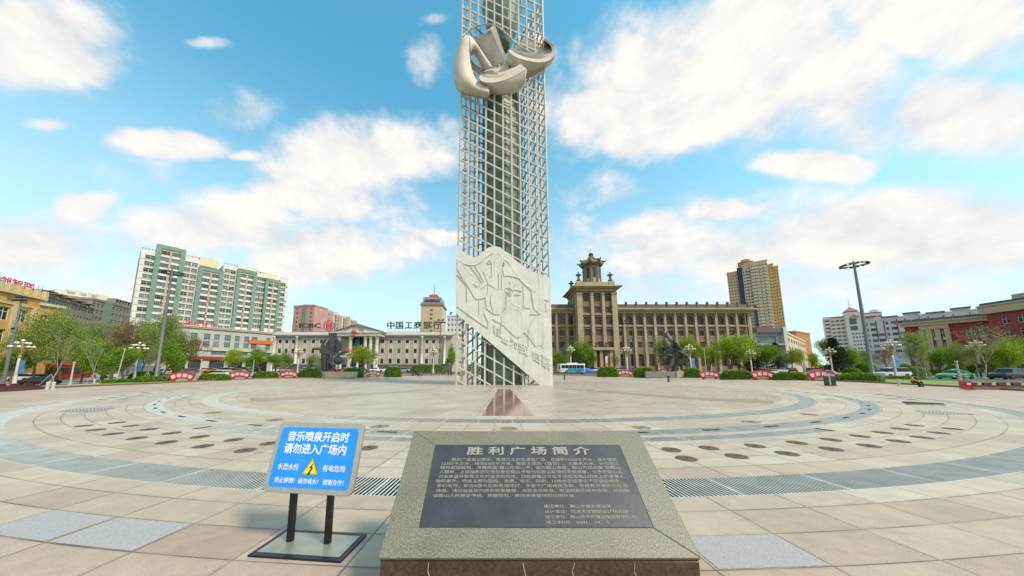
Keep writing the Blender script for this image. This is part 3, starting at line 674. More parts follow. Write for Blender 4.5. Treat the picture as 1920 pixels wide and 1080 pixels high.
for body, l, r, y in (('胜利广场是以娱乐、集散为主的交通型广场，总面积19200平方米，其中铺装', 847, 1156, 863), ('12300平方米，绿化6900平方米。雕塑主题为《盛世》，主雕高30米，分白钢三', 828, 1160, 870.5),
                      ('棱柱框架结构，浮雕底蕴“鞍山在我心中，我为鞍山奉献，鞍山为我自豪”的鞍山', 826, 1163, 878), ('人精神，上部抽象团花造型象征鞍山市现代化建设取得的丰硕成果，也表达鞍山人', 824, 1166.5, 886),
                      ('对未来盛开繁荣之花的追求和向往；四组群雕以写实手法塑造鞍山历史上的重要人', 822, 1170, 894.7), ('物和事件，喷泉主题为团结、发展、欢乐、祥和，12种水型按音乐不同自由组合，', 820, 1168, 903.2),
                      ('变幻无穷，配合8盏大型彩色摇控灯，令整个广场艳丽多彩，形成有声有色的壮观', 819, 1176, 912), ('场面。通过极具现代感的框架雕塑，大型音乐喷泉，简洁疏朗的绿地景观，共同组', 817.5, 1179, 921.3),
                      ('成鞍山人民继承传统、把握现在、奔向未来盛世的壮丽乐章。', 815.5, 1083, 930.5), ('建设单位：鞍山市城乡建设局', 1020, 1145, 950.5), ('设计单位：同济大学建筑设计研究院', 1021, 1177, 960.5),
                      ('施工单位：鞍山市市政建设集团有限公司', 1022.5, 1191, 970.5), ('竣工时间：2001．10．1', 1024, 1141, 980.5)):
    pline(body, l, r, y, 6.9)

# ------------------------------------------------------------------ warning sign
BLUE = mat('sign_blue_enamel', (.0, .25, .88), .38, 0, .08, 3, col2=(.02, .31, .93), streak=.12, bump=.03, bscale=25); SWHITE = mat('sign_white', (.82, .82, .82), .4, 0, .03)
BLK = mat('black_painted_steel', (.012, .011, .014), .35, .2, .2); YEL = mat('sign_yellow', (.85, .68, .02), .4, 0, .05)
sg = empty('warning_sign', (-1.74, 2.98, 0), -.10, 'blue fountain warning sign on two black posts with a steel base plate', 'sign')
mb = MB(); mb.box(-.43, .43, -.21, .21, .0, .018); bp_ = mb.build('base_plate', mat('dark_navy_paint', (.015, .018, .03), .4, .3), sg); bp_.location = (.035, .0, 0)
mb = MB(); mb.box(-.385, .385, -.165, .165, .018, .022); mb.build('steel_sheet', mat('worn_steel_sheet', (.36, .36, .31), .4, .5, .15, 5), bp_)
for x in (-.19, .185):
    mb = MB(); mb.box(x-.026, x+.026, -.02, .02, .02, .62); o = mb.build('post', BLK, sg); o.location.y = .02
brd = bpy.data.objects.new('sign_board', None); link(brd, sg); brd.location = (-.025, -.03, .461); brd.rotation_euler = (-.235, 0, -.026)
def rrect(w, h, r, n=6):
    p = []
    for cx, cz, a in ((w/2-r, r, -pi/2), (w/2-r, h-r, 0), (-w/2+r, h-r, pi/2), (-w/2+r, r, pi)):
        for k in range(n+1): t = a+pi/2*k/n; p.append((cx+r*cos(t), cz+r*sin(t)))
    return p
BW, BH = .926, .64
mb = MB(); mb.prism(rrect(BW, BH, .06), -.012, .022); fr = mb.build('steel_frame', STEEL, brd)
bv = fr.modifiers.new('b', 'BEVEL'); bv.width = .006; bv.segments = 2; bv.limit_method = 'ANGLE'; bakemods(fr)
mb = MB(); mb.prism([(x, z+.048) for x, z in rrect(BW-.10, BH-.096, .04)], -.0165, -.010); fc = mb.build('blue_panel', BLUE, brd)
for body, w, hh, x, z in (('音乐喷泉开启时', .66, .100, .0, .500), ('请勿进入广场内', .66, .100, -.005, .385), ('水蓖水柱', .225, .062, -.245, .222), ('有电危险', .235, .062, .235, .222),
                          ('防止摔倒！请勿戏水！ 谢谢合作！', .71, .052, .02, .105)):
    text('lettering', body, hh, SWHITE, fc, (x, -.0185, z), width=w, depth=.003, bold=.018 if hh > .08 else .003)
def tri(r, z, rr=.0):
    return [(r*cos(a)*1.0, z+r*sin(a)) for a in (radians(210), radians(330), radians(90))]
mb = MB(); mb.prism(tri(.100, .215), -.0195, -.016, 0); mb.prism(tri(.094, .215), -.0205, -.0185, 1); mb.prism(tri(.083, .215), -.0215, -.0195, 0); mb.prism(tri(.077, .215), -.0225, -.0205, 1)
mb.prism([(.016, .275), (-.016, .222), (.002, .225), (-.012, .185), (-.022, .19), (-.012, .162), (.008, .182), (.0, .184), (.024, .232), (.006, .230)][::-1], -.0245, -.0215, 0)
mb.build('hazard_triangle', [BLK, YEL], fc)
# ------------------------------------------------------------------ buildings
GL = mat('dark_window_glass', (.014, .018, .021), .2, 0, .6, .25, spec=.35, col2=(.045, .055, .06), rnd=.5)
GLW = mat('brown_window_glass', (.045, .034, .03), .2, 0, .5, .25, spec=.35, col2=(.12, .09, .075), rnd=.4); GLP = mat('pale_window_glass', (.07, .09, .09), .15, 0, .5, .25, spec=.5, col2=(.19, .22, .21), rnd=.5)
GLT = mat('teal_window_glass', (.03, .085, .085), .12, 0, .4, .3, spec=.7, col2=(.10, .19, .18), rnd=.4)
GLB = mat('blue_curtain_glass', (.004, .045, .075), .15, 0, .4, .2, spec=.6, col2=(.02, .17, .24), rnd=.2)
FW = mat('white_window_frame', (.62, .62, .60), .5); FD = mat('dark_window_frame', (.06, .05, .05), .5); FG = mat('grey_window_frame', (.33, .34, .33), .5)
FB = mat('maroon_window_frame', (.10, .045, .04), .6)
WM = {}
def winmesh(w, h, st):
    w, h = round(w, 2), round(h, 2); k = (w, h, st)
    if k in WM: return WM[k]
    fm, gm, nv, nh, fw, arch = st; mb = MB()
    fm, gm = MATS[fm], MATS[gm]
    mb.quad((0, .07, 0), (w, .07, 0), (w, .07, h), (0, .07, h), 1)
    mb.box(0, w, 0, .1, 0, fw, 0); mb.box(0, w, 0, .1, h-fw, h, 0); mb.box(0, fw, .002, .098, fw, h-fw, 0); mb.box(w-fw, w, .002, .098, fw, h-fw, 0)
    for i in range(1, nv+1): x = w*i/(nv+1); mb.box(x-fw*.4, x+fw*.4, .01, .09, fw, h-fw, 0)
    for i in range(1, nh+1): z = h*(i/(nh+1) if nh > 1 else .66); mb.box(fw, w-fw, .015, .085, z-fw*.4, z+fw*.4, 0)
    if arch:
        n = 10; P = [(w/2+w/2*cos(pi*i/n), h+w/2*arch*sin(pi*i/n)) for i in range(n+1)]; mb.prism(P[::-1][::-1], .05, .08, 1)
        Q = [(w/2+(w/2+fw*1.6)*cos(pi*i/n), h+(w/2*arch+fw*1.6)*sin(pi*i/n)) for i in range(n+1)]
        for i in range(n):
            (a, b), (c, d), (e, f), (g, hh) = P[i], P[i+1], Q[i+1], Q[i]
            mb.quad((a, -.01, b), (c, -.01, d), (e, -.01, f), (g, -.01, hh), 0)
        mb.box(w/2-fw*.4, w/2+fw*.4, .0, .06, h, h+w/2*arch, 0)
    WM[k] = mb; return mb
WMM = {}
class Bld:
    def __init__(s, name, label, cat, p0, p1, group=None, zb=None):
        s.p0 = Vector((p0.x, p0.y, 0)); s.p1 = Vector((p1.x, p1.y, 0)); d = s.p1-s.p0; s.L = d.length; s.u = d.normalized(); s.n = Vector((-s.u.y, s.u.x, 0))
        s.zb = min(T(p0.x, p0.y), T(p1.x, p1.y))-.05 if zb is None else zb
        s.root = empty(name, (p0.x, p0.y, s.zb), atan2(d.y, d.x), label, cat, group); s.w = []
    def loc(s, px, py, dy=0):
        d = ray(px, py); o = Vector((0, 0, EYE)); k = ((s.p0-o).dot(s.n)+dy)/d.dot(s.n); p = o+d*k-s.p0
        return p.dot(s.u), p.z-s.zb
    def x(s, px, py=640, dy=0): return s.loc(px, py, dy)[0]
    def z(s, py, px, dy=0): return s.loc(px, py, dy)[1]
    def win(s, x0, x1, z0, z1, st, y=.2, rz=0.0): s.w.append((x0, x1, z0, z1, st, y, rz))
    def finish(s, cap=96):
        MW = s.root.matrix_basis.copy() if False else Matrix.Translation((s.p0.x, s.p0.y, s.zb)) @ Matrix.Rotation(atan2(s.u.y, s.u.x), 4, 'Z')
        def key(w):
            p = MW @ Vector((w[0], w[5], (w[2]+w[3])/2)); return -(w[1]-w[0])*(w[3]-w[2])/(p.x**2+p.y**2+.1)
        s.w.sort(key=key)
        for w in s.w[:cap]:
            k = (round(w[1]-w[0], 2), round(w[3]-w[2], 2), w[4]); mb = winmesh(*k)
            if k not in WMM: WMM[k] = mb.mesh('window', [MATS[w[4][0]], MATS[w[4][1]]])
            o = link(bpy.data.objects.new('window', WMM[k]), s.root); o.location = (w[0], w[5], w[2]); o.rotation_euler.z = w[6]
        rest = s.w[cap:]; by = {}
        for w in rest: by.setdefault(w[4][:2], []).append(w)
        first = True
        for (fm, gm), ws in by.items():
            big = MB()
            for w in ws:
                mb = winmesh(w[1]-w[0], w[3]-w[2], w[4]); X = Matrix.Translation((w[0], w[5], w[2])) @ Matrix.Rotation(w[6], 4, 'Z')
                n = len(big.v); big.v += [tuple(X @ Vector(v)) for v in mb.v]; big.f += [tuple(i+n for i in f) for f in mb.f]; big.m += mb.m
            o = big.build('window', [MATS[fm], MATS[gm]], s.root); o['kind'] = 'stuff'
    def part(s, name, mb, m, smooth=False): return mb.build(name, m, s.root, smooth)
def hull(mb, x0, x1, y0, y1, z0, z1, mi=0, front=False):     # side, back and roof faces, front left open for a pierced wall
    mb.quad((x0, y1, z0), (x0, y0, z0), (x0, y0, z1), (x0, y1, z1), mi); mb.quad((x1, y0, z0), (x1, y1, z0), (x1, y1, z1), (x1, y0, z1), mi)
    mb.quad((x1, y1, z0), (x0, y1, z0), (x0, y1, z1), (x1, y1, z1), mi); mb.quad((x0, y0, z1), (x1, y0, z1), (x1, y1, z1), (x0, y1, z1), mi)
    if front: mb.quad((x0, y0, z0), (x1, y0, z0), (x1, y0, z1), (x0, y0, z1), mi)
S2 = lambda f, g, nv=1, nh=1, fw=.09, arch=0: (f, g, nv, nh, fw, arch)
LETB = mat('black_sign_letters', (.025, .025, .03), .4); LETR = mat('red_sign_letters', (.62, .02, .05), .4)
def letters(b, body, px0, px1, py0, py1, m, dy=0.0, depth=.25, bold=.02, name='sign_letters', slope=False):
    x0, za = b.loc(px0, py1, dy); x1, _ = b.loc(px1, py1, dy); zb = b.loc(px0, py0, dy)[1]
    o = text(name, body, (zb-za)*1.02, m, b.root, ((x0+x1)/2, dy, (za+zb)/2), width=x1-x0, depth=depth, bold=bold); return o

# --- grey bank with pediment
def bank():
    Y = 135; b = Bld('bank_building', 'long grey three storey bank with columned pediment and black rooftop letters', 'bank', place(512, Y), place(846, Y))
    wall = mat('bank_grey_stucco', (.46, .40, .33), .8, 0, .12, .3, streak=.3); trim = mat('bank_pale_trim', (.62, .57, .48), .7, 0, .1, .5, streak=.2)
    zc0, zc1, zp = b.z(631, 700), b.z(624.5, 700), b.z(683, 750)
    rows = [(b.z(643.5, 750), b.z(637.5, 750)), (b.z(662, 750), b.z(654.5, 750)), (b.z(681.5, 750), b.z(673, 750))]
    cols = [525.5, 538, 550.5, 572, 588, 603, 618, 717.7, 733, 748.5, 763.8, 779, 800.6, 813, 825.3]; hw = b.x(720.9)-b.x(717.7)
    rc = []; tr = MB()
    for px in cols:
        x = b.x(px); tr = MB()
        for i, (z0, z1) in enumerate(rows):
            rc.append((x-hw*.9, x+hw*.9, z0, z1)); b.win(x-hw*.9, x+hw*.9, z0, z1, S2('dark_window_frame', 'dark_window_glass', 1, 1, .09, 1.0 if i == 0 else 0), .05 if i == 0 else .2)
        for s in (-1, 1): tr.box(x+s*hw*1.12-.12, x+s*hw*1.12+.12, -.12, .0, zp, rows[0][1])
        for i in (0, 1): tr.box(x-hw*.55, x+hw*.55, -.10, 0, rows[i+1][1]+.5, rows[i][0]-.5)
        n = 8; w = hw*1.12
        for k in range(n):
            a, c = pi*k/n, pi*(k+1)/n; tr.prism([(x+(w-.15)*cos(a), rows[0][1]+(w-.15)*sin(a)), (x+(w+.15)*cos(a), rows[0][1]+(w+.15)*sin(a)), (x+(w+.15)*cos(c), rows[0][1]+(w+.15)*sin(c)), (x+(w-.15)*cos(c), rows[0][1]+(w-.15)*sin(c))], -.12, -.01)
        b.part('window_surround', tr, trim)
    rc = [r if i % 3 else (r[0], r[1], r[2], r[3]) for i, r in enumerate(rc)]
    mb = MB(); mb.wall(0, b.L, 0, zc0, rc, 0, .3); hull(mb, 0, b.L, 0, 34, 0, zc1+.4); b.part('wall', mb, wall)
    mb = MB(); mb.box(-.6, b.L+.6, -1.0, .02, zc0, zc0+.55); mb.box(-.9, b.L+.9, -1.4, .02, zc0+.552, zc0+1.0); mb.box(-.3, b.L+.3, -.7, .02, zc0+1.003, zc1+.4); b.part('cornice', mb, trim)
    mb = MB(); mb.box(-.3, b.L+.3, -.5, 0, 0, zp-.1); b.part('plinth', mb, mat('grey_plinth_stone', (.11, .115, .115), .7))
    for px in (516, 558, 792, 834):
        mb = MB(); mb.lathe([(.75, zp), (.75, zp+.5), (.55, zp+.6), (.5, zc0-.8), (.75, zc0-.5), (.8, zc0-.003)], 12, (b.x(px), -.5, 0)); b.part('column', mb, trim, True)
    # portico
    x0, x1 = b.x(626, 640, -7), b.x(711, 640, -7); D = -7.0; za = b.z(606.5, 663, D); zt = b.z(624, 663, D); ze = b.z(629.5, 663, D); xm = (x0+x1)/2
    mb = MB(); mb.box(x0, x1, D, -.01, ze, zt); mb.box(x0-.5, x1+.5, D-.5, -.02, zt+.002, zt+.5)
    mb.prism([(x0-.3, zt+.5), (x1+.3, zt+.5), (xm, za-.6)], D+.2, 20); pd = b.part('pediment', mb, trim)
    mb = MB()
    for s in (-1, 1):
        xe = x0-.8 if s < 0 else x1+.8
        mb.prism([(xe, zt+.5), (xe, zt+.95), (xm, za), (xm, za-.62)] if s > 0 else [(xe, zt+.5), (xm, za-.62), (xm, za), (xe, zt+.95)], D-.4, 20.2)
    mb.build('raking_cornice', mat('weathered_roof_edge', (.24, .23, .21), .8), b.root)
    cx, cz = b.loc(663.4, 622, D-.4); R = 2.9
    mb = MB(); n = 14
    P = [(cx+R*1.3*cos(pi*i/n), zt+.5+R*.95*sin(pi*i/n)) for i in range(n+1)]
    Q = [(cx+(R*1.3+.4)*cos(pi*i/n), zt+.5+(R*.95+.4)*sin(pi*i/n)) for i in range(n+1)]
    for i in range(n): mb.prism([P[i], Q[i], Q[i+1], P[i+1]], D-.5, D+.25)
    mb.build('arch_moulding', mat('weathered_roof_edge', (.24, .23, .21)), b.root)
    def emblem(px, py, r_px, dy, nm):
        ex, ez = b.loc(px, py, dy); R = b.loc(px+r_px, py, dy)[0]-ex; mb = MB(); n = 28
        for k in range(n):
            a, c = 2*pi*k/n, 2*pi*(k+1)/n
            mb.prism([(ex+R*.84*cos(a), ez+R*.84*sin(a)), (ex+R*cos(a), ez+R*sin(a)), (ex+R*cos(c), ez+R*sin(c)), (ex+R*.84*cos(c), ez+R*.84*sin(c))], dy-.15, dy+.15)
        h, t = R*.52, R*.16
        for s in (-1, 1):
            mb.box(*sorted((ex+s*R*.10, ex+s*h)), dy-.15, dy+.15, ez+h-t, ez+h)
            mb.box(*sorted((ex+s*R*.10, ex+s*h)), dy-.15, dy+.15, ez-h, ez-h+t)
            mb.box(*sorted((ex+s*(h-t), ex+s*h)), dy-.15, dy+.15, ez+h*.15, ez+h-t)
            mb.box(*sorted((ex+s*R*.10, ex+s*h)), dy-.15, dy+.15, ez+h*.12, ez+h*.12+t*.8)
            mb.box(*sorted((ex+s*R*.10, ex+s*(R*.10+t))), dy-.15, dy+.15, ez-h+t, ez-h*.05)
            mb.box(*sorted((ex+s*(h-t), ex+s*h)), dy-.15, dy+.15, ez-h+t, ez-h*.05)
            mb.box(*sorted((ex+s*R*.10, ex+s*h)), dy-.15, dy+.15, ez-h*.05-t*.3, ez-h*.05+t*.5)
        return b.part(nm, mb, LETR)
    emblem(663.4, 622.3, 4.7, D-.6, 'emblem')
    for px in (632.5, 646, 654, 682, 692, 697.5, 704):
        x = b.x(px, 650, D); zz = 0
        mb = MB(); mb.lathe([(1.0, 0), (1.0, 1.0), (.75, 1.1), (.66, ze-1.2), (.95, ze-.6), (1.0, ze-.003)], 14, (x, D+1.4 if px not in (646, 697.5) else D+4.4, 0)); b.part('portico_column', mb, trim, True)
    xa, xb = b.x(660, 650, -1), b.x(688, 650, -1); mb = MB(); mb.box(xa, xb, -.6, -.01, 3.5, ze-.2, 0); gw = b.part('glass_wall', mb, GLB)
    mb = MB()
    for i in range(7): x = xa+(xb-xa)*i/6; mb.box(x-.06, x+.06, -.68, -.601, 3.5, ze-.2)
    mb.build('mullion', FD, gw)
    xa, xb = b.x(634, 665, -13), b.x(705, 665, -13); z0, z1 = b.z(670, 665, -13), b.z(664.5, 665, -13)
    mb = MB(); mb.box(xa, xb, -13, -7.6, z0, z1); mb.box(xa-.3, xb+.3, -13.3, -7.5, z1+.002, z1+.35)
    for i in range(5): x = xa+.8+(xb-xa-1.6)*i/4; mb.lathe([(.5, 0), (.42, z0)], 10, (x, -12.3, 0))
    cn = b.part('canopy', mb, trim)
    mb = MB()
    for i in range(5):
        xx = xa+1+i*2.1; mb.prism([(xx, z1+.4), (xx+.9, z1+.4), (xx+1.7, z1+2.2), (xx+.8, z1+2.2)], -12.9, -12.7); mb.prism([(xx+.8, z1+1.0), (xx+1.9, z1+1.3), (xx+2.0, z1+1.7), (xx+.9, z1+1.4)], -12.85, -12.65)
    mb.build('red_sign', LETR, cn)
    letters(b, 'ICBC', 560, 601, 605.5, 616.5, LETB, 1.0, .3, .03); emblem(617, 610.5, 10.3, 1.0, 'emblem')
    for ch, a in zip('中国工商银行', (725.5, 742, 759, 776, 793.5, 811.5)): letters(b, ch, a, a+13.8, 603.5, 618, LETB, 1.0, .3, .018)
    for pxa, pxb in ((558, 627), (724, 826)):
        mb = MB(); za = zc1+.4; zb = b.z(616, 600, 1)
        n = 16
        for i in range(n):
            x = b.x(pxa+(pxb-pxa)*i/(n-1)); mb.tube((x, 1.4, za), (x, 1.4, zb+2), .05, n=4); mb.tube((x, 1.4, zb), (x, 3.5, za), .04, n=4)
        for z in (za+.5, zb): mb.tube((b.x(pxa), 1.4, z), (b.x(pxb), 1.4, z), .05, n=4)
        b.part('sign_frame', mb, mat('steel_sign_frame', (.2, .2, .2), .5, .5))
    b.finish()
bank()

# --- brown stone office with pagoda tower
def brown():
    Y = 110; b = Bld('stone_office_building', 'long brown stone office with pilasters and a pagoda topped tower', 'office building', place(1010, Y), place(1418, Y))
    st = mat('brown_weathered_stone', (.225, .17, .112), .85, 0, .22, .25, .15, 6, streak=.55); lt = mat('ochre_weathered_stone', (.42, .325, .205), .85, 0, .2, .4, .15, 6, streak=.6)
    dk = mat('dark_weathered_stone', (.17, .135, .10), .9, 0, .25, .4, streak=.5)
    Z = lambda py: b.z(py, 1260); zc = Z(585); zt = Z(577); zp = Z(570.5)
    pit = b.x(1181.3)-b.x(1162)
    xs = [b.x(1162+19.27*i) for i in range(13)]; xl = [b.x(1054), b.x(1074), b.x(1034), b.x(1017)]
    rc = []
    for x in xs+xl:
        hw = pit*.31
        rc.append((x-hw, x+hw, Z(609), Z(592)))
        for y0, y1 in ((630, 619.5), (652, 641), (686, 664)): rc.append((x-hw*.78, x+hw*.78, Z(y0), Z(y1)))
    for i, r in enumerate(rc):
        top = i % 4 == 0
        if top:
            b.win(r[0], r[1], r[2], r[3], S2('maroon_window_frame', 'brown_window_glass', 2, 1, .10), .45)
        else: b.win(r[0], r[1], r[2], r[3], S2('maroon_window_frame', 'brown_window_glass', 1, 1, .12), .35)
    mb = MB(); mb.wall(0, b.L, 0, zc, rc, 0, .55); hull(mb, 0, b.L, 0, 22, 0, zt); b.part('wall', mb, st)
    # arched hoods over the top windows, sills
    ar = MB(); sl = MB()
    for x in xs+xl:
        hw = pit*.31; z = Z(597); ar = MB()
        for s in (-1, 1): ar.prism([(x, Z(592)+.02), (x+s*hw, Z(592)+.02), (x+s*hw, z), (x+s*hw*.55, z+.75)] if s < 0 else [(x, Z(592)+.02), (x+hw*.55, z+.75), (x+hw, z), (x+hw, Z(592)+.02)], .10, .40)
        b.part('arched_hood', ar, st)
        sl.box(x-hw-.15, x+hw+.15, -.15, .30, Z(609)-.3, Z(609)-.01); sl.box(x-hw*.8-.1, x+hw*.8+.1, -.12, .3, Z(630)-.25, Z(630)-.01); sl.box(x-hw*.8-.1, x+hw*.8+.1, -.12, .3, Z(652)-.25, Z(652)-.01)
    b.part('window_sill', sl, lt)
    for x in [xs[0]+pit*(i+.5) for i in range(13)]+[xl[0]-pit/2, xl[0]+pit/2, xl[2]-pit*.5, xl[2]-pit*.35]+[b.L-.6, b.L-1.9]:
        mb = MB(); mb.box(x-.42, x+.42, -.55, 0, 0, Z(588)); mb.box(x-.52, x+.52, -.65, 0, 0, 1.4); mb.box(x-.3, x+.3, -.62, -.551, Z(592), Z(589)); b.part('pilaster', mb, lt)
    mb = MB(); mb.box(-.2, b.L+.3, -.60, -.003, Z(612.5), Z(611)); mb.box(-.3, b.L+.5, -.8, -.01, Z(588), zc); mb.box(-.5, b.L+1.0, -1.3, 0, zc+.003, zc+.6); mb.box(-.7, b.L+1.7, -2.0, 0, zc+.603, zc+1.0); b.part('cornice', mb, lt)
    mb = MB(); mb.frustum((-.7, b.L+1.7, -2.0, 22), zc+1.003, (.0, b.L, -.6, 21), zt); mb.box(0, b.L, -.5, 0, zt+.003, zp-.1)
    for i in range(17): x = b.L-.5-i*pit; mb.cbox(x, -.3, (zt+zp)/2+.3, .55, .8, zp-zt+1.0); mb.cbox(x, -.3, zp+.55, .3, .35, .7)
    b.part('parapet', mb, dk)
    # tower
    dy = -4.5; x0, x1 = b.x(1083.5, 600, dy), b.x(1157, 600, dy); zz = lambda py: b.z(py, 1120, dy); h1 = zz(546); TD = 13
    rc = []; cx = [b.x(p, 600, dy) for p in (1100.8, 1121.7, 1142)]; hw = pit*.29
    for i, x in enumerate(cx):
        for y0, y1 in ((565, 550), (586, 575), (608.5, 594), (629, 617), (652, 640.5)): rc.append((x-hw, x+hw, zz(y0), zz(y1)))
    mb = MB(); mb.X = Matrix.Translation((0, dy, 0)); mb.wall(x0, x1, 0, h1, rc, 0, .5); hull(mb, x0, x1, 0, TD, 0, h1); tw = b.part('tower_wall', mb, st)
    for i, r in enumerate(rc): b.win(r[0], r[1], r[2], r[3], S2('maroon_window_frame', 'brown_window_glass', 1 if i % 5 not in (0, 2) else 2, 1, .12), dy+.3)
    for p in (1087.5, 1111, 1132, 1153): 
        x = b.x(p, 600, dy); w = .95 if p in (1087.5, 1153) else .5
        mb = MB(); mb.box(x-w, x+w, dy-.6, dy, 0, zz(548)); mb.box(x-w-.1, x+w+.1, dy-.75, dy, zz(553), zz(550.5)); b.part('pilaster', mb, lt)
    mb = MB()
    for k in range(4):
        y = dy+1.2+k*3.6; mb.box(x0-.4, x0, y-.4, y+.4, 0, h1-1)
    b.part('side_pilaster', mb, lt)
    mb = MB()
    for y in (589.5, 611.5): mb.box(x0, x1, dy-.35, dy-.003, zz(y)-.15, zz(y)+.15)
    b.part('string_course', mb, lt)
    e = 1.0
    mb = MB(); mb.box(x0-.3, x1+.3, dy-.5, dy+TD+.3, h1+.003, h1+.8); mb.box(x0-1.1, x1+1.1, dy-1.3, dy+TD+1, h1+.803, h1+1.3); mb.box(x0-1.9, x1+1.9, dy-2.1, dy+TD+1.6, h1+1.303, h1+1.75); b.part('tower_cornice', mb, lt)
    z0 = h1+1.75; z1 = z0+2.2
    mb = MB(); xa, xb = x0+.2, x1-.2; ya, yb = dy+.2, dy+TD-.2
    mb.box(xa, xb, ya, ya+.3, z0+.003, z1-.4); mb.box(xa, xb, yb-.3, yb, z0+.003, z1-.4); mb.box(xa, xa+.3, ya+.3, yb-.3, z0+.003, z1-.4); mb.box(xb-.3, xb, ya+.3, yb-.3, z0+.003, z1-.4)
    for x in (xa+1, xb-1):
        for y in (ya+1, yb-1): mb.box(x-1.1, x+1.1, y-1.1, y+1.1, z0+.004, z1)
    b.part('balustrade', mb, lt)
    for x in (xa+1, xb-1):
        for y in (ya+1, yb-1):
            mb = MB(); mb.lathe([(.55, 0), (.6, .4), (.85, .5), (.85, .75), (.45, .8), (.45, 2.2), (.5, 2.2), (1.15, 2.5), (1.1, 2.65), (.35, 3.2), (.3, 3.3), (.28, 3.6), (.05, 3.9)], 8, (x, y, z1)); b.part('stone_lantern', mb, dk)
    # octagonal pagoda
    pc = (b.x(1110.5, 520, dy+6), dy+6.5); zb2 = z0; ze = b.z(500, 1110, dy+6.5); R = (b.x(1126.4, 510, dy+6)-b.x(1094.5, 510, dy+6))/2
    A = b.z(482, 1110, dy+6.5)
    mb = MB(); mb.X = Matrix.Translation((pc[0], pc[1], 0)) @ Matrix.Rotation(pi/8, 4, 'Z'); mb.lathe([(R*1.05, zb2), (R*1.05, zb2+2.4), (R*1.12, zb2+2.6), (R*.98, zb2+2.8), (R*.96, ze)], 8); pg = b.part('pagoda_wall', mb, lt)
    mb = MB()
    for k in range(8):
        t = pi/8+2*pi*k/8; mb.tube((pc[0]+R*.97*cos(t), pc[1]+R*.97*sin(t), zb2+2.8), (pc[0]+R*.97*cos(t), pc[1]+R*.97*sin(t), ze), .28, n=6)
        t = 2*pi*k/8; r = R*.93
        for s in (-.22, .22): mb.tube((pc[0]+r*cos(t+s), pc[1]+r*sin(t+s), zb2+2.8), (pc[0]+r*cos(t+s), pc[1]+r*sin(t+s), ze), .13, n=5)
    mb.build('corner_shaft', st, pg)
    mb = MB()
    for k in range(8):
        t = 2*pi*k/8; r = R*.965*cos(pi/8)*1.0
        X = Matrix.Translation((pc[0]+r*cos(t), pc[1]+r*sin(t), 0)) @ Matrix.Rotation(t-pi/2, 4, 'Z'); mb = MB(); mb.X = X
        mb.cbox(0, .0, (zb2+3.3+ze)/2+.2, .9, .12, (ze-zb2)*.42); mb.cbox(0, .25, zb2+1.2, .9, .4, 1.3); mb.build('window', GL, pg)
    mb = MB(); E2 = R*1.34; prof = [(R*1.02, ze-.5), (R*1.3, ze-.05)]
    vs = []; n = 32
    def eave(r, z, up): 
        o = []
        for k in range(n):
            t = pi/8+2*pi*k/n; f = abs(((k/(n/8)) % 1)-.5)*2; rr = r*(cos(pi/8)/cos(((t-pi/8) % (pi/4))-pi/8))*(1+.06*up*f**4); o.append((pc[0]+rr*cos(t), pc[1]+rr*sin(t), z+up*f**3*.9))
        return o
    lv = [eave(R*.95, ze-.6, 0), eave(E2, ze+.1, 1), eave(E2*1.01, ze+.5, 1), eave(R*1.15, ze+1.5, .35), eave(R*.6, ze+(A-ze)*.62, 0), eave(R*.24, A, 0)]
    for l in lv: vs += l
    mb.add(vs, [(i*n+k, i*n+(k+1) % n, (i+1)*n+(k+1) % n, (i+1)*n+k) for i in range(5) for k in range(n)])
    rf = b.part('pagoda_roof', mb, mat('brown_roof_tile', (.16, .125, .08), .8, 0, .25, 1.2))
    mb = MB()
    for k in range(8):
        P = [Vector(lv[j][k*4]) for j in (2, 3, 4, 5)]; mb.path(P, [.3, .24, .22, .2], 6)
        p = P[0]; d = (P[0]-P[1]).normalized(); mb.path([p, p+d*.5+Vector((0, 0, .3)), p+d*.6+Vector((0, 0, .9))], [.3, .34, .12], 6)
    mb.lathe([(R*.22, 0), (R*.28, .2), (R*.18, .5), (R*.28, .9), (R*.29, 1.3), (R*.22, 1.6), (R*.24, 1.65), (R*.08, 1.8)], 12, (pc[0], pc[1], A-.2)); mb.build('roof_ridge', dk, rf)
    mb = MB(); mb.tube((pc[0], pc[1], A+2), (pc[0], pc[1], b.z(466.5, 1110, dy+6.5)), .07, .04, 5); mb.build('antenna', mat('dark_iron', (.03, .03, .03), .5, .5), rf)
    # entrance
    xa, xb = b.x(1109, 655, dy-3), b.x(1150, 655, dy-3); z = b.z(656.5, 1130, dy-3)
    mb = MB(); mb.box(xa, xb, dy-4.2, dy, z, z+.9)
    for x in (xa+1, (xa+xb)/2-.6, xb-1): mb.box(x-.5, x+.5, dy-3.6, dy-2.7, 0, z)
    cn = b.part('entrance_canopy', mb, lt)
    for px in (1118, 1137):
        x = b.x(px, 655, dy-3); mb = MB(); mb.lathe([(.9, z+.9), (1.0, z+1.3), (.5, z+1.5), (.4, z+2.4), (.7, z+2.5), (.1, z+3.0)], 8, (x, dy-3.2, 0)); mb.build('stone_lantern', dk, cn)
    for px in (1125.5, 1146): 
        x = b.x(px, 680, dy); mb = MB(); mb.box(x-1.5, x+1.5, dy-.12, dy-.02, 0, b.z(671, 1126, dy)); mb.box(x-.05, x+.05, dy-.16, dy-.121, 0, b.z(671, 1126, dy)); b.part('red_door', mb, mat('red_lacquer', (.32, .035, .02), .4))
    for px in (1114.5, 1137):
        x = b.x(px, 675, dy-3.6); mb = MB(); mb.box(x-.35, x+.35, dy-3.75, dy-3.63, b.z(680, 1126, dy-3.6), b.z(668, 1126, dy-3.6)); b.part('name_board', mb, mat('white_board', (.7, .7, .68), .5))
    b.finish()
brown()

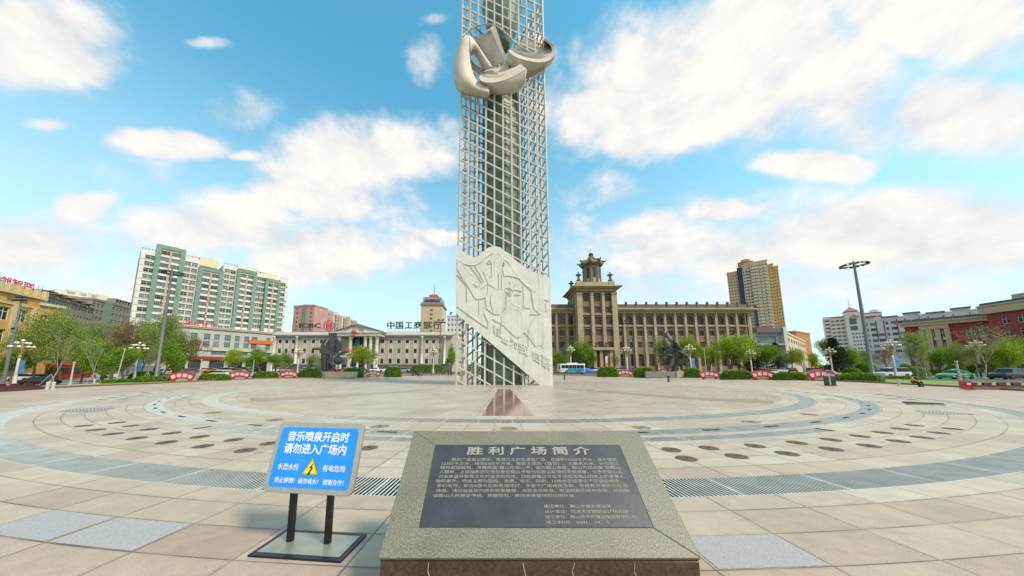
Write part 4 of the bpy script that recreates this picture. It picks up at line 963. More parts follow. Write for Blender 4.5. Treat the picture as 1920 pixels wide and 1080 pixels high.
# --- long apartment block in green and cream
def apartment():
    b = Bld('apartment_block', 'tall cream apartment slab with green framed bays above a shop podium', 'apartment block', at(249, 640, 130), at(538, 640, 176), zb=.6)
    cream = mat('apartment_cream', (.66, .64, .56), .8, 0, .1, .2, streak=.25); green = mat('apartment_green', (.17, .265, .22), .8, 0, .15, .3, streak=.3); pk = mat('apartment_band', (.50, .34, .24), .8)
    X = lambda px: b.x(px, 560); z0 = b.z(613, 340); fl = 3.05
    secs = [('c', 250, 279, 467, (270,)), ('g', 279, 335, 463, (296, 317)), ('c', 335, 365, 482, (343, 356.5)), ('g', 365, 412, 505, (380, 400.5)), ('c', 412, 439, 497, (420, 431.5)), ('g', 439, 475, 508, (451.5, 467)), ('c', 475, 494, 512, (482.5, 491)), ('g', 494, 522, 526, (502.5, 513.5)), ('c', 522, 538, 524, (529,))]
    ac = MB(); n_ac = 0; rnd = random.Random(5); bands = MB()
    body = MB(); grn = MB(); D = 16; tops = {}
    for kind, a, c, py, cols in secs:
        x0, x1 = X(a), X(c); zt = b.z(py, (a+c)/2); dy = -1.4 if kind == 'g' else (0 if a > 260 else -.6); rc = []
        nf = int((zt-z0-1.0)/fl)
        for f in range(nf):
            z = zt-1.7-(f+1)*fl+.65
            if z < z0: break
            for q in cols:
                xc = X(q); w = 1.95 if kind == 'g' else 1.15; 
                if a < 260: w = 1.7
                rc.append((xc-w, xc+w, z, z+2.0))
                b.win(xc-w, xc+w, z, z+2.0, S2('grey_window_frame' if kind == 'g' else 'white_window_frame', 'dark_window_glass' if rnd.random() < .25 else ('pale_window_glass' if rnd.random() < .7 else 'teal_window_glass'), 2 if kind == 'g' else 1, 1, .11), dy+.25)
                if rnd.random() < .42: ac.cbox(xc+rnd.choice((-1, 1))*(w+.45), dy-.3, z+rnd.uniform(-.4, .5), .6, .4, .5)
            bands.box(x0+.2, x1-.2, dy-.09, dy, z-.28, z-.05) if kind == 'c' else None
        m2 = body
        body.X = Matrix.Translation((0, dy, 0)); body.wall(x0, x1, z0-1, zt-.01, rc, 0, .35); hull(body, x0, x1, 0, D, z0-1, zt-.01); body.X = Matrix()
        if kind == 'g':
            w = (x1-x0)*.17
            for xa, xb in ((x0-.15, x0+w), (x1-w, x1+.15)): grn.box(xa, xb, dy-.5, 2, z0, zt+.3)
            grn.box(x0+w, x1-w, dy-.5, 2, zt-1.3, zt+.3)
            bands.box((x0+x1)/2-.35, (x0+x1)/2+.35, dy-.15, dy-.01, z0, zt-1.3)
            tops[a] = (x0, x1, zt)
    grn.box(X(250)-.25, X(250), -.9, 4.0, z0, b.z(470, 252)); grn.box(X(250)-.2, X(250)-.002, 9, D-.2, z0, b.z(470, 252))
    b.part('wall', body, cream); b.part('green_frame', grn, green); b.part('floor_band', bands, pk); o = b.part('air_conditioner', ac, mat('ac_unit_grey', (.22, .22, .21), .6)); o['kind'] = 'stuff'
    # lift houses on the roof and the parapet line
    rf = MB()
    for a, c, p0, p1 in ((367, 404, 478.5, 486), (441, 481, 496, 502), (488, 520, 509, 516)):
        rf.box(X(a), X(c), 4, 13, b.z(p1, a)-1.5, b.z(p0, (a+c)/2))
    b.part('lift_house', rf, mat('roof_house_cream', (.62, .56, .38), .8))
    rl = MB()
    for a, c, kind in [(s[1], s[2], s) for s in secs]:
        zt = b.z(kind[3], (a+c)/2); x0, x1 = X(a), X(c)
        for x in [x0+.3+(x1-x0-.6)*i/4 for i in range(5)]: rl.tube((x, .4, zt), (x, .4, zt+1.0), .06, n=4)
        rl.tube((x0, .4, zt+1.0), (x1, .4, zt+1.0), .07, n=4)
    b.part('roof_railing', rl, mat('dark_iron', (.03, .03, .03)))
    # podium
    dy = -7; XP = lambda px: b.x(px, 650, dy); zp = lambda py, px: b.z(py, px, dy); x0, x1 = XP(256), XP(512); zt = zp(613, 345)
    pod = mat('podium_grey_stone', (.44, .42, .36), .8, 0, .1, .3, streak=.25)
    rc = []; bays = [(333, 345), (355, 368), (379.5, 392), (399, 410), (419, 431), (438.5, 448), (456, 466), (470, 481), (498, 506)]
    z1, z2, z3, z4 = zp(622.5, 345), zp(648, 345), zp(656, 345), zp(664, 345)
    for a, c in bays:
        rc.append((XP(a), XP(c), z2, z1)); b.win(XP(a), XP(c), z2, (z1+z2)/2-.3, S2('grey_window_frame', 'teal_window_glass', 2, 1, .12), dy+.25); b.win(XP(a), XP(c), (z1+z2)/2+.3, z1, S2('grey_window_frame', 'teal_window_glass', 2, 1, .12), dy+.25)
    for a, c in ((330, 351), (355, 371), (397, 426), (440, 466), (472, 508)): rc.append((XP(a), XP(c), z4, z3)); b.win(XP(a), XP(c), z4, z3, S2('grey_window_frame', 'teal_window_glass', 4, 0, .12), dy+.25)
    zf0, zf1 = zp(673, 345), zp(667, 345)
    for a, c in ((326, 352), (357, 382), (396, 424), (432, 458), (464, 504)): rc.append((XP(a), XP(c), .2, zf0-.4)); b.win(XP(a), XP(c), .2, zf0-.4, S2('dark_window_frame', 'dark_window_glass', 5, 1, .12), dy+.25)
    mb = MB(); mb.X = Matrix.Translation((0, dy, 0)); mb.wall(x0, x1, 0, zt, rc, 0, .35); hull(mb, x0, x1, 0, 24, 0, zt); b.part('podium_wall', mb, pod)
    mb = MB(); mb.box(x0-.5, x1+.5, dy-.7, dy, zt, zt+.6); mb.box(x0-.8, x1+.8, dy-1.0, dy+.01, zt+.603, zt+1.0); mb.box(x0-.2, x1+.2, dy-.5, dy-.003, zp(653, 345)-.5, zp(652, 345)); b.part('podium_cornice', mb, mat('podium_pale_trim', (.52, .5, .43), .8))
    mb = MB(); mb.box(x0, x1, dy-.8, dy-.002, zf0, zf1); fa = b.part('red_fascia', mb, mat('shop_fascia_red', (.30, .03, .02), .6, 0, .3, .8))
    mb = MB(); mb.box(XP(465), XP(510), dy-.5, dy-.003, zp(645, 488), zp(638.5, 488)); b.part('orange_banner', mb, mat('orange_banner', (.62, .13, .03), .6))
    mb = MB()
    for i in range(4):
        xx = XP(341)+i*2.9; mb.box(xx, xx+2.0, dy-.3, dy-.1, zt+1.0, zt+1.4); mb.box(xx+.1, xx+.5, dy-.3, dy-.1, zt+1.4, zt+3.4); mb.box(xx+.7, xx+2.1, dy-.3, dy-.1, zt+2.0, zt+2.5); mb.box(xx+1.1, xx+1.5, dy-.3, dy-.1, zt+1.4, zt+3.2)
    b.part('red_sign', mb, LETR)
    b.finish()
apartment()

def simple(name, label, cat, p0, p1, ztops, D, walls, bays, fl, wst, nfl=None, z0=3, ww=.62, wh=.5, group=None, end=True, side=None, zb=0):
    """plain slab block: wall with a grid of recessed windows; ztops = roof height"""
    b = Bld(name, label, cat, p0, p1, group, zb=zb); zt = ztops; rc = []; nf = nfl or int((zt-z0-.6)/fl); pw = b.L/bays
    for f in range(nf):
        z = zt-1.1-(f+1)*fl+fl*.28
        for i in range(bays): x = pw*(i+.5); r = (x-pw*ww/2, x+pw*ww/2, z, z+fl*wh); rc.append(r); b.win(*r, wst, .2)
    mb = MB(); mb.wall(0, b.L, 0, zt, rc, 0, .3); hull(mb, 0, b.L, 0, D, 0, zt); b.part('wall', mb, walls)
    mb = MB(); mb.box(-.3, b.L+.3, -.3, -.003, zt-.5, zt+.5); mb.box(-.3, -.003, 0, D, zt-.5, zt+.5); mb.box(b.L+.003, b.L+.3, 0, D, zt-.5, zt+.5); b.part('parapet', mb, walls)
    return b
# --- pink flats behind the bank
b = simple('pink_apartment_block', 'pink and green apartment block rising behind the bank', 'apartment block', at(549, 600, 215), at(588, 600, 212), pz(573, 213), 14, mat('apartment_pink', (.50, .29, .25), .8, 0, .12, .2, streak=.3), 3, 3.1, S2('white_window_frame', 'dark_window_glass'), ww=.3)
mb = MB(); mb.box(b.L*.48, b.L*.62, -.5, -.01, 0, pz(571, 213)); b.part('green_strip', mb, mat('apartment_green', (.13, .27, .2))); b.finish()
b = simple('pink_apartment_wing', 'receding row of pink flats with balconies right of the pink block', 'apartment block', at(588, 600, 222), at(670, 600, 290), pz(572, 216), 5, mat('apartment_cream', (.5, .5, .4)), 20, 3.1, S2('white_window_frame', 'teal_window_glass', 1), ww=.6)
mb = MB(); gb = MB()
for i in range(0, 20, 4):
    x = b.L*(i+.5)/20; gb.box(x-.4, x+.4, -1.0, -.01, 0, pz(571, 216)-1)
    mb.box(x+b.L/20, x+b.L/20*2.6, -1.2, -.01, 0, pz(571, 216)+(.8 if i % 8 else -.5)); 
b.part('pink_bay', mb, mat('apartment_pink', (.50, .29, .25))); b.part('green_strip', gb, mat('apartment_green', (.13, .27, .2)))
mb = MB()
for i in range(6): mb.box(b.L*i/6+1, b.L*i/6+6, 2, 10, pz(572, 216), pz(572, 216)+2.2+(i % 2))
b.part('lift_house', mb, mat('roof_house_cream', (.62, .56, .38))); b.finish()
# --- bank tower with orange pyramid
def banktower():
    b = Bld('bank_tower', 'beige bank tower with an orange stepped pyramid roof and blue lettering', 'tower', at(788.5, 600, 230), at(828, 600, 230), zb=0)
    w = mat('tower_beige', (.53, .40, .27), .8, 0, .08, .2); z1 = b.z(572, 800); z2 = b.z(566.5, 800); z3 = b.z(560, 800); D = 20
    rc = []; xc = b.L/2
    for i in range(10): z = z1-3.5-i*3.3; rc.append((xc-1.1, xc+1.1, z-1.6, z)); b.win(xc-1.1, xc+1.1, z-1.6, z, S2('white_window_frame', 'dark_window_glass'), .2)
    mb = MB(); mb.wall(0, b.L, 0, z1, rc, 0, .3); hull(mb, 0, b.L, 0, D, 0, z1); b.part('wall', mb, w)
    for i in range(10):
        for y in (5, 10, 15): b.win(b.L+.03, b.L+1.9, z1-5-i*3.3, z1-3.3-i*3.3, S2('white_window_frame', 'dark_window_glass'), y, pi/2)
    mb = MB(); mb.box(-.8, b.L+.8, -.8, D+.8, z1+.003, z1+.9); mb.box(0, b.L, 0, D, z1+.903, z2-.01); b.part('cornice', mb, mat('tower_brown_trim', (.28, .2, .14), .8))
    mb = MB(); mb.box(1.2, b.L-1.2, 1.2, D-1.2, z2, z3+1.2); b.part('sign_storey', mb, mat('tower_grey', (.32, .34, .38), .7))
    letters(b, '交通银行', 796, 827, 561, 566.5, mat('blue_sign_letters', (.03, .04, .22), .4), .6, .3, .03)
    mb = MB(); mb.frustum((1.0, b.L-1.0, 1, D-1), z3+1.25, (5, b.L-5, 6, D-6), b.z(553, 808)); mb.box(5, b.L-5, 6, D-6, b.z(553, 808)+.003, b.z(550.5, 808)); mb.frustum((4.5, b.L-4.5, 5.5, D-5.5), b.z(550.5, 808)+.005, (6, b.L-6, 8, D-8), b.z(546.5, 808))
    rf = b.part('pyramid_roof', mb, mat('orange_roof', (.58, .16, .06), .7))
    mb = MB(); mb.tube((xc, D/2, b.z(547, 817)), (xc, D/2, b.z(524, 817)), .25, .08, 6); mb.build('antenna', mat('dark_iron', (.03, .03, .03)), rf)
    b.finish()
banktower()
b = simple('white_office', 'small white office block glimpsed through the tower foot', 'office building', at(838, 600, 200), at(872, 600, 200), pz(592, 200), 12, mat('office_white', (.62, .62, .6), .8), 5, 3.6, S2('white_window_frame', 'dark_window_glass'), ww=.5)
letters(b, '政', 843, 849, 585, 591.5, LETB, .5, .3); b.finish()
# --- cylinder-fronted yellow high-rise
def yellow():
    Y = 280; b = Bld('yellow_high_rise', 'very tall yellow and cream apartment tower with a dark blue stripe', 'apartment tower', at(1371, 600, 290), at(1470, 600, 266), zb=0)
    yl = mat('tower_yellow', (.62, .40, .11), .8, 0, .06, .1); be = mat('tower_beige2', (.60, .41, .19), .8, 0, .08, .2); nv = mat('tower_navy', (.03, .05, .09), .6); wh = mat('tower_white', (.64, .52, .33), .8)
    X = lambda px: b.x(px, 590); Z = lambda py, px=1410: b.z(py, px); st = S2('white_window_frame', 'dark_window_glass', 1, 0, .14)
    def block(x0, x1, y0, py, m, nm, bays, D=24, rt=True):
        zt = Z(py); rc = []; pw = (x1-x0)/bays; nf = int((zt-6)/3.1)
        for f in range(nf):
            z = zt-2.2-f*3.1
            for i in range(bays): x = x0+pw*(i+.5); rc.append((x-pw*.32, x+pw*.32, z-1.5, z)); b.win(x-pw*.32, x+pw*.32, z-1.5, z, st, y0+.2)
        mb = MB(); mb.X = Matrix.Translation((0, y0, 0)); mb.wall(x0, x1, 0, zt, rc, 0, .4); hull(mb, x0, x1, 0, D, 0, zt); mb.box(x0-.3, x1+.3, -.3, D, zt+.003, zt+1.4); b.part(nm, mb, m)
        return zt
    block(X(1371), X(1391), 2, 505, be, 'beige_wing', 4)
    mb = MB(); zt = Z(498); mb.box(X(1391), X(1401), .5, 20, 0, zt); mb.box(X(1416)-.0, X(1420), -5.2, -1, 0, Z(575)); b.part('navy_stripe', mb, nv)
    block(X(1401), X(1417), -1, 497, wh, 'red_bay', 3); block(X(1417), X(1432), -4, 496, wh, 'white_bay', 3); block(X(1432), X(1450), -2, 495, wh, 'balcony_bay', 3)
    block(X(1450), X(1461), 0, 503, yl, 'yellow_bay', 2); zt = block(X(1461), X(1471), 3, 507, yl, 'yellow_wing', 2)
    for f in range(26):
        for y in (7, 10.5, 16, 19.5, 24): b.win(X(1471)+.05, X(1471)+1.5, zt-4-f*3.1, zt-2.4-f*3.1, st, y, pi/2)
    mb = MB()
    for f in range(28):
        z = Z(500)-3.9-f*3.1
        for a, c, y in ((1403, 1408, -1), (1410, 1415, -1), (1418, 1424, -4), (1426, 1431, -4), (1434, 1440, -2), (1443, 1449, -2)): mb.box(X(a), X(c), y-1.1, y-.003, z, z+1.0)
    o = b.part('balcony', mb, mat('balcony_white', (.62, .58, .52), .7)); o['kind'] = 'stuff'
    cx = X(1409.5); mb = MB(); z = Z(497)+1.4; mb.lathe([(5.2, z), (5.2, z+1.6), (6.4, z+1.8), (6.6, z+2.4), (4, z+2.5), (4, z+4.0), (6.2, z+4.1), (6.4, z+4.7), (3, z+5.2), (2.6, z+7.0), (3.6, z+7.1), (.2, z+8.2)], 12, (cx, 8, 0)); b.part('roof_crown', mb, be)
    mb = MB(); mb.box(X(1391), X(1402), 6, 16, Z(498), Z(494)); mb.box(X(1434), X(1448), 6, 16, Z(495)+1.4, Z(493)); b.part('lift_house', mb, be)
    b.finish(90)
yellow()
# --- low buildings right of the stone office
b = Bld('glass_shop_block', 'low grey building with a glazed front and a tall pale end pillar', 'shop building', at(1419, 660, 128), at(1474, 660, 128), zb=1)
gy = mat('shop_grey', (.36, .36, .34), .7, 0, .1, .3); X = lambda p: b.x(p, 660); Z = lambda p: b.z(p, 1450)
mb = MB(); r = (X(1421), X(1458), Z(644), Z(630)); mb.wall(0, X(1467), 0, Z(615.5)-2, [r], 0, .4); hull(mb, 0, X(1467), 0, 20, 0, Z(615.5)-2); b.part('wall', mb, gy)
mb = MB(); mb.box(0, X(1467)+.6, -1.2, 20, Z(615.5)-1.99, Z(615.5)); b.part('roof_edge', mb, mat('dark_grey_metal', (.12, .12, .12), .6))
b.win(*r, S2('grey_window_frame', 'teal_window_glass', 9, 2, .12), .25)
mb = MB(); mb.box(X(1467)+.1, X(1473.5), -1.6, 6, 0, Z(614)); b.part('pillar', mb, mat('pale_concrete', (.55, .55, .52), .7)); mb = MB(); mb.box(0, X(1467), -2.2, -.01, Z(648), Z(645)); b.part('canopy', mb, gy)
letters(b, '大银行', 1419, 1449, 611, 616.5, LETR, -1.0, .3, .03); b.finish()
b = simple('cream_corner_shop', 'cream three storey corner building beside the side street', 'shop building', at(1474, 660, 140), at(1512, 660, 190), pz(622, 141)-1, 14, mat('shop_cream', (.55, .44, .30), .8, 0, .1, .3), 9, 4.2, S2('white_window_frame', 'dark_window_glass', 1), ww=.5, wh=.45, zb=1); b.finish()
b = simple('orange_brick_block', 'windowless orange brown block closing the side street row', 'building', at(1497, 660, 192), at(1523, 660, 205), pz(622.5, 195)-1, 18, mat('orange_render', (.42, .19, .07), .8, 0, .12, .3), 3, 8, S2('white_window_frame', 'dark_window_glass'), nfl=1, ww=.1, wh=.1, zb=1); b.finish()
# --- hospital
def hospital():
    Y = 250; b = Bld('hospital', 'white hospital with a red pyramid roof, red cross emblem and green glass panels', 'hospital', at(1550, 640, 270), at(1668, 640, 245), zb=0)
    wh = mat('hospital_white', (.66, .65, .63), .7, 0, .05, .2); X = lambda p: b.x(p, 630); Z = lambda p, q=1600: b.z(p, q); st = S2('white_window_frame', 'dark_window_glass', 3, 0, .15)
    def blk(nm, a, c, py, y0, bays, m=wh, fl=3.5, ww=.8, D=18):
        x0, x1 = X(a), X(c); zt = Z(py); rc = []; pw = (x1-x0)/bays if bays else 1
        for f in range(int((zt-8)/fl) if bays else 0):
            z = zt-3-f*fl
            for i in range(bays): x = x0+pw*(i+.5); rc.append((x-pw*ww/2, x+pw*ww/2, z-1.7, z)); b.win(x-pw*ww/2, x+pw*ww/2, z-1.7, z, st, y0+.25)
        mb = MB(); mb.X = Matrix.Translation((0, y0, 0)); mb.wall(x0, x1, 0, zt, rc, 0, .4); hull(mb, x0, x1, 0, D, 0, zt); b.part(nm, mb, m)
    blk('curved_end_wing', 1549, 1561, 589, 4, 1); blk('left_wing', 1561, 1589, 591, 2, 3); blk('centre_block', 1589, 1624, 586, -5, 0); blk('right_wing', 1624, 1662, 588, 2, 4)
    mb = MB(); mb.box(X(1562), X(1588), 1.6, 1.99, Z(592.5), Z(590.5)); mb.box(X(1625), X(1661), 1.6, 1.99, Z(590), Z(588.2)); b.part('red_line', mb, mat('hospital_red', (.45, .04, .05), .6))
    rc = MB()
    for a, c in ((598, 609), (612.5, 620)): rc.box(X(1596), X(1609), -5.3, -5.01, Z(c), Z(a))
    b.part('green_panel', rc, mat('hospital_green_glass', (.03, .13, .10), .2, 0, .1, .3))
    for f in range(8):
        z = Z(625)-f*3.2
        for i in range(4): b.win(X(1597)+i*1.75, X(1597)+i*1.75+1.2, z-1.5, z, S2('white_window_frame', 'dark_window_glass'), -5.12)
    mb = MB(); cx, cz = b.loc(1601.5, 594, -5.2); mb.prism([(cx, cz-2.2), (cx+2.8, cz), (cx, cz+2.2), (cx-2.8, cz)], -5.35, -5.02, 0); mb.prism([(cx, cz-1.5), (cx+1.9, cz), (cx, cz+1.5), (cx-1.9, cz)], -5.45, -5.352, 1); mb.box(cx-.35, cx+.35, -5.55, -5.453, cz-1, cz+1, 0); mb.box(cx-1, cx-.352, -5.55, -5.453, cz-.35, cz+.35, 0); mb.box(cx+.352, cx+1, -5.55, -5.453, cz-.35, cz+.35, 0)
    b.part('emblem', mb, [mat('hospital_red', (.45, .04, .05)), wh])
    x0, x1 = X(1591), X(1613); mb = MB(); mb.box(x0, x1, -3, 9, Z(586), Z(584)); mb.frustum((x0-1, x1+1, -4, 10), Z(584)+.003, ((x0+x1)/2-.3, (x0+x1)/2+.3, 2.7, 3.3), Z(574.5)); rf = b.part('pyramid_roof', mb, mat('rose_roof', (.42, .12, .11), .7))
    mb = MB(); mb.tube(((x0+x1)/2, 3, Z(575)), ((x0+x1)/2, 3, Z(559)), .25, .08, 5); mb.build('antenna', FG, rf)
    mb = MB(); mb.box(X(1642), X(1656), 4, 14, Z(588), Z(583)); b.part('lift_house', mb, wh)
    b.finish()
hospital()
# --- white apartments with red roof trim
def redtrim():
    b = Bld('red_trimmed_apartments', 'white apartment row with red roof edges and bays, behind the maroon office', 'apartment block', at(1627, 660, 165), at(1872, 660, 134), zb=0)
    wh = mat('apartment_white', (.55, .56, .57), .8, 0, .08, .2, streak=.25); rd = mat('trim_red', (.40, .035, .04), .7); zt = b.z(598, 1628); rnd = random.Random(2); n = 16; pw = b.L/n; rc = []
    for f in range(6):
        z = zt-2.4-f*3.05
        for i in range(n):
            if i % 3 == 2 and rnd.random() < .4: continue
            w = pw*(.46 if i % 3 else .22); x = pw*(i+.5); rc.append((x-w, x+w, z-1.6, z)); b.win(x-w, x+w, z-1.6, z, S2('grey_window_frame', 'dark_window_glass' if rnd.random() < .75 else 'teal_window_glass', 2, 0, .1), .2)
    mb = MB(); mb.wall(0, b.L, 0, zt, rc, 0, .3); hull(mb, 0, b.L, 0, 13, 0, zt); b.part('wall', mb, wh)
    mb = MB(); rb = MB()
    for i in range(0, n, 3):
        x = pw*i; h = 0 if (i//3) % 2 else 1.6
        mb.box(x-.4, x+pw*2.2, -1.1, 6, zt+h*.6, zt+h*.6+.45)
        if h: rb = MB(); rb.box(x, x+pw*2, -.02, 5.5, zt+.003, zt+h*.6); b.part('attic', rb, wh)
    for i in range(0, n, 3):
        for s in (0, 2): x = pw*(i+s)+(.15 if s == 0 else -.15); mb.box(x-.14, x+.14, -.25, -.003, zt-12, zt-1.5)
    b.part('red_roof_edge', mb, rd)
    b.finish(90)
redtrim()
# --- maroon office, two parts
def maroon():
    rd = mat('maroon_render', (.30, .052, .048), .8, 0, .14, .3, streak=.4); cr = mat('cream_trim', (.52, .41, .25), .75, 0, .12, .5, streak=.3)
    b = Bld('maroon_office', 'maroon office with cream pilastered portico behind bare trees', 'office building', at(1704, 660, 98), at(1872, 660, 84), zb=0)
    X = lambda p: b.x(p, 640); zt = b.z(608, 1706); st = S2('white_window_frame', 'dark_window_glass', 1, 1, .10); rc = []
    for q, w in ((1737, .8), (1753, .9), (1770, .95), (1825, .85), (1841, .85), (1862, .9)):
        for z in (zt-4.9, zt-8.6, zt-12.3): x = X(q); rc.append((x-w, x+w, z, z+2.0)); b.win(x-w, x+w, z, z+2.0, st, .2)
    mb = MB(); mb.wall(0, b.L, 0, zt, rc, 0, .3); hull(mb, 0, b.L, 0, 6, 0, zt); b.part('wall', mb, rd)
    mb = MB(); mb.box(-.5, b.L, -.9, -.003, zt-.9, zt); mb.box(-.8, b.L, -1.3, -.003, zt+.003, zt+.5); mb.box(X(1728), X(1785), -.55, -.003, zt-2.2, zt-.91); b.part('cornice', mb, cr)
    for q in (1730, 1745, 1761.5, 1780): x = X(q); mb = MB(); mb.box(x-.5, x+.5, -.3, -.004, 0, zt-2.21); b.part('pilaster', mb, cr)
    mb = MB()
    for i in range(40): x = b.L*i/40; mb.cbox(x+.3, -.5, zt+.85, .5, .9, .7)
    b.part('roof_tile_edge', mb, mat('grey_roof_tile', (.17, .16, .14), .8))
    mb = MB(); mb.box(b.L*.2, b.L, 2, 5.5, zt+.01, zt+1.5); b.part('roof_storey', mb, mat('grey_roof_tile', (.17, .16, .14)))
    for i in range(6):
        x = X((1754, 1771, 1825, 1841, 1862, 1737)[i]); mb = MB(); mb.cbox(x+.4, -.3, zt-(5.4, 5.4, 9.2, 5.4, 9.2, 9.1)[i], .9, .5, .65); b.part('air_conditioner', mb, mat('ac_unit_white', (.55, .55, .52)))
    b.finish()
    b = Bld('maroon_wing', 'taller maroon office wing at the right edge with white windows', 'office building', at(1866, 660, 82.5), at(1985, 660, 72.5), zb=0)
    X = lambda p: b.x(p, 620); zt = b.z(573, 1868); rc = []
    for q in (1890, 1921, 1950, 1975):
        for i in range(5): x = X(q); z = zt-5.2-3.55*i; rc.append((x-.75, x+.75, z, z+1.9)); b.win(x-.75, x+.75, z, z+1.9, st, .2)
    mb = MB(); mb.wall(0, b.L, 0, zt, rc, 0, .3); hull(mb, 0, b.L, 0, 14, 0, zt); b.part('wall', mb, rd)
    mb = MB(); mb.box(-.6, b.L, -.9, -.003, zt-2.0, zt); mb.box(-.9, b.L, -1.2, 10, zt+.003, zt+.4); mb.box(-.6, -.003, 0, 14, zt-2, zt); b.part('cornice', mb, cr)
    mb = MB()
    for i in range(36): mb.cbox(b.L*i/36, -.6, zt+.7, .45, .9, .6)
    b.part('roof_tile_edge', mb, mat('grey_roof_tile', (.17, .16, .14))); mb = MB(); mb.box(2, b.L, 4, 12, zt+.41, zt+3); b.part('roof_storey', mb, mat('roof_grey', (.34, .33, .30), .8)); b.finish()
maroon()
# --- orange office on the left with red roof lettering
def orange():
    b = Bld('orange_office', 'orange plastered office at the left edge with red lettering on its roof', 'office building', at(-95, 640, 57), at(66, 640, 71), zb=-1)
    og = mat('orange_plaster', (.56, .33, .10), .8, 0, .12, .3, .1, 8, streak=.25); cr = mat('cream_plaster', (.60, .47, .24), .8, 0, .1, .5); X = lambda p: b.x(p, 600); zt = b.z(548, 30)
    st = S2('white_window_frame', 'dark_window_glass', 1, 1, .13); rc = []
    for q in (-75, -42, 5, 41):
        x = X(q)
        for z, h in ((zt-6.6, 3.0), (zt-11.6, 3.0), (zt-16.4, 3.0)): rc.append((x-1.0, x+1.0, z, z+h)); b.win(x-1.0, x+1.0, z, z+h, st, .25)
    mb = MB(); mb.wall(0, b.L, 0, zt, rc, 0, .4); hull(mb, 0, b.L, 0, 16, 0, zt); b.part('wall', mb, og)
    mb = MB(); mb.box(-.2, b.L+.3, -.5, -.003, zt-.5, zt+.1); mb.box(-.2, b.L+.1, -.25, -.003, zt-2.9, zt-2.6); mb.box(0, b.L, -.1, 0, zt+.103, zt+1.2); b.part('cornice', mb, cr)
    for q in (-90, -58, -24, 22, 58): x = X(q); mb = MB(); mb.box(x-.45, x+.45, -.35, -.004, 0, zt-2.91); b.part('pilaster', mb, cr)
    mb = MB()
    for i in range(9): mb = MB(); mb.cbox(b.L*i/8, -.1, zt+.9, .7, .7, 1.5); b.part('parapet_pier', mb, cr)
    mb = MB()
    for q in (-50, -20, 10, 38): x = X(q); mb.cbox(x, -.06, zt-1.6, 1.2, .1, .8)
    b.part('carved_panel', mb, mat('dark_ochre', (.26, .13, .03), .8))
    text('sign_letters', '德邻智联', 2.1, LETR, b.root, ((b.x(-22, 520, .3)+b.x(62, 535, .3))/2, .3, b.z(532, 25, .3)), width=b.x(62, 540, .3)-b.x(-28, 520, .3), depth=.08, bold=.012)
    text('sign_letters', 'www.eb.ansteel.cn', .95, LETR, b.root, ((b.x(-30, 535, .3)+b.x(58, 545, .3))/2, .3, b.z(541.5, 25, .3)), width=b.x(58, 545, .3)-b.x(-40, 535, .3), depth=.06, bold=.01)
    mb = MB(); zl = b.z(533, 25, .5)
    for i in range(12): x = X(-30)+(b.L-X(-30))*i/11; mb.tube((x, .6, zt+1), (x, .6, zl+1.2), .05, n=4)
    b.part('sign_frame', mb, mat('dark_iron', (.03, .03, .03)))
    # lower wing
    w = Bld('orange_wing', 'lower orange wing with pale parapet right of the lettered office', 'office building', at(60, 640, 70), at(104, 640, 74), zb=-1)
    zt = w.z(569, 75); rc = []
    for q in (83,):
        x = w.x(q, 600)
        for z in (zt-5, zt-9.6): rc.append((x-.75, x+.75, z, z+2.4)); w.win(x-.75, x+.75, z, z+2.4, st, .25)
    mb = MB(); mb.wall(0, w.L, 0, zt, rc, 0, .4); hull(mb, 0, w.L, 0, 14, 0, zt); w.part('wall', mb, og)
    mb = MB(); mb.box(-.1, w.L+.3, -.5, -.003, zt-.4, zt+.2); mb.box(w.L+.003, w.L+.4, 0, 14, zt-.4, zt+.2); w.part('cornice', mb, mat('pale_parapet', (.6, .55, .42), .8)); w.finish(); b.finish()
orange()
# --- grey-brown flats behind the left trees
b = simple('grey_brown_flats', 'grey brown flats with flat overhanging roofs behind the left trees', 'apartment block', at(64, 640, 112), at(165, 640, 140), pz(553, 113)+.0, 14, mat('flats_grey_brown', (.30, .245, .20), .8, 0, .12, .3, streak=.3), 14, 3.3, S2('grey_window_frame', 'teal_window_glass', 2), ww=.7, wh=.55)
mb = MB(); zt = pz(553, 113)
for i in range(5): mb.box(b.L*i/5, b.L*i/5+5, -1.2, 10, zt+1.5, zt+1.9); mb.box(b.L*i/5+.5, b.L*i/5+4.5, .5, 9, zt, zt+1.5)
b.part('roof_pavilion', mb, mat('flats_grey_brown', (.3, .2, .2))); b.finish()
b = simple('grey_green_flats', 'lower terrace of flats with dark window openings left of the tall apartment slab', 'apartment block', at(160, 640, 140), at(246, 640, 165), pz(563, 143), 14, mat('flats_taupe', (.27, .235, .20), .8, 0, .12, .3, streak=.3), 12, 3.3, S2('grey_window_frame', 'dark_window_glass', 2), ww=.7, wh=.55)
mb = MB(); zt = pz(563, 143)
for i in range(8): mb.box(b.L*(.45+i*.07), b.L*(.45+i*.07)+.5, -.3, 3, zt, zt+2.6)
mb.box(b.L*.45, b.L*.96, -.4, 3, zt+2.6, zt+3.0); b.part('roof_frame', mb, mat('flats_taupe', (.27, .23, .2)))
mb = MB(); mb.box(b.L*.25, b.L*.40, -.4, -.01, 0, zt); b.part('green_strip', mb, mat('apartment_green', (.13, .27, .2))); b.finish()
b = simple('cream_tower_flats', 'distant cream flats peeping above the grey brown roofs at left', 'apartment block', at(80, 620, 210), at(172, 620, 230), pz(551, 215), 16, mat('apartment_cream', (.5, .5, .4)), 16, 3.1, S2('white_window_frame', 'dark_window_glass'), ww=.4)
mb = MB(); zt = pz(551, 215)
for i in range(4): mb.box(b.L*i/4+2, b.L*i/4+11, 2, 12, zt, zt+3+(i % 2)*1.2)
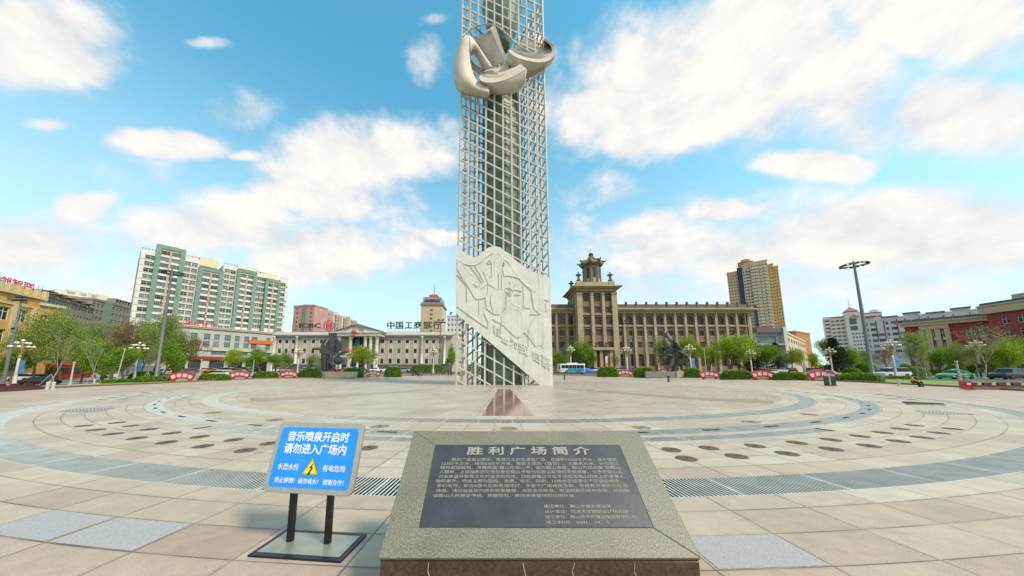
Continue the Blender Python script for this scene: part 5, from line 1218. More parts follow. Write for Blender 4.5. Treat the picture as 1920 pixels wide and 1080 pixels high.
b.part('lift_house', mb, mat('roof_house_cream', (.62, .56, .38))); b.finish(40)
# ------------------------------------------------------------------ ground, lawns, road
def ringsheet(name, inner, outer, m, dz, kind='structure', a0=-pi, a1=pi, n=240, nr=4, mb=None, i=0):
    own = mb is None; mb = mb or MB()
    for k in range(n):
        for j in range(nr):
            q = []
            for t, f in ((k, j), (k, j+1), (k+1, j+1), (k+1, j)):
                a = a0+(a1-a0)*t/n; A, B = inner(a), outer(a); ff = f/nr; x, y = A[0]+(B[0]-A[0])*ff, A[1]+(B[1]-A[1])*ff; q.append((x, y, T(x, y)+dz))
            mb.quad(*q, i)
    if own: return tag(mb.build(name, m), kind=kind)
def ell(ax, by): return lambda a: (C0.x+ax*sin(a), C0.y-by*cos(a))
ASPH = mat('asphalt', (.075, .076, .078), .85, 0, .25, .4, .15, 60); PAV = mat('grey_paving', (.30, .285, .25), .8, 0, .2, .6, .1, 20); KERB = mat('kerb_stone', (.42, .40, .35), .8, 0, .15, 2)
GRASS = mat('short_grass', (.12, .20, .02), .9, 0, .4, 1.2, .6, 40, col2=(.22, .32, .05)); SOIL = mat('lawn_soil', (.10, .075, .045), .95, 0, .3, 1)
mb = MB(); radii = [42.6, 44, 46, 48, 50, 53, 56, 60, 64, 68, 72, 77, 83, 90, 100, 115, 135, 160, 200, 260, 400, 800, 2000, 5000]
for i in range(len(radii)-1): ringsheet('', ell(radii[i], radii[i]), ell(radii[i+1], radii[i+1]), None, -.03, n=180, nr=1, mb=mb)
tag(mb.build('ground', mat('ground_grey', (.20, .19, .17), .9, 0, .2, .2)), kind='structure')
RI, RO = ell(60, 47.5), ell(92, 68)
ringsheet('road', RI, RO, ASPH, .02, n=300, nr=10)
ringsheet('lawn', ell(43.6, 43.6), ell(59.0, 46.6), GRASS, .03, n=300, nr=6)
ringsheet('pavement', ell(93, 69), ell(112, 86), PAV, .02, n=200, nr=6)
def kerb(f, w, h, name, m=KERB, n=300, a0=-pi, a1=pi):
    mb = MB()
    for k in range(n):
        P = []
        for t in (k, k+1):
            a = a0+(a1-a0)*t/n; x, y = f(a); d = Vector((x-C0.x, y-C0.y, 0)).normalized(); x2, y2 = x+d.x*w, y+d.y*w; P.append(((x, y, T(x, y)), (x2, y2, T(x2, y2))))
        (a, b), (c, d) = P; U = lambda p, z: (p[0], p[1], p[2]+z)
        mb.quad(U(a, h), U(c, h), U(d, h), U(b, h)); mb.quad(U(a, -.05), U(c, -.05), U(c, h), U(a, h)); mb.quad(U(b, h), U(d, h), U(d, -.05), U(b, -.05))
    return tag(mb.build(name, m), kind='structure')
kerb(ell(59.3, 46.8), .3, .14, 'inner_kerb'); kerb(ell(92.1, 68.1), .3, .14, 'outer_kerb')
kerb(ell(43.05, 43.05), .45, .16, 'plaza_kerb', mat('brown_kerb_granite', (.22, .11, .075), .6, 0, .25, 2))
mb = MB(); wl = mat('road_paint', (.62, .62, .60), .7)
for k in range(150):
    a0, a1 = 2*pi*k/150, 2*pi*(k+.45)/150
    for s in (.36, .64):
        q = []
        for a, w in ((a0, -.003), (a0, .003), (a1, .003), (a1, -.003)):
            A, B = RI(a), RO(a); f = s+w; x, y = A[0]+(B[0]-A[0])*f, A[1]+(B[1]-A[1])*f; q.append((x, y, T(x, y)+.030))
        mb.quad(*q)
tag(mb.build('lane_marking', wl), kind='structure')
# side street running away on the right, and the bank car park
def strip(name, pts, w, m, dz):
    mb = MB()
    for i in range(len(pts)-1):
        a, b = Vector(pts[i]), Vector(pts[i+1]); d = (b-a).normalized(); n = Vector((-d.y, d.x)); k = 12
        for j in range(k):
            p, q = a.lerp(b, j/k), a.lerp(b, (j+1)/k); q4 = [p-n*w/2, q-n*w/2, q+n*w/2, p+n*w/2]; mb.quad(*[(v.x, v.y, T(v.x, v.y)+dz) for v in q4])
    return tag(mb.build(name, m), kind='structure')
strip('side_street', [(66, 72), (78, 84), (420, 372)], 17, ASPH, .035)
strip('side_pavement', [(92, 82), (440, 372)], 7, PAV, .045); strip('side_pavement', [(74, 95), (410, 380)], 7, PAV, .045)
mb = MB()
for k in range(30):
    p = Vector((80+k*9, 85.6+k*7.57)); d = Vector((.765, .644)); n = Vector((-d.y, d.x)); q = [p-n*.08, p+d*4-n*.08, p+d*4+n*.08, p+n*.08]; mb.quad(*[(v.x, v.y, T(v.x, v.y)+.05) for v in q])
tag(mb.build('lane_marking', wl), kind='structure')
strip('pavement', [(-140, 122), (20, 122)], 30, ASPH, .03)
# ------------------------------------------------------------------ lamps and poles
POLE = mat('grey_painted_pole', (.20, .20, .19), .45, .4, .12, 1); GOLDP = mat('gilt_lamp_metal', (.42, .30, .10), .4, .3, .2, 4); GLOBE = mat('opal_globe', (.72, .68, .52), .25, 0, .04); PWHITE = mat('white_lamp_column', (.50, .47, .40), .6, 0, .1, 2)
BANB = mat('blue_banner', (.03, .16, .42), .6, 0, .4, 1.5, col2=(.12, .30, .50)); IRON = MATS['dark_iron']
def high_mast(px, Y, py_top, label, head):
    p = place(px, Y); H = hgt(py_top, p); r = empty('high_mast_lamp', p, 0, label, 'street lamp', 'high mast lamps')
    mb = MB(); mb.lathe([(.55, 0), (.55, .12), (.36, .13), (.34, 1.6), (.30, 1.7), (.27, H*.5), (.18, H-.3), (.20, H), (.1, H+.4)], 12); mb.tube((0, 0, H+.3), (0, 0, H+1.9), .04, .015, 4); mb.build('mast', POLE, r, True)
    R = head; hd = bpy.data.objects.new('lamp_ring', None); link(hd, r); hd.location.z = H-.35
    mb = MB()
    for k in range(24):
        a, b = 2*pi*k/24, 2*pi*(k+1)/24
        for rr, z in ((R, 0), (R*.86, .05)): mb.tube((rr*cos(a), rr*sin(a), z), (rr*cos(b), rr*sin(b), z), .05, n=4, cap=False)
    for k in range(4): a = pi/2*k+.4; mb.tube((.2*cos(a), .2*sin(a), .1), (R*cos(a), R*sin(a), .03), .05, n=4)
    mb.build('ring_frame', IRON, hd)
    for k in range(14):
        a = 2*pi*k/14; mb = MB(); mb.X = Matrix.Translation((R*.96*cos(a), R*.96*sin(a), -.08)) @ Matrix.Rotation(a, 4, 'Z'); mb.frustum((-.24, .24, -.26, .26), -.16, (-.13, .15, -.15, .15), .12); mb.build('floodlight', mat('floodlight_black', (.03, .03, .03), .4), hd)
high_mast(291, 60, 508, 'tall grey mast with a flat ring of floodlights before the apartment slab', 1.8)
high_mast(1637, 58, 493, 'tall grey mast with a flat ring of floodlights at right by the hospital', 1.95)
def flood_pole(px, Y, py_top, label, sc=1.0):
    p = place(px, Y); H = hgt(py_top, p); r = empty('floodlight_pole', p, 0, label, 'street lamp', 'floodlight poles')
    mb = MB(); mb.lathe([(.22*sc, 0), (.2*sc, H*.3), (.1*sc, H)], 8); mb.tube((0, 0, H*.62), (0, 0, H*.68), .26*sc, n=6); mb.build('mast', POLE, r)
    mb = MB(); mb.tube((-1.0*sc, 0, H-.1), (1.0*sc, 0, H-.1), .05*sc, n=4); mb.tube((-.55*sc, 0, H+.45*sc), (.55*sc, 0, H+.45*sc), .05*sc, n=4); mb.tube((0, 0, H-.1), (0, 0, H+.5*sc), .06*sc, n=4); mb.build('cross_arm', POLE, r)
    for x, z in ((-.95, 0), (-.35, 0), (.35, 0), (.95, 0), (-.5, .55), (.5, .55), (0, -H*.33/sc)):
        mb = MB(); mb.X = Matrix.Translation((x*sc, -.15, H-.1+z*sc)) @ Matrix.Rotation(.5, 4, 'X'); mb.cbox(0, 0, 0, .42*sc, .3*sc, .3*sc); mb.build('floodlight', MATS['floodlight_black'], r)
flood_pole(4, 46, 562, 'dark floodlight pole in front of the orange office', .9)
flood_pole(824, 95, 604, 'thin floodlight pole in front of the grey bank pediment', 1.4)
flood_pole(1182, 88, 606, 'thin floodlight pole in front of the stone office', 1.4)
def chandelier(px, Y, py_top, label, banner=False):
    p = place(px, Y); H = hgt(py_top, p); r = empty('globe_lamp', p, 0, label, 'street lamp', 'many globed street lamps'); k = H/7.0
    mb = MB(); mb.lathe([(.32*k, 0), (.32*k, .5*k), (.2*k, .6*k), (.16*k, 2*k), (.13*k, 4.3*k)], 10); mb.build('column', PWHITE, r, True)
    mb = MB(); mb.lathe([(.16*k, 4.2*k), (.2*k, 4.4*k), (.14*k, 4.6*k), (.3*k, 5.5*k), (.34*k, 5.7*k), (.1*k, 5.8*k), (.08*k, 6.4*k)], 10)
    for n, R, z in ((8, 1.0, 5.75), (5, .62, 6.25)):
        for i in range(n): a = 2*pi*i/n; mb.path([(0, 0, (z-.35)*k), (R*.6*cos(a)*k, R*.6*sin(a)*k, (z-.45)*k), (R*cos(a)*k, R*sin(a)*k, (z-.15)*k)], .045*k, 4)
    mb.build('bracket', GOLDP, r)
    g = MB(); g.sphere((0, 0, 0), (.20*k, .20*k, .19*k), 10, 6); me = g.mesh('globe', GLOBE, True)
    for n, R, z in ((8, 1.0, 5.85), (5, .62, 6.4), (1, 0, 6.8)):
        for i in range(n): a = 2*pi*i/n; o = link(bpy.data.objects.new('globe', me), r); o.location = (R*cos(a)*k, R*sin(a)*k, z*k)
    if banner: mb = MB(); mb.box(.16*k, .95*k, -.02, .02, 1.9*k, 3.9*k); mb.build('banner', BANB, r)
for a in ((25, 47, 636, 'globed street lamp on the far left in front of the orange office', True), (250, 62, 641, 'globed street lamp with blue banner left of the ring floodlight mast', True), (557, 75, 652, 'globed street lamp between the fan boards in front of the left bank wing'),
          (812, 84, 652, 'globed street lamp in front of the right bank wing near the lattice tower'), (1071, 92, 648, 'globed street lamp behind the blue bus'), (1177, 74, 648, 'globed street lamp beside the stone office entrance'),
          (1297, 68, 645, 'globed street lamp with blue banner right of the bronze flag statue', True), (1411, 72, 655, 'globed street lamp at the right end of the stone office'), (1562, 78, 651, 'globed street lamp at the mouth of the side street'),
          (1681, 52, 636, 'globed street lamp with blue banner above the white van', True), (1842, 66, 637, 'globed street lamp in front of the maroon office')):
    chandelier(*a)
def plain_pole(px, Y, py, label, r=.07, m=PWHITE, lean=0):
    p = place(px, Y); H = hgt(py, p); mb = MB(); mb.path([(0, 0, 0), (0, 0, .35), (0, 0, .36), (lean, 0, H)], [r*1.6, r*1.6, r, r*.7], 8); mb.lathe([(r*1.3, H-.02), (r*.9, H+.12)], 8, (lean, 0, 0))
    o = mb.build('post', m); o.location = p; tag(o, label, 'post')
plain_pole(131, 45, 680, 'pale slim post on the left lawn behind the black saloon', .11); plain_pole(217, 52, 655, 'leaning pale post left of the blue banner lamp', .09, lean=.6)
plain_pole(1325, 64, 655, 'white slim flag post between the two right hand shrubs', .08); plain_pole(1344, 64, 672, 'short grey post right of the flag post', .10, POLE)
plain_pole(1800, 44, 678, 'pale post crossing in front of the green taxi', .13); plain_pole(1511, 62, 676, 'pale post at the edge of the side street', .08); plain_pole(373, 60, 675, 'white post before the left car park', .09); plain_pole(473, 70, 676, 'white post between the fan board and hedge in front of the car park', .08)
# ------------------------------------------------------------------ fan-shaped display boards
FRED = mat('lacquer_red', (.50, .02, .018), .4, 0, .15, 3); PAPER = mat('display_paper', (.66, .60, .62), .6, 0, .15, 2.2, col2=(.50, .44, .46))
def fan_mesh():
    c = -2.25; r0, r1 = 2.25, 3.22; A = radians(30.5)
    def sec(r, a): return (r*sin(a), c+r*cos(a)+.50)
    fr = MB(); n = 20
    for ra, rb in ((r0, r0+.20), (r1-.20, r1)):
        for k in range(n): a, b = -A+2*A*k/n, -A+2*A*(k+1)/n; fr.prism([sec(ra, a), sec(ra, b), sec(rb, b), sec(rb, a)], -.10, .10)
    for i in range(5):
        a = -A+2*A*i/4; w = .035 if 0 < i < 4 else .06; fr.prism([sec(r0+.01, a-w/2.), sec(r0+.01, a+w/2.), sec(r1-.01, a+w/2.6), sec(r1-.01, a-w/2.6)], -.095, .095)
    pn = []
    for i in range(4):
        mb = MB(); a0, a1 = -A+2*A*i/4, -A+2*A*(i+1)/4
        for k in range(5): a, b = a0+(a1-a0)*k/5, a0+(a1-a0)*(k+1)/5; mb.prism([sec(r0+.2, a), sec(r0+.2, b), sec(r1-.2, b), sec(r1-.2, a)], -.03, .03)
        pn.append(mb.mesh('display_panel', PAPER))
    lg = []
    for s in (-1, 1):
        mb = MB(); x, z = sec(r0, s*A*.82); mb.box(x-.09, x+.09, -.14, .14, 0, z+.1); mb.box(x-.2, x+.2, -.25, .25, 0, .08); lg.append(mb.mesh('leg', FRED))
    return fr.mesh('fan_frame', FRED), pn, lg
FAN = fan_mesh()
def fan(px, Y, w, label, rz=None):
    p = place(px, Y); r = empty('fan_display_board', p, atan2(-p.x, p.y)*.15 if rz is None else rz, label, 'display board', 'fan shaped red display boards'); s = w*mpp(Y)/3.25; r.scale = (s, s, s)
    link(bpy.data.objects.new('fan_frame', FAN[0]), r)
    for m_ in FAN[1]: link(bpy.data.objects.new('display_panel', m_), r)
    for m_ in FAN[2]: link(bpy.data.objects.new('leg', m_), r)
for a in ((340, 41, 43, 'red fan shaped display board, leftmost, before the dark hedge'), (449, 48, 36, 'red fan shaped display board, second from the left, between two hedges'), (541, 54, 32, 'red fan shaped display board, third from the left, left of the abstract statue'),
          (699, 64, 29, 'red fan shaped display board right of the dark abstract statue'), (1173, 66, 29, 'red fan shaped display board below the stone office tower'), (1331, 51, 36, 'red fan shaped display board right of the bronze flag statue'),
          (1431, 45, 41, 'red fan shaped display board between the two long right hedges'), (1541, 40, 45, 'red fan shaped display board behind the brown litter bin'), (640, 70, 30, 'red fan shaped display board half hidden behind the abstract statue plinth'), (1247, 70, 28, 'red fan shaped display board half hidden behind the bronze statue plinth')):
    fan(*a)
# ------------------------------------------------------------------ hedges and shrubs
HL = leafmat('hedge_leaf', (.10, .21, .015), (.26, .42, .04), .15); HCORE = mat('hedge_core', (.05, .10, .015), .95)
def hedge(x0, x1, y0, y1, Y, label, name='clipped_hedge', cat='hedge', rnd=0, dep=1.6, round_=False, px_is=True):
    p = place((x0+x1)/2, Y); w = (x1-x0)*mpp(Y)*(1 if px_is else 1); H = max(.5, hgt(y0, p)); R = random.Random(int(x0*7+Y)); yaw = atan2(-p.x, p.y)*.75
    w = w*cos(atan2(p.x, p.y))*1.02+.2 if not round_ else w*.98
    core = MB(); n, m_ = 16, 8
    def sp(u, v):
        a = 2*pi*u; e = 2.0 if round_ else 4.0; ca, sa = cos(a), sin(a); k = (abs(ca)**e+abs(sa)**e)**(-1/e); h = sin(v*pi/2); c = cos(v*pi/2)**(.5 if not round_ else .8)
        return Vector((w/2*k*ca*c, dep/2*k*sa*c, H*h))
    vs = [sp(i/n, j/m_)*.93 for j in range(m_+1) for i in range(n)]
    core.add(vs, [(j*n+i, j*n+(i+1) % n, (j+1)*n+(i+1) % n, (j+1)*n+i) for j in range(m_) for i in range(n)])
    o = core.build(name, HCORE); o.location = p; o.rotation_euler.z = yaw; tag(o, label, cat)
    lf = MB(); cnt = int(min(5200, 260*(w*H+w*dep+dep*H)))
    for _ in range(cnt):
        v = R.random()**.8*.99; q = sp(R.random(), v); q *= R.uniform(.93, 1.04); s = R.uniform(.05, .12); a = R.uniform(0, 6.28); b = R.uniform(-.9, .9)
        d1 = Vector((cos(a), sin(a), b))*s; d2 = Vector((-sin(a)*.6, cos(a)*.6, R.uniform(-.5, .9)))*s
        q.z = max(q.z, .04); lf.quad(q-d1, q+d2, q+d1, q-d2)
    lf.build('foliage', HL, o)
for a in ((193, 254, 712, 719, 43, 'low clipped hedge left of the leftmost fan board, its paler left length'), (250, 321, 706, 717, 42, 'clipped hedge with a brownish end beside the leftmost fan board'), (373, 431, 701.5, 713.5, 44.5, 'clipped hedge between the first and second fan boards'),
          (475, 521, 697, 708, 52, 'clipped hedge between the second and third fan boards'), (560, 606, 692, 705, 58, 'clipped hedge just left of the abstract statue'), (642, 681, 691, 701, 62, 'clipped hedge just right of the abstract statue plinth'), (722, 752, 688, 699.5, 66, 'rounded green hedge between the fan board and the scooter'),
          (1121, 1159, 688.5, 699.5, 66, 'clipped hedge right of the blue bus'), (1189, 1228, 690, 701.5, 62, 'clipped hedge left of the bronze statue'), (1280, 1315, 691, 703, 58, 'clipped hedge right of the bronze statue plinth'),
          (1352, 1413, 695, 708, 48, 'long clipped hedge between the fan boards right of the statue'), (1450, 1512, 698, 712, 43, 'long clipped hedge left of the brown litter bin'), (1569, 1653, 700, 719.5, 37.5, 'biggest clipped hedge, right of the brown litter bin'), (1655, 1735, 706, 715, 46, 'low reddish hedge by the white van')):
    hedge(*a)
for a in ((1684, 1712, 683, 703, 68, 'clipped shrub ball above the white van, left of its neighbour'), (1704, 1736, 688, 703, 66, 'clipped shrub ball right of the white van roof'), (1779, 1808, 686, 703, 64, 'clipped shrub ball behind the green taxi'), (1820, 1850, 683, 703, 64, 'clipped shrub ball above the black estate car'), (1608, 1640, 680, 700, 75, 'yellowish shrub ball at the foot of the right floodlight mast'), (1585, 1612, 690, 700, 72, 'small shrub ball left of the right floodlight mast')):
    hedge(*a, name='shrub_ball', cat='shrub', dep=(a[1]-a[0])*mpp(a[4]), round_=True)
for a in ((1655, 1915, 694, 704, 71, 'long low hedge running behind the taxi and the van'), (240, 300, 697, 706, 66, 'dark low hedge round the foot of the left floodlight mast'), (770, 835, 684, 692, 92, 'yellow flowered low hedge in front of the bank')):
    hedge(*a, dep=1.2)
# ------------------------------------------------------------------ vehicles
TYRE = mat('tyre_rubber', (.012, .012, .012), .8); RIM = mat('wheel_rim', (.42, .42, .43), .3, .8); CGL = mat('car_glass', (.015, .02, .022), .12, 0, .2, .5, spec=.35); LAMPW = mat('headlamp', (.7, .7, .68), .15); LAMPR = mat('tail_lamp', (.45, .01, .01), .2); BLKP = mat('black_plastic', (.02, .02, .02), .6); PLATE = mat('number_plate', (.05, .15, .5), .5)
def paint(name, c, r=.25): return mat('paint_'+name, c, r, 0, .03, 1, spec=.5, coat=.3)
PAINT = {'black': paint('black', (.010, .010, .012)), 'white': paint('white', (.68, .68, .67)), 'silver': paint('silver', (.38, .39, .40)), 'red': paint('red', (.42, .015, .015)), 'green': paint('green', (.01, .30, .05)), 'grey': paint('grey', (.12, .125, .13)), 'blue': paint('blue', (.02, .07, .28)), 'yellow': paint('yellow', (.60, .38, .02)), 'teal': paint('teal', (.02, .30, .34))}
def car_parts(L, Wd, H, prof, belt, wheelbase, wr, kind):
    """prof: (x, roof height, half width factor at roof); glass where the roof rises above the belt"""
    hw = Wd/2; body = MB(); glass = MB(); st = []
    for x, zr, wf in prof:
        zb = min(belt, zr-.02); taper = 1-.10*max(0, abs(x)/(L/2)-.75)/.25
        st.append([(x, hw*.86*taper, .22), (x, hw*.98*taper, .38), (x, hw*taper, (zb+.3)/2+.08), (x, hw*.97*taper, zb), (x, hw*wf*taper, zr-.05), (x, hw*wf*.72*taper, zr)])
    for i in range(len(st)-1):
        A, B = st[i], st[i+1]
        for s in (1, -1):
            f = lambda p: (p[0], p[1]*s, p[2])
            for j in range(5):
                q = [f(A[j]), f(B[j]), f(B[j+1]), f(A[j+1])]
                if s > 0: q.reverse()
                tall = (A[5][2] > belt+.12) and (B[5][2] > belt+.12); slope = (A[5][2] > belt+.12) != (B[5][2] > belt+.12)
                tgt = glass if ((j == 3 and (tall or slope)) or (j == 4 and slope)) else body
                tgt.quad(*q)
            q = [f(A[5]), f(B[5]), (B[5][0], 0, B[5][2]+.015), (A[5][0], 0, A[5][2]+.015)]
            if s > 0: q.reverse()
            slope = (A[5][2] > belt+.12) != (B[5][2] > belt+.12); (glass if slope else body).quad(*q)
            q = [f(A[0]), (A[0][0], 0, .2), (B[0][0], 0, .2), f(B[0])]
            body.quad(*(q if s < 0 else q[::-1]))
    for S, sg in ((st[0], -1), (st[-1], 1)):
        n = len(S); P = [(p[0], p[1], p[2]) for p in S]+[(p[0], -p[1], p[2]) for p in S[::-1]]; body.add(P, [tuple(range(len(P)))[::sg]])
    # pillars between side windows
    pl = MB()
    tops = [x for x, zr, wf in prof if zr > belt+.3]
    for x in ([min(tops)+(max(tops)-min(tops))*f for f in ((.5,) if kind == 'sedan' else (.33, .68))]):
        for s in (1, -1): zr = H-.07; pl.quad((x-.05, s*hw*.975, belt), (x+.05, s*hw*.975, belt), (x+.05, s*hw*.80, zr), (x-.05, s*hw*.80, zr))
    wheel = MB(); wheel.X = Matrix.Rotation(pi/2, 4, 'X'); wheel.lathe([(wr*.62, -.11), (wr*.95, -.10), (wr, -.06), (wr, .06), (wr*.95, .10), (wr*.62, .11)], 16)
    rim = MB(); rim.X = Matrix.Rotation(pi/2, 4, 'X'); rim.lathe([(wr*.62, -.105), (wr*.5, -.09), (wr*.12, -.115), (wr*.12, .115), (wr*.5, .09), (wr*.62, .105)], 12)
    arch = MB()
    arch.X = Matrix.Rotation(pi/2, 4, 'X'); arch.lathe([(wr*1.14, -.035), (wr*1.14, .035)], 16)
    return dict(body=body.mesh('body', PAINT['white']), glass=glass.mesh('window_glass', CGL), pillar=pl.mesh('door_pillar', BLKP), wheel=wheel.mesh('wheel', TYRE), rim=rim.mesh('rim', RIM), arch=arch.mesh('wheel_arch', BLKP), L=L, hw=hw, wb=wheelbase, wr=wr, belt=belt)
SED = car_parts(4.75, 1.82, 1.46, [(-2.36, .72, .86), (-2.2, .86, .86), (-1.75, .98, .86), (-1.05, 1.36, .72), (-.6, 1.45, .72), (.25, 1.46, .72), (.55, 1.40, .73), (1.25, .95, .86), (2.0, .82, .86), (2.3, .68, .82), (2.37, .52, .8)], .93, 2.75, .33, 'sedan')
SUV = car_parts(4.6, 1.88, 1.70, [(-2.28, .8, .86), (-2.2, 1.05, .84), (-1.95, 1.55, .76), (-1.5, 1.68, .76), (.1, 1.70, .76), (.5, 1.62, .77), (1.15, 1.08, .88), (1.95, .98, .87), (2.25, .82, .84), (2.3, .55, .82)], 1.04, 2.7, .37, 'suv')
VAN = car_parts(5.1, 1.8, 1.96, [(-2.53, .9, .9), (-2.48, 1.2, .88), (-2.35, 1.86, .82), (-2.0, 1.96, .82), (.9, 1.96, .82), (1.3, 1.86, .82), (2.05, 1.12, .88), (2.4, .95, .86), (2.53, .6, .84)], 1.12, 3.0, .34, 'van')
def vehicle(K, loc, rz, color, label, group=None, name='parked_car', cat='car', extra=None, detail=True):
    r = empty(name, loc, rz, label, cat, group)
    def ch(nm, me, par=r): return link(bpy.data.objects.new(nm, me), par)
    b = ch('body', K['body']); b.material_slots[0].link = 'OBJECT'; b.material_slots[0].material = PAINT[color]
    ch('window_glass', K['glass']); p = ch('door_pillar', K['pillar'])
    for x in (-1, 1):
        for s in (-1, 1):
            w = ch('wheel_arch', K['arch']); w.location = (x*K['wb']/2, s*K['hw']*.975, K['wr'])
            w = ch('wheel', K['wheel']); w.location = (x*K['wb']/2, s*(K['hw']-.09), K['wr'])
            if detail: ch('rim', K['rim'], w)
    if 'hl' not in K:
        for nm, m_, x, z in (('headlight', LAMPW, K['L']/2-.13, .64), ('tail_light', LAMPR, -K['L']/2+.03, .80)):
            mb = MB(); mb.cbox(0, 0, 0, .14, .34, .13); K['hl' if nm == 'headlight' else 'tl'] = (mb.mesh(nm, m_), x, z)
    for kk, nm in (('hl', 'headlight'), ('tl', 'tail_light')):
        me, x, z = K[kk]
        for s in (-1, 1): o = ch(nm, me); o.location = (x, s*K['hw']*.70, z)
    if extra: extra(r, K)
    return r
def vat(K, px, Y, heading, color, label, group=None, **k):     # heading: direction of travel in degrees, 0 = to the right
    p = place(px, Y); p.z += .03; return vehicle(K, p, radians(heading), color, label, group, **k)
G1, G2, G3, G4 = 'cars on the ring road', 'cars parked before the bank', 'cars by the side street', 'cars parked before the stone office'
vat(SED, 69, 51.5, 195, 'black', 'black saloon driving past the red benches on the left', G1)
def taxi(r, K):
    mb = MB(); mb.box(-2.2, 2.2, -K['hw']-.006, K['hw']+.006, .30, .50); mb.build('silver_band', PAINT['silver'], r)
    mb = MB(); mb.cbox(-.2, 0, 1.53, .25, .6, .14); mb.build('roof_sign', mat('sign_white', (.8, .8, .8)), r)
vat(SED, 1792, 47.5, 187, 'green', 'green and silver taxi on the ring road at right', G1, extra=taxi)
vat(SUV, 1892, 45.5, 187, 'black', 'black estate car at the right edge behind the stone benches', G1)
vat(VAN, 1676, 60, 176, 'white', 'white minivan with tinted windows above the right lawn', G1, name='parked_van', cat='van')
vat(SED, 1545, 55, 165, 'silver', 'silver saloon half hidden behind the fan board near the litter bin', G1); vat(SED, 1368, 66, 180, 'silver', 'pale silver saloon half hidden behind the long hedge right of the statue', G1)
def truck():
    pass
for i, (px, Y, hd, c, K, lab) in enumerate((
        (308, 84, 150, 'silver', SUV, 'silver off-roader nearest the left floodlight mast'), (332, 92, 150, 'black', SED, 'black saloon right of the left floodlight mast'), (352, 86, 160, 'grey', SUV, 'dark grey car in front of the bare reddish tree'), (365, 104, 170, 'red', SED, 'red saloon before the podium shops, leftmost red one'),
        (385, 96, 160, 'white', SED, 'white saloon left of the yellow taxi'), (398, 92, 175, 'yellow', SED, 'yellow taxi before the shop podium, left of the other'), (400, 80, 185, 'red', SED, 'maroon red saloon nearest the second hedge'), (413, 80, 190, 'white', SED, 'white saloon right of the maroon red one'), (414, 95, 175, 'yellow', SED, 'yellow taxi before the shop podium, right of the other'),
        (424, 90, 180, 'white', SUV, 'white off-roader right of the yellow taxis'), (433, 102, 180, 'red', SED, 'red saloon behind the white off-roader'), (444, 88, 185, 'silver', SED, 'silver saloon under the yellow green tree'), (457, 98, 180, 'grey', SUV, 'grey car under the yellow green tree'),
        (523, 108, 95, 'white', SED, 'white saloon leftmost before the bank wing'), (537, 108, 92, 'silver', SED, 'silver saloon second before the bank wing'), (575, 108, 90, 'silver', SUV, 'silver off-roader behind the hedge left of the abstract statue'), (588, 110, 90, 'white', SED, 'white saloon just left of the abstract statue'),
        (648, 106, 88, 'white', SED, 'white saloon below the bank canopy'), (664, 104, 60, 'white', SUV, 'white off-roader parked askew below the bank canopy'), (680, 108, 90, 'grey', SED, 'grey saloon under the bright tree before the bank'), (706, 102, 30, 'white', SED, 'white saloon behind the fan board right of the statue'),
        (733, 104, 178, 'white', VAN, 'white minivan behind the rounded hedge'), (767, 108, 182, 'white', SED, 'white saloon left of the yellow hedge'), (757, 96, 180, 'silver', SED, 'silver saloon low behind the scooter'), (805, 106, 182, 'white', SED, 'white saloon beyond the yellow hedge, left of its neighbour'), (815, 110, 180, 'silver', SUV, 'silver car beyond the yellow hedge close to the tower'))):
    vat(K, px, Y, hd, c, lab, G2, detail=False)
for px, Y, hd, c, K, lab in ((1118, 98, 180, 'white', SED, 'white saloon before the entrance, right of the blue covered car'), (1133, 96, 175, 'silver', SED, 'silver saloon before the stone office entrance'), (1155, 98, 180, 'white', SED, 'white saloon left of the fan board below the stone tower'), (1167, 94, 170, 'silver', SUV, 'silver off-roader behind the fan board below the stone tower'),
                             (1192, 96, 180, 'grey', SED, 'grey saloon behind the hedge left of the bronze statue'), (1206, 98, 180, 'black', SED, 'black saloon under the bare pale tree')):
    vat(K, px, Y, hd, c, lab, G4, detail=False)
for px, Y, hd, c, K, lab in ((1433, 88, 215, 'white', SED, 'white saloon at the head of the row beside the side street'), (1448, 80, 210, 'white', SED, 'white saloon nearest the viewer in the side street row'), (1452, 98, 215, 'silver', SED, 'silver saloon second in the row beside the side street'), (1468, 92, 215, 'white', SED, 'white saloon third in the row beside the side street'), (1475, 108, 215, 'green', SED, 'green taxi at the end of the row beside the side street'),
                             (1488, 100, 40, 'red', SED, 'dark red saloon pulling out of the side street'), (1520, 88, 225, 'grey', SUV, 'grey off-roader coming down the side street'), (1533, 120, 222, 'black', SUV, 'black car following down the side street'), (1545, 150, 222, 'white', SED, 'white car far up the side street'), (1555, 190, 222, 'silver', SED, 'silver car farthest up the side street'), (1532, 68, 178, 'grey', SED, 'grey saloon crossing the mouth of the side street'), (1608, 100, 200, 'white', SUV, 'white off-roader parked under trees below the hospital')):
    vat(K, px, Y, hd, c, lab, G3, detail=False)
for px, Y, hd, c, K, lab in ((43, 66, 185, 'white', SUV, 'white off-roader parked under the left trees, leftmost'), (78, 68, 185, 'grey', SED, 'grey saloon parked under the left trees'), (196, 74, 180, 'white', SED, 'white saloon parked under the brownish left tree'), (183, 82, 175, 'silver', SUV, 'silver car parked deep under the left trees')):
    vat(K, px, Y, hd, c, lab, 'cars under the left trees', detail=False)
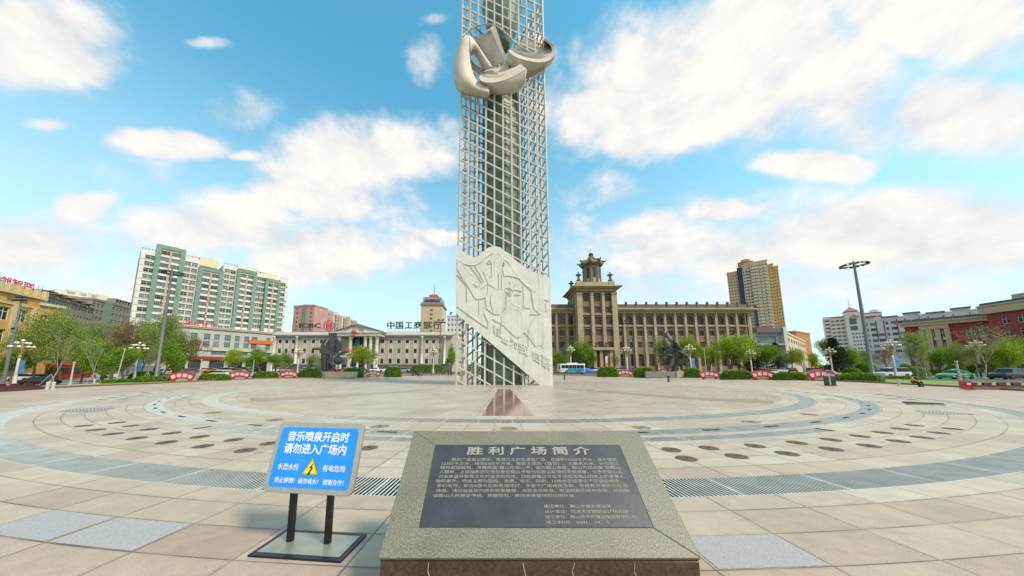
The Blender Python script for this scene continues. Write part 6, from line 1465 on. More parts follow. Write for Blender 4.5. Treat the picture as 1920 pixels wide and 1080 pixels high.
# covered car
p = place(1100, 94); K = SED; mb = MB()
prof = [(-2.4, .1, .9), (-2.35, .8, .9), (-1.6, 1.05, .9), (-.9, 1.48, .8), (.4, 1.5, .8), (1.3, 1.05, .9), (2.3, .8, .9), (2.42, .1, .9)]
vs = []; 
for x, z, w in prof: vs += [(x, -w*1.02, .08), (x, -w, z*.7), (x, -w*.7, z), (x, w*.7, z), (x, w, z*.7), (x, w*1.02, .08)]
mb.add(vs, [(i*6+k, i*6+k+1, i*6+k+7, i*6+k+6) for i in range(7) for k in range(5)]); o = mb.build('covered_car', mat('blue_car_cover', (.02, .13, .50), .6, 0, .2, 3, .5, 6), smooth=True); o.location = p; tag(o, 'car under a bright blue cover left of the office entrance', 'car')
# bus
def bus():
    p = place(1072, 90); r = empty('city_bus', p, pi, 'white and turquoise city bus in front of the stone office', 'bus'); L, Wd, H = 7.4, 2.4, 2.85; hw = Wd/2
    mb = MB(); sec = [(-hw, .35), (-hw, 1.35)]
    pr = [(hw, .32), (hw, 2.6), (hw-.12, 2.82), (hw-.5, H), (-hw+.5, H), (-hw+.12, 2.82), (-hw, 2.6), (-hw, .32)]
    n = len(pr); xs = [(-L/2, .97), (-L/2+.12, 1), (L/2-.25, 1), (L/2, .93)]
    vs = [(x, y*s, z) for x, s in xs for y, z in pr]; mb.add(vs, [(i*n+k, i*n+(k+1) % n, (i+1)*n+(k+1) % n, (i+1)*n+k) for i in range(3) for k in range(n)]+[tuple(range(n-1, -1, -1)), tuple(range(3*n, 4*n))])
    bd = mb.build('body', PAINT['white'], r)
    mb = MB()
    for s in (-1, 1): mb.box(-L/2+.2, L/2-2.3, *sorted((s*hw, s*(hw+.012))), .42, 1.46); mb.prism([(L/2-2.3, .42), (L/2-1.9, .42), (L/2-2.3, 1.42)], *sorted((s*hw, s*(hw+.012))))
    mb.build('turquoise_panel', PAINT['teal'], bd)
    for s in (-1, 1):
        for i in range(6): x = -L/2+.35+i*1.12; mb = MB(); mb.box(x, x+1.04, *sorted((s*hw, s*(hw+.02))), 1.5, 2.45); mb.build('window', CGL, r)
    mb = MB(); mb.box(L/2-.10, L/2+.006, -hw*.88, hw*.88, 1.25, 2.5); mb.build('windscreen', CGL, r)
    mb = MB(); mb.box(-1.6, 1.4, -.8, .8, H+.002, H+.28); mb.build('roof_unit', PAINT['white'], r)
    for x in (-L/2+1.9, L/2-1.9):
        for s in (-1, 1): mb = MB(); mb.X = Matrix.Translation((x, s*(hw-.1), .46)) @ Matrix.Rotation(pi/2, 4, 'X'); mb.lathe([(.2, -.14), (.44, -.13), (.46, 0), (.44, .13), (.2, .14)], 16); w = mb.build('wheel', TYRE, r); m2 = MB(); m2.X = mb.X; m2.lathe([(.24, -.15), (.1, -.12), (.1, .12), (.24, .15)], 12); m2.build('rim', RIM, w)
    for s in (-1, 1): mb = MB(); mb.cbox(L/2, s*.8, .7, .08, .3, .18); mb.build('headlight', LAMPW, r)
bus()
# ------------------------------------------------------------------ people
SKIN = mat('skin', (.38, .22, .15), .6, 0, .05); HAIR = mat('dark_hair', (.015, .012, .01), .6)
CL = {'black': (.014, .014, .016), 'navy': (.02, .03, .07), 'grey': (.16, .17, .18), 'pink': (.48, .20, .26), 'red': (.32, .03, .04), 'teal': (.10, .25, .27), 'white': (.6, .6, .58), 'yellow': (.55, .33, .03), 'brown': (.12, .07, .04), 'denim': (.07, .11, .18)}
def person(loc, rz, top, legs, label, pose='stand', H=1.68, seed=0):
    s = H/1.68; J = {}; R = random.Random(seed)
    sw = R.uniform(.06, .22)
    if pose in ('stand', 'walk'):
        st = .26 if pose == 'walk' else .04
        J = dict(pel=(0, 0, .92), spi=(0, .01, 1.15), che=(0, 0, 1.36), nec=(0, 0, 1.47), hea=(0, -.02, 1.60), lh=(-.09, 0, .88), rh=(.09, 0, .88), lk=(-.10, -st*.6, .48), rk=(.10, st*.2, .48), la=(-.10, -st, .08), ra=(.10, st, .08), lt=(-.11, -st-.16, .03), rt=(.11, st-.16, .03),
                 ls=(-.18, 0, 1.38), rs=(.18, 0, 1.38), le=(-.24, .05+st*.4, 1.12), re=(.24, .05-st*.4, 1.12), lw=(-.24, -.10+st*.6, .90), rw=(.24, -.06-st*.6, .90), lf=(-.23, -.16+st*.6, .82), rf=(.23, -.12-st*.6, .82))
    elif pose == 'sit':
        J = dict(pel=(0, 0, .42), spi=(0, .02, .64), che=(0, -.06, .85), nec=(0, -.10, .96), hea=(0, -.16, 1.08), lh=(-.09, -.04, .42), rh=(.09, -.04, .42), lk=(-.14, -.44, .46), rk=(.14, -.44, .46), la=(-.13, -.42, .08), ra=(.13, -.46, .08), lt=(-.14, -.58, .03), rt=(.14, -.62, .03),
                 ls=(-.18, -.06, .87), rs=(.18, -.06, .87), le=(-.24, -.22, .66), re=(.24, -.22, .66), lw=(-.12, -.42, .56), rw=(.12, -.42, .56), lf=(-.05, -.46, .52), rf=(.05, -.46, .52))
    elif pose == 'crouch':
        J = dict(pel=(0, .05, .30), spi=(0, .05, .52), che=(0, -.10, .70), nec=(0, -.16, .80), hea=(0, -.22, .92), lh=(-.09, .02, .30), rh=(.09, .02, .30), lk=(-.16, -.34, .48), rk=(.16, -.34, .48), la=(-.13, -.10, .08), ra=(.13, -.10, .08), lt=(-.14, -.26, .03), rt=(.14, -.26, .03),
                 ls=(-.18, -.12, .72), rs=(.18, -.12, .72), le=(-.24, -.32, .55), re=(.24, -.32, .55), lw=(-.10, -.46, .48), rw=(.10, -.46, .48), lf=(-.05, -.5, .44), rf=(.05, -.5, .44))
    rad = dict(pel=(.15, .11), spi=(.135, .10), che=(.165, .11), nec=(.058, .058), hea=(.085, .10), lh=(.095, .09), rh=(.095, .09), lk=(.066, .066), rk=(.066, .066), la=(.045, .045), ra=(.045, .045), lt=(.035, .03), rt=(.035, .03), ls=(.07, .065), rs=(.07, .065), le=(.048, .048), re=(.048, .048), lw=(.032, .032), rw=(.032, .032), lf=(.03, .022), rf=(.03, .022))
    names = list(J); ed = [('pel', 'spi'), ('spi', 'che'), ('che', 'nec'), ('nec', 'hea'), ('pel', 'lh'), ('pel', 'rh'), ('lh', 'lk'), ('rh', 'rk'), ('lk', 'la'), ('rk', 'ra'), ('la', 'lt'), ('ra', 'rt'), ('che', 'ls'), ('che', 'rs'), ('ls', 'le'), ('rs', 're'), ('le', 'lw'), ('re', 'rw'), ('lw', 'lf'), ('rw', 'rf')]
    me = bpy.data.meshes.new('person'); me.from_pydata([tuple(c*s for c in J[n]) for n in names], [(names.index(a), names.index(b)) for a, b in ed], [])
    o = bpy.data.objects.new('person', me); COL.objects.link(o); o.modifiers.new('k', 'SKIN'); o.modifiers.new('s', 'SUBSURF').levels = 1
    for i, n in enumerate(names): me.skin_vertices[0].data[i].radius = tuple(c*s for c in rad[n]); me.skin_vertices[0].data[i].use_root = (n == 'pel')
    bakemods(o); me = o.data; me.materials.clear()
    for m_ in (SKIN, mat('cloth_'+top, CL[top], .85), mat('cloth_'+legs, CL[legs], .85), BLKP): me.materials.append(m_)
    segs = [(a, b) for a, b in ed]
    zone = {'hea': 0, 'nec': 0, 'lf': 0, 'rf': 0, 'lt': 3, 'rt': 3, 'lk': 2, 'rk': 2, 'la': 2, 'ra': 2, 'lh': 2, 'rh': 2, 'pel': 2}
    for p in me.polygons:
        c = p.center; best = min(names, key=lambda n: (Vector(J[n])*s-c).length-max(rad[n])*.5); p.material_index = zone.get(best, 1); p.use_smooth = True
    o.location = loc; o.rotation_euler.z = rz; tag(o, label, 'person')
    h = Vector(J['hea'])*s; mb = MB(); mb.sphere(h+Vector((0, .02, .05))*s, (.105*s, .115*s, .10*s), 10, 6); mb.build('hair', HAIR, o, True)
    return o
def pp(px, Y): return place(px, Y)
person(pp(690, 66), 2.2, 'black', 'black', 'person in black crouching before the fan board right of the statue', 'crouch', seed=1); person(pp(721, 66), 1.0, 'navy', 'black', 'person in dark clothes sitting low beside the rounded hedge', 'crouch', seed=2)
person(pp(810, 72), 1.5, 'teal', 'grey', 'person in pale teal walking, left of a pair near the tower', 'walk', seed=3); person(pp(814.5, 72), 1.7, 'grey', 'denim', 'person in grey walking, right of a pair near the tower', 'walk', seed=4)
person(pp(830.5, 74), -1.2, 'pink', 'black', 'person in a pink top with dark trousers near the tower', 'stand', seed=5); person(pp(840.5, 71), .4, 'black', 'black', 'person all in black standing beside the lattice tower', 'stand', seed=6); person(pp(845.5, 72), -.6, 'red', 'black', 'person in a dark red jacket beside the lattice tower', 'stand', seed=7)
person(pp(1090, 73), 1.2, 'black', 'black', 'person in black sitting on the kerb below the bus', 'crouch', seed=8)
person(pg(1711, 725.5), .5, 'yellow', 'navy', 'person in yellow sitting on the kerb of the right lawn', 'sit', seed=9); person(pg(1719, 725.5), -.4, 'brown', 'black', 'person in brown sitting beside the one in yellow on the right lawn', 'sit', seed=10)
person(pp(1566, 84), .3, 'red', 'black', 'person in a red top at the side street corner', 'walk', seed=11); person(pp(1574, 80), 1.3, 'denim', 'black', 'person in denim at the side street corner', 'walk', seed=12); person(pp(1513, 96), 1.0, 'white', 'black', 'person in white crossing the side street', 'walk', seed=13)
# scooters
def scooter(px, Y, rz, c, label):
    r = empty('motor_scooter', place(px, Y), rz, label, 'scooter', 'scooters near the tower'); mb = MB(); mb.path([(-.75, 0, .62), (-.4, 0, .72), (-.1, 0, .68), (0, 0, .36), (.35, 0, .34), (.5, 0, .7), (.58, 0, .95)], [.12, .17, .16, .12, .12, .11, .07], 8, flat=1.0); mb.build('body', PAINT[c], r, True)
    for x in (-.6, .68): mb = MB(); mb.X = Matrix.Translation((x, 0, .24)) @ Matrix.Rotation(pi/2, 4, 'X'); mb.lathe([(.12, -.05), (.24, -.04), (.24, .04), (.12, .05)], 14); mb.build('wheel', TYRE, r)
    mb = MB(); mb.tube((.66, 0, .3), (.52, 0, 1.0), .04, n=6); mb.tube((.5, -.32, 1.02), (.5, .32, 1.02), .025, n=6); mb.build('handlebar', BLKP, r)
    mb = MB(); mb.box(-.7, -.05, -.13, .13, .78, .88); mb.build('seat', BLKP, r)
scooter(779, 70, .4, 'black', 'black motor scooter with its rider at the plaza edge'); scooter(788, 70, 1.2, 'grey', 'grey motor scooter standing right of the black one')
p = place(779, 70); q = person(p+Vector((-.18, 0, .42)), 1.9, 'black', 'black', 'person in black riding the motor scooter', 'sit', seed=14)
# ------------------------------------------------------------------ small street furniture
BIN = mat('brown_slatted_bin', (.10, .075, .06), .5, .1, .3, 3); GREENB = mat('green_bollard', (.015, .075, .03), .5, 0, .3, 3); REDGR = mat('red_granite_bench', (.13, .035, .032), .4, 0, .35, 20)
p = pg(1557, 723.5); r = empty('litter_bin', p, -.7, 'brown slatted twin litter bin with steel bands before the hedge', 'litter bin'); r.scale = (.64, .64, 1.0)
for x in (-.36, .36): 
    mb = MB(); mb.lathe([(.30, .06), (.31, .12), (.31, 1.0), (.26, 1.06)], 14, (x, 0, 0))
    for k in range(14): a = 2*pi*k/14; mb.cbox(x+.31*cos(a), .31*sin(a), .55, .06, .06, .85)
    mb.build('bin_body', BIN, r)
    mb = MB(); mb.lathe([(.29, 1.05), (.33, 1.08), (.33, 1.14), (.2, 1.2)], 14, (x, 0, 0)); mb.build('bin_lid', STEEL, r)
mb = MB(); mb.box(-.1, .1, -.28, .28, .06, 1.04); mb.build('centre_panel', STEEL, r); mb = MB(); mb.box(-.75, .75, -.4, .4, 0, .06); mb.build('base', BLKP, r)
for px, Y, lab in ((1058.5, 60, 'short green bollard right of the lattice tower'), (1254, 47, 'short green bollard in front of the bronze statue')):
    p = place(px, Y); r = empty('bollard', p, 0, lab, 'bollard', 'green bollards'); H = 1.0; mb = MB(); mb.lathe([(.2, 0), (.2, .1), (.16, .12), (.16, H*.8), (.2, H*.82), (.2, H*.95), (.12, H)], 12); mb.build('bollard_body', GREENB, r, True)
    mb = MB(); mb.lathe([(.163, H*.45), (.165, H*.46), (.165, H*.6), (.163, H*.61)], 12); mb.build('band', mat('pale_green_band', (.10, .22, .12), .5), r)
for A, B, lab, flip in ((pg(-30, 737), pg(83, 730), 'long dark red granite bench wall on the left plaza edge', 1), (pg(1826, 731), pg(1945, 731.5), 'long reddish granite bench wall on the right plaza edge', -1)):
    d = B-A; w = d.length/2; r = empty('granite_bench', (A+B)/2, atan2(d.y, d.x), lab, 'bench', 'granite bench walls'); mb = MB(); mb.box(-w, w, 0, .5, 0, .30); mb.build('bench_base', REDGR if flip > 0 else mat('rose_granite', (.20, .10, .095), .5, 0, .3, 12), r)
    n = max(4, int(w*2/2.6))
    for i in range(n): x = -w+.15+i*(2*w-.3)/n; mb = MB(); mb.box(x, x+(2*w-.3)/n-.3, -.04, .54, .303, .38); mb.box(x+.1, x+(2*w-.3)/n-.4, .36, .5, .383, .62); mb.build('seat', mat('dark_red_timber', (.10, .02, .02), .6, 0, .2, 6), r)
for px, py, lab, n in ((88, 730.5, 'pair of short white posts at the end of the left bench wall', 2), (1686, 724.5, 'single short white post on the right lawn edge', 1)):
    p = pg(px, py); r = empty('marker_post', p, 0, lab, 'post'); k = .85
    for i in range(n): mb = MB(); mb.lathe([(.12*k, 0), (.12*k, .6*k), (.14*k, .62*k), (.14*k, .75*k), (.07*k, .8*k)], 10, (i*.5, 0, 0)); mb.build('post_body', mat('worn_white_paint', (.5, .5, .47), .7, 0, .2, 4), r)
p = pg(1812, 731); r = empty('sound_cart', p, -.6, 'red box with white speakers on the plaza beside the right bench', 'box'); r.scale = (.40, .5, .85); mb = MB(); mb.box(-.65, .65, -.35, .35, .08, .85); mb.build('box_body', PAINT['red'], r)
for x in (.15, .42): mb = MB(); mb.box(x-.1, x+.1, -.37, -.351, .5, .72); mb.build('label_plate', SWHITE, r)
mb = MB(); mb.tube((-.1, 0, .85), (-.1, 0, 1.25), .05, n=6); mb.cbox(-.1, 0, 1.3, .5, .3, .08); mb.build('handle', BLKP, r)
# red kiosk behind the left trees
p = place(127, 74); r = empty('red_kiosk', p, .5, 'red market kiosk behind the left trees', 'kiosk'); mb = MB(); mb.box(-3.0, 3.0, -1.5, 1.5, 0, 3.2); mb.build('kiosk_wall', mat('kiosk_red', (.34, .02, .02), .6, 0, .2, 1), r); mb = MB(); mb.frustum((-3.2, 3.2, -1.8, 1.8), 3.202, (-2.7, 2.7, -.4, .4), 4.0); mb.build('kiosk_roof', mat('kiosk_roof', (.28, .02, .02), .6), r)
for i in range(3): x = -2.7+i*1.85; mb = MB(); mb.box(x, x+1.6, -1.56, -1.501, 1.1, 2.6); mb.build('hatch', GL, r)
# low wall under the left trees
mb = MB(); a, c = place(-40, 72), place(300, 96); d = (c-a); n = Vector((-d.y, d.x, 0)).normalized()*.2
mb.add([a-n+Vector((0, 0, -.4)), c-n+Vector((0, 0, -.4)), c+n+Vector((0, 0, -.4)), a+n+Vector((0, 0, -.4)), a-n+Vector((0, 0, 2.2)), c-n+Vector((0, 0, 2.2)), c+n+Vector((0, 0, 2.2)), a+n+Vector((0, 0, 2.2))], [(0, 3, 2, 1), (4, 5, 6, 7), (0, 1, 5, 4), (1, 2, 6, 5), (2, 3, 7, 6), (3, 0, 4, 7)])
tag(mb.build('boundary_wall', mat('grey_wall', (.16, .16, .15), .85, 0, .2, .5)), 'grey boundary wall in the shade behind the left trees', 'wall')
# ------------------------------------------------------------------ statues
BRZ = mat('dark_bronze', (.075, .068, .060), .5, .35, .35, 2.0, .3, 10); STL = mat('dark_grey_steel', (.10, .098, .095), .55, .3, .25, 1.2, .1, 12)
PLA = mat('plinth_stone', (.26, .25, .23), .7, 0, .2, 1.5, .1, 20, streak=.3); PLB = mat('plinth_sunlit_stone', (.46, .41, .31), .7, 0, .15, 1.5, .1, 20, streak=.3)  # second tone has the sunlight on the plinths' right end painted in
def remesh(o, v):
    m_ = o.modifiers.new('r', 'REMESH'); m_.mode = 'VOXEL'; m_.voxel_size = v; m_.use_smooth_shade = True; s = o.modifiers.new('s', 'SMOOTH'); s.iterations = 2; s.factor = .4; bakemods(o); return o
def bronze():
    p = place(1264, 60); r = empty('flag_statue', p, -.25, 'dark bronze group of striding figures under billowing flags on a stone plinth', 'statue')
    k = mpp(60)/9.82; px = lambda x, y, dy=0: Vector(((x-440)*k, dy, (950-y)*k))
    mb = MB(); mb.box(*sorted((px(-60, 0).x, px(440, 0).x)), -1.6, 1.6, 0, px(0, 838).z); mb.build('plinth', PLA, r)
    mb = MB(); mb.box(px(440, 0).x+.005, px(615, 0).x, -1.7, 1.6, 0, px(0, 838).z+.02); mb.build('plinth_sunlit_end', PLB, r)
    mb = MB()
    def P(l, rad, dy, n=10, flat=.6): mb.path([px(x, y, d) for (x, y), d in zip(l, dy if hasattr(dy, '__len__') else [dy]*len(l))], [q*k for q in rad], n, flat=flat)
    P([(310, 825), (330, 800), (375, 740), (410, 690), (440, 590)], [22, 24, 40, 46, 52], [-.9, -.8, -.5, -.3, 0], flat=.9)      # leading leg
    P([(300, 828), (345, 822)], [20, 16], -.9); P([(590, 815), (592, 760), (565, 690), (500, 620), (455, 580)], [22, 24, 42, 46, 50], [.6, .5, .3, .1, 0], flat=.9)
    P([(540, 770), (470, 770), (420, 720)], [40, 60, 40], .5); P([(440, 830), (470, 780), (520, 700)], [60, 66, 50], .5)
    P([(440, 590), (450, 540), (440, 480), (425, 430)], [58, 62, 66, 40], 0, flat=.8)
    P([(425, 430), (430, 395), (435, 375)], [22, 30, 24], -.1, flat=1)
    P([(185, 545), (240, 540), (310, 530), (380, 540), (420, 560)], [14, 22, 28, 34, 40], -.3, flat=.8)
    P([(250, 500), (262, 440), (290, 390)], [40, 60, 40], .2, flat=.8); P([(300, 520), (270, 480), (250, 430)], [40, 40, 26], 0)
    P([(405, 560), (380, 470), (350, 380), (330, 290), (335, 215)], [20, 62, 74, 56, 14], [-.2, -.5, -.6, -.4, -.2], flat=.45)     # flag, left fold
    P([(440, 440), (430, 340), (405, 240), (375, 160), (392, 80)], [20, 56, 60, 44, 8], [0, -.2, -.1, .1, .2], flat=.5)
    P([(600, 560), (560, 470), (500, 370), (470, 280), (490, 215)], [26, 66, 70, 52, 14], [-.2, -.4, -.5, -.2, 0], flat=.42)
    P([(690, 590), (640, 500), (580, 420), (530, 330), (520, 225)], [22, 54, 58, 46, 10], [.1, .2, .3, .3, .3], flat=.45)
    P([(570, 645), (640, 640), (688, 600), (690, 555), (655, 520)], [14, 30, 34, 30, 20], [0, -.1, 0, .1, .2], flat=.7)
    P([(440, 420), (520, 470), (590, 510), (612, 540), (600, 590)], [24, 28, 32, 30, 22], [-.5, -.7, -.8, -.7, -.5], flat=.8)
    P([(330, 600), (350, 690), (360, 720)], [60, 50, 20], .4); P([(480, 560), (560, 580), (600, 600)], [60, 60, 30], .2)
    o = mb.build('bronze_figures', BRZ, r); remesh(o, .055)
    mb = MB()
    for l, dy in (([(318, 250), (380, 300), (432, 330)], -1.0), ([(322, 300), (390, 350), (440, 385)], -1.05), ([(330, 350), (390, 400), (430, 425)], -1.05), ([(460, 290), (520, 345), (560, 390)], -.85), ([(475, 340), (550, 400), (600, 450)], -.95), ([(490, 385), (570, 450), (640, 520)], -.95), ([(510, 420), (580, 480), (640, 545)], -.95), ([(340, 215), (390, 260), (425, 300)], -.6)):
        mb.path([px(x, y, dy*.9) for x, y in l], [.02, .05, .02], 6)
    mb.build('flag_fold', BRZ, o)
    mb = MB(); mb.cbox(*px(690, 905, -1.0), .9, .7, 1.0); bx = mb.build('dark_box', BLKP, r); bx['label'] = 'dark bin box at the plinth end'
bronze()
def abstract():
    p = place(624, 60); r = empty('abstract_statue', p, .12, 'dark steel abstract statue of a disc, crescent and slab on a stone plinth', 'statue')
    k = mpp(60)/9.0; px = lambda x, y, dy=0: Vector(((x-575)*k, dy, (950-y)*k))
    mb = MB(); mb.box(px(205, 0).x, px(510, 0).x, -1.6, 1.8, 0, px(0, 845).z); mb.build('plinth', PLA, r); mb = MB(); mb.box(px(510, 0).x+.005, px(940, 0).x, -1.7, 1.8, 0, px(0, 850).z); mb.build('plinth_sunlit_end', PLB, r)
    mb = MB(); mb.box(px(262, 0).x, px(345, 0).x, -1.95, -1.605, 0, px(0, 862).z); b = mb.build('dark_box', BLKP, r)
    T2 = lambda l: [(px(x, y).x, px(x, y).z) for x, y in l]
    mb = MB(); mb.prism(T2([(478, 860), (520, 200), (582, 205), (580, 520), (560, 620), (520, 850)][::-1]) if False else T2([(460, 190), (495, 400), (500, 520), (575, 520), (582, 205), (575, 195)]), -.35, .35)
    mb.build('steel_slab', STL, r)
    mb = MB(); n = 32; c = px(548, 420); R = 132*k
    for k2 in range(n):
        a, b2 = 2*pi*k2/n, 2*pi*(k2+1)/n; ri = R*.28; hx, hz = c.x-.25, c.z+.05
        mb.prism([(hx+ri*cos(a), hz+ri*sin(a)), (c.x+R*cos(a), c.z+R*sin(a)), (c.x+R*cos(b2), c.z+R*sin(b2)), (hx+ri*cos(b2), hz+ri*sin(b2))], .0, .28)
    mb.build('steel_disc', STL, r)
    mb = MB(); O = [(432, 300), (395, 340), (365, 400), (358, 470), (362, 530), (420, 552), (500, 560), (560, 570), (640, 590), (720, 565), (810, 505)]; I = [(440, 310), (415, 350), (405, 390), (415, 430), (450, 468), (500, 490), (560, 505), (575, 520), (640, 530), (720, 515), (800, 498)]
    for i in range(len(O)-1): mb.prism(T2([O[i], O[i+1], I[i+1], I[i]]), -.55, -.05)
    mb.build('steel_crescent', STL, r)
    mb = MB(); mb.path([px(225, 445, -.4), px(260, 465, -.45), px(310, 470, -.45), px(370, 470, -.4), px(400, 470, -.3)], [.03, .30, .45, .42, .35], 10, flat=.7); mb.build('horn', STL, r, True)
    mb = MB()
    for x, w, dy in ((385, 30, .2), (430, 32, -.1), (475, 30, .1), (505, 26, .3)): mb.path([px(x, 540, dy), px(x+14, 850, dy)], [w*k*1.1, w*k*.85], 10)
    mb.build('steel_column', STL, r)
    mb = MB(); mb.path([px(545, 560, -.5), px(540, 630, -.55), px(525, 680, -.6), px(565, 730, -.55), px(605, 790, -.5), px(630, 835, -.5)], [.30, .36, .42, .34, .2, .16], 10); mb.path([px(618, 838, -.5), px(660, 845, -.6)], [.14, .08], 8); mb.build('leg', STL, r, True)
    mb = MB(); mb.sphere(px(640, 660, .1), 75*k, 16, 10); mb.build('steel_ball', STL, r, True)
    mb = MB(); mb.path([px(668, 378), px(710, 380), (px(745, 395)), px(778, 418)], [.03, .05, .05, .02], 6); mb.path([px(670, 480), px(700, 470), px(690, 510)], [.05, .07, .03], 6); mb.build('steel_arc', STL, r)
    for x in (560, 700): mb = MB(); mb.lathe([(.32, 0), (.38, .25), (.2, .3)], 10, px(x, 848, -1.0)); f = mb.build('red_flower_tub', FRED, r)
abstract()
# ------------------------------------------------------------------ trees
BARK = mat('grey_brown_bark', (.115, .088, .062), .9, 0, .3, 3, .5, 14); BARKP = mat('pale_bark', (.36, .30, .22), .85, 0, .2, 3, .3, 14); BARKR = mat('reddish_twigs', (.16, .075, .055), .9, 0, .25, 3); LIME = mat('lime_washed_trunk', (.55, .54, .50), .85)
LV = {'bright': leafmat('bright_spring_leaf', (.20, .30, .015), (.44, .50, .05)), 'green': leafmat('fresh_green_leaf', (.13, .25, .02), (.32, .46, .05)), 'olive': leafmat('olive_spring_leaf', (.16, .22, .035), (.36, .42, .10)), 'dark': leafmat('dark_needle', (.012, .035, .012), (.04, .075, .02)), 'plum': leafmat('plum_leaf', (.19, .12, .06), (.30, .23, .12)), 'pale': leafmat('pale_bud', (.22, .26, .06), (.42, .40, .16))}
def branching(seed, H, levels, fork, spread, up, r0, trunk_h, jit=.18, ratio=.68):
    R = random.Random(seed); mb = MB(); tips = []; segs = []
    def grow(p, d, L, r, lv):
        pts = [p]; rad = [r]; n = 3
        for i in range(n):
            d = (d+Vector((R.gauss(0, jit), R.gauss(0, jit), R.gauss(up*.25, jit*.6)))).normalized(); p = p+d*(L/n); pts.append(p); rad.append(r*(1-.42*(i+1)/n))
        mb.path(pts, rad, 6 if lv == 0 else (5 if lv < 2 else 3), 0, cap=False)
        segs.append((pts, lv))
        if lv >= levels: tips.append(p); return
        for k in range(fork+(1 if lv == 0 else 0)):
            a = 2*pi*(k+R.random()*.7)/(fork+(lv == 0)); o = d.orthogonal().normalized(); o.rotate(Matrix.Rotation(a, 3, d)); s = spread*R.uniform(.6, 1.2)
            start = pts[-1] if lv == 0 or R.random() < .6 else pts[R.choice((1, 2))]
            grow(start, (d*cos(s)+o*sin(s)+Vector((0, 0, up*.3))).normalized(), L*ratio*R.uniform(.75, 1.15), rad[-1]*.72, lv+1)
        if lv < levels: grow(pts[-1], d, L*ratio*.9, rad[-1]*.8, lv+1)
    grow(Vector((0, 0, -.1)), Vector((R.gauss(0, .04), R.gauss(0, .04), 1)).normalized(), trunk_h, r0, 0)
    zm = max(t.z for t in tips); s = H/zm
    mb.v = [(x*s, y*s, z*s) for x, y, z in mb.v]; tips = [t*s for t in tips]; segs = [([q*s for q in pts], lv) for pts, lv in segs]
    return mb, tips, segs
def leaves(seed, pts, n, sig, size, zmin=0, drop=0):
    R = random.Random(seed); mb = MB()
    for _ in range(n):
        c = R.choice(pts); q = c+Vector((R.gauss(0, sig), R.gauss(0, sig), R.gauss(0, sig*.7)-abs(R.gauss(0, drop))))
        if q.z < zmin: continue
        s = size*R.uniform(.55, 1.25); d1 = Vector((R.gauss(0, 1), R.gauss(0, 1), R.gauss(0, .6))).normalized(); d2 = d1.orthogonal().normalized(); d2.rotate(Matrix.Rotation(R.uniform(0, 6.28), 3, d1))
        mb.quad(q-d1*s, q+d2*s*.55, q+d1*s, q-d2*s*.55)
    return mb
TREES = {}
def variant(kind, i):
    k = (kind, i)
    if k in TREES: return TREES[k]
    sd = hash(kind) % 97 if False else sum(map(ord, kind))*7+i*31
    if kind in ('bright', 'green'):
        mb, tips, segs = branching(sd, 7.4, 3, 3, .80, .18, .18, 1.3, ratio=.86); P = tips+[q for pts, lv in segs if lv >= 2 for q in pts[1:]]
        tr = mb.mesh('trunk', BARK); cr = leaves(sd, P, 9000, .50, .15, .9, .3).mesh('crown', LV[kind])
    elif kind == 'olive':
        mb, tips, segs = branching(sd, 9.0, 4, 2, .72, .15, .20, 1.7, ratio=.84); P = tips+[q for pts, lv in segs if lv >= 3 for q in pts[1:]]
        tr = mb.mesh('trunk', BARK); cr = leaves(sd, P, 10500, .58, .13, .8, .7).mesh('crown', LV['olive'])
    elif kind == 'bare':
        mb, tips, segs = branching(sd, 8.5, 5, 2, .46, .45, .075, 1.9, jit=.10, ratio=.80); tr = mb.mesh('trunk', BARKP); cr = leaves(sd, tips+[q for pts, lv in segs if lv >= 3 for q in pts], 700, .14, .07, 2).mesh('crown', LV['pale'])
    elif kind == 'plum':
        mb, tips, segs = branching(sd, 5.5, 4, 3, .66, .15, .10, 1.0, ratio=.80); tr = mb.mesh('trunk', BARKR); cr = leaves(sd, tips, 2600, .28, .09, 1).mesh('crown', LV['plum'])
    elif kind == 'young':
        mb, tips, segs = branching(sd, 7.0, 4, 2, .5, .45, .06, 1.8, ratio=.78); tr = mb.mesh('trunk', BARKP); cr = leaves(sd, tips+[q for pts, lv in segs if lv >= 2 for q in pts[1:]], 3600, .36, .11, 1.6).mesh('crown', LV['pale' if i % 2 else 'olive'])
    elif kind == 'cedar':
        R = random.Random(sd); mb = MB(); mb.path([(0, 0, 0), (0, 0, 4), (.05, 0, 9)], [.22, .14, .03], 7); P = []
        for j in range(24):
            z = .9+8.0*(j/24)**.95; L = (1-j/25)**.8*2.4+.15
            for q in range(7):
                a = R.uniform(0, 6.28); l = L*R.uniform(.6, 1.1); e = Vector((l*cos(a), l*sin(a), z+l*.08-.25*l)); mb.path([(0, 0, z), e*.5+Vector((0, 0, z*.5+.05)), e], [.035, .025, .01], 3)
                for f in (.35, .55, .75, .95): P.append(Vector((e.x*f, e.y*f, z+(e.z-z)*f)))
        tr = mb.mesh('trunk', BARK); cr = leaves(sd, P, 5200, .17, .15, .3).mesh('crown', LV['dark'])
    w = [v.co for v in cr.vertices]+[v.co for v in tr.vertices]; wd = sorted(hypot(q.x, q.y) for q in w)[int(len(w)*.96)]*2; ht = sorted(q.z for q in w)[int(len(w)*.995)]
    TREES[k] = (tr, cr, wd, ht); return TREES[k]
CNT = {}
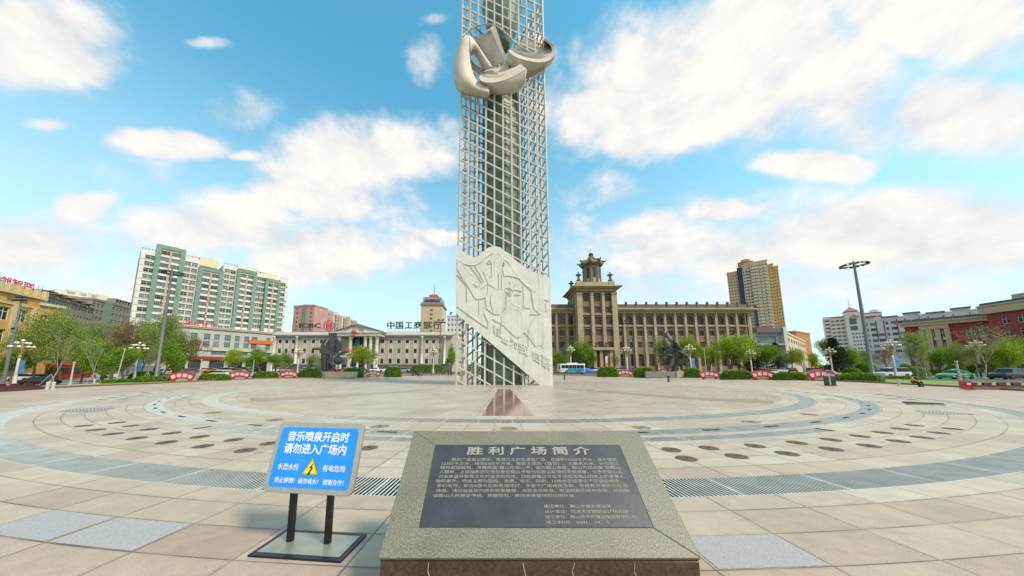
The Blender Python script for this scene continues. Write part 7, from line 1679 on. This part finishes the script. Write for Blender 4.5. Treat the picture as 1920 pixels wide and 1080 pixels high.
def tree(kind, px, Y, ytop, wpx, label, group, lime=False, stakes=False):
    i = CNT.get(kind, 0); CNT[kind] = i+1
    tr, cr, wd, ht = variant(kind, i % (3 if kind in ('bright', 'green', 'olive') else 2)); p = place(px, Y); H = hgt(ytop, p)
    r = empty({'cedar': 'conifer_tree', 'bare': 'bare_tree', 'plum': 'plum_tree', 'young': 'young_tree'}.get(kind, 'leafy_tree'), p, (i*2.399) % 6.283, label, 'tree', group)
    sx = wpx*mpp(Y)/wd; sz = H/ht; r.scale = (sx, sx, sz)
    t = link(bpy.data.objects.new('trunk', tr), r); link(bpy.data.objects.new('crown', cr), r)
    if lime: mb = MB(); k = .085; mb.lathe([(k*1.4, 0), (k*1.15, .9/max(.3, sz))], 8); mb.build('lime_wash', LIME, t)
    if stakes:
        mb = MB()
        for q in range(3): a = 2*pi*q/3; mb.tube((1.0/sx*cos(a), 1.0/sx*sin(a), 0), (.05*cos(a), .05*sin(a), 1.9/sz), .035/sx, n=4)
        mb.build('support_stake', BARKP, r)
L, M, R_ = 'trees on the left of the square', 'trees in front of the bank and stone office', 'trees on the right of the square'
for a in (('olive', 112, 60, 579, 118, 'big olive green tree in front of the orange wing, tallest at far left', L), ('olive', 60, 66, 612, 80, 'olive tree behind the leftmost globed lamp', L), ('olive', 150, 74, 600, 84, 'olive tree between the orange wing and the grey flats', L), ('plum', 205, 62, 598, 74, 'brownish half bare tree right of the red kiosk', L), ('olive', 238, 80, 606, 70, 'olive tree behind the blue banner lamp', L),
          ('olive', 284, 72, 588, 96, 'tall olive tree behind the left floodlight mast', L), ('olive', 325, 82, 604, 66, 'olive tree right of the left floodlight mast', L), ('plum', 351, 76, 632, 62, 'reddish brown bare tree before the shop podium', L), ('green', 228, 58, 650, 50, 'low fresh green tree under the olive trees', L), ('green', 150, 56, 640, 60, 'fresh green tree behind the red kiosk', L), ('green', 20, 58, 650, 60, 'fresh green tree at the left edge below the orange office', L),
          ('olive', 95, 64, 590, 90, 'olive tree left of the tallest far left tree', L), ('green', 190, 64, 640, 70, 'broad fresh green tree right of the red kiosk', L), ('olive', 258, 66, 612, 70, 'olive tree crowding the left floodlight mast', L), ('green', 300, 70, 640, 56, 'fresh green tree at the foot of the left floodlight mast', L), ('bright', 444, 92, 655, 44, 'yellow green tree before the shop podium', M), ('green', 489, 92, 651, 52, 'round fresh green tree right of the yellow green one', M), ('green', 516, 94, 664, 34, 'small green tree at the left end of the bank', M), ('olive', 546, 88, 660, 42, 'thin olive tree left of the abstract statue', M), ('olive', 577, 88, 662, 44, 'olive tree just behind the abstract statue on its left', M),
          ('bright', 681, 90, 649, 54, 'bright yellow green tree before the bank portico', M), ('green', 846, 96, 646, 30, 'green tree half hidden by the lattice tower at left', M), ('green', 1050, 98, 658, 42, 'green tree left of the globed lamp behind the bus', M), ('green', 1083, 98, 640, 48, 'tall green tree above the bus', M), ('olive', 1102, 100, 642, 34, 'olive green tree before the stone tower', M), ('green', 1117, 99, 656, 26, 'small green tree left of the red entrance doors', M),
          ('plum', 1150, 97, 662, 24, 'small reddish bare tree beside the red entrance doors', M), ('olive', 1232, 90, 634, 46, 'soft olive tree left of the bronze statue', M), ('green', 1252, 94, 640, 44, 'green tree directly behind the bronze statue', M), ('bright', 1297, 88, 630, 56, 'yellow green tree right of the bronze statue', M), ('bright', 1330, 92, 650, 40, 'smaller yellow green tree between the two brightest trees', M), ('bright', 1368, 84, 628, 80, 'widest and brightest yellow green tree before the stone office', M),
          ('cedar', 1414, 86, 640, 40, 'dark conifer at the right end of the stone office, nearer one', M), ('cedar', 1459, 100, 643, 28, 'dark conifer beside the pale shop pillar', M), ('green', 1440, 90, 646, 46, 'green tree between the two dark conifers', M), ('bright', 1487, 118, 655, 32, 'street tree on the left of the side street, nearest', R_), ('olive', 1508, 140, 655, 30, 'street tree on the left of the side street, second', R_), ('bright', 1522, 175, 662, 26, 'street tree on the left of the side street, farthest', R_),
          ('cedar', 1570, 84, 634, 36, 'tall dark cedar at the corner of the side street', R_), ('cedar', 1583, 90, 652, 30, 'shorter dark cedar right of the tall cedar', R_), ('young', 1551, 96, 635, 34, 'pale young tree left of the tall cedar', R_), ('green', 1603, 92, 650, 44, 'green tree below the hospital', R_), ('olive', 1628, 100, 656, 40, 'olive tree behind the right floodlight mast', R_), ('plum', 1664, 70, 654, 44, 'reddish plum tree left of the blue banner above the van', R_),
          ('olive', 1712, 76, 634, 52, 'olive tree in front of the maroon portico', R_), ('green', 1762, 72, 652, 52, 'fresh green tree behind the green taxi', R_), ('olive', 1815, 70, 640, 50, 'thin olive tree in front of the maroon wall', R_), ('bright', 1893, 60, 642, 54, 'bright green tree right of the large bare tree', R_), ('green', 1918, 62, 632, 50, 'green tree beyond the bright one at the end of the row', R_), ('green', 1858, 66, 655, 46, 'green tree behind the bare tree at right', R_)):
    tree(*a)
for a in (('bare', 92, 48, 612, 54, 'pale bare tree standing on the left lawn above the black saloon', L, True, True), ('bare', 176, 50, 626, 50, 'pale bare tree with a whitewashed foot left of the leaning post', L, True, True), ('young', 274, 56, 652, 26, 'small staked young tree right of the blue banner lamp', L, True, True), ('bare', 1208, 80, 632, 34, 'pale bare tree in front of the stone office', M, False, True), ('bare', 655, 100, 638, 28, 'bare tree before the bank portico', M), ('bare', 752, 108, 634, 18, 'thin bare tree before the right bank wing', M), ('bare', 787, 108, 640, 16, 'second thin bare tree before the right bank wing, by the pilaster', M),
          ('bare', 1737, 56, 620, 58, 'large pale bare tree in front of the maroon portico', R_, True, True), ('young', 1722, 60, 622, 36, 'slender young tree beside the large pale bare one', R_, True, True), ('bare', 1846, 52, 606, 72, 'large pale bare tree in front of the maroon wing', R_, True, True), ('young', 1836, 62, 640, 44, 'slender yellowish young tree beside the right globed lamp', R_, True, True)):
    tree(*a)
# far treeline closing the views between the buildings
R = random.Random(4); P = []
for x0, y0, x1, y1, n in ((-330, 60, -170, 150, 30), (-60, 300, 130, 300, 40), (350, 330, 470, 395, 24), (130, 60, 200, 110, 26)):
    for i in range(n): f = i/(n-1); P += [Vector((x0+(x1-x0)*f+R.gauss(0, 3), y0+(y1-y0)*f+R.gauss(0, 3), T(0, 120)+R.uniform(-.5, 7))) for _ in range(7)]
mb = leaves(9, P, 17000, 1.8, 1.15); o = mb.build('far_treeline', LV['olive']); tag(o, 'distant tree line seen between the buildings', 'trees', kind='stuff')
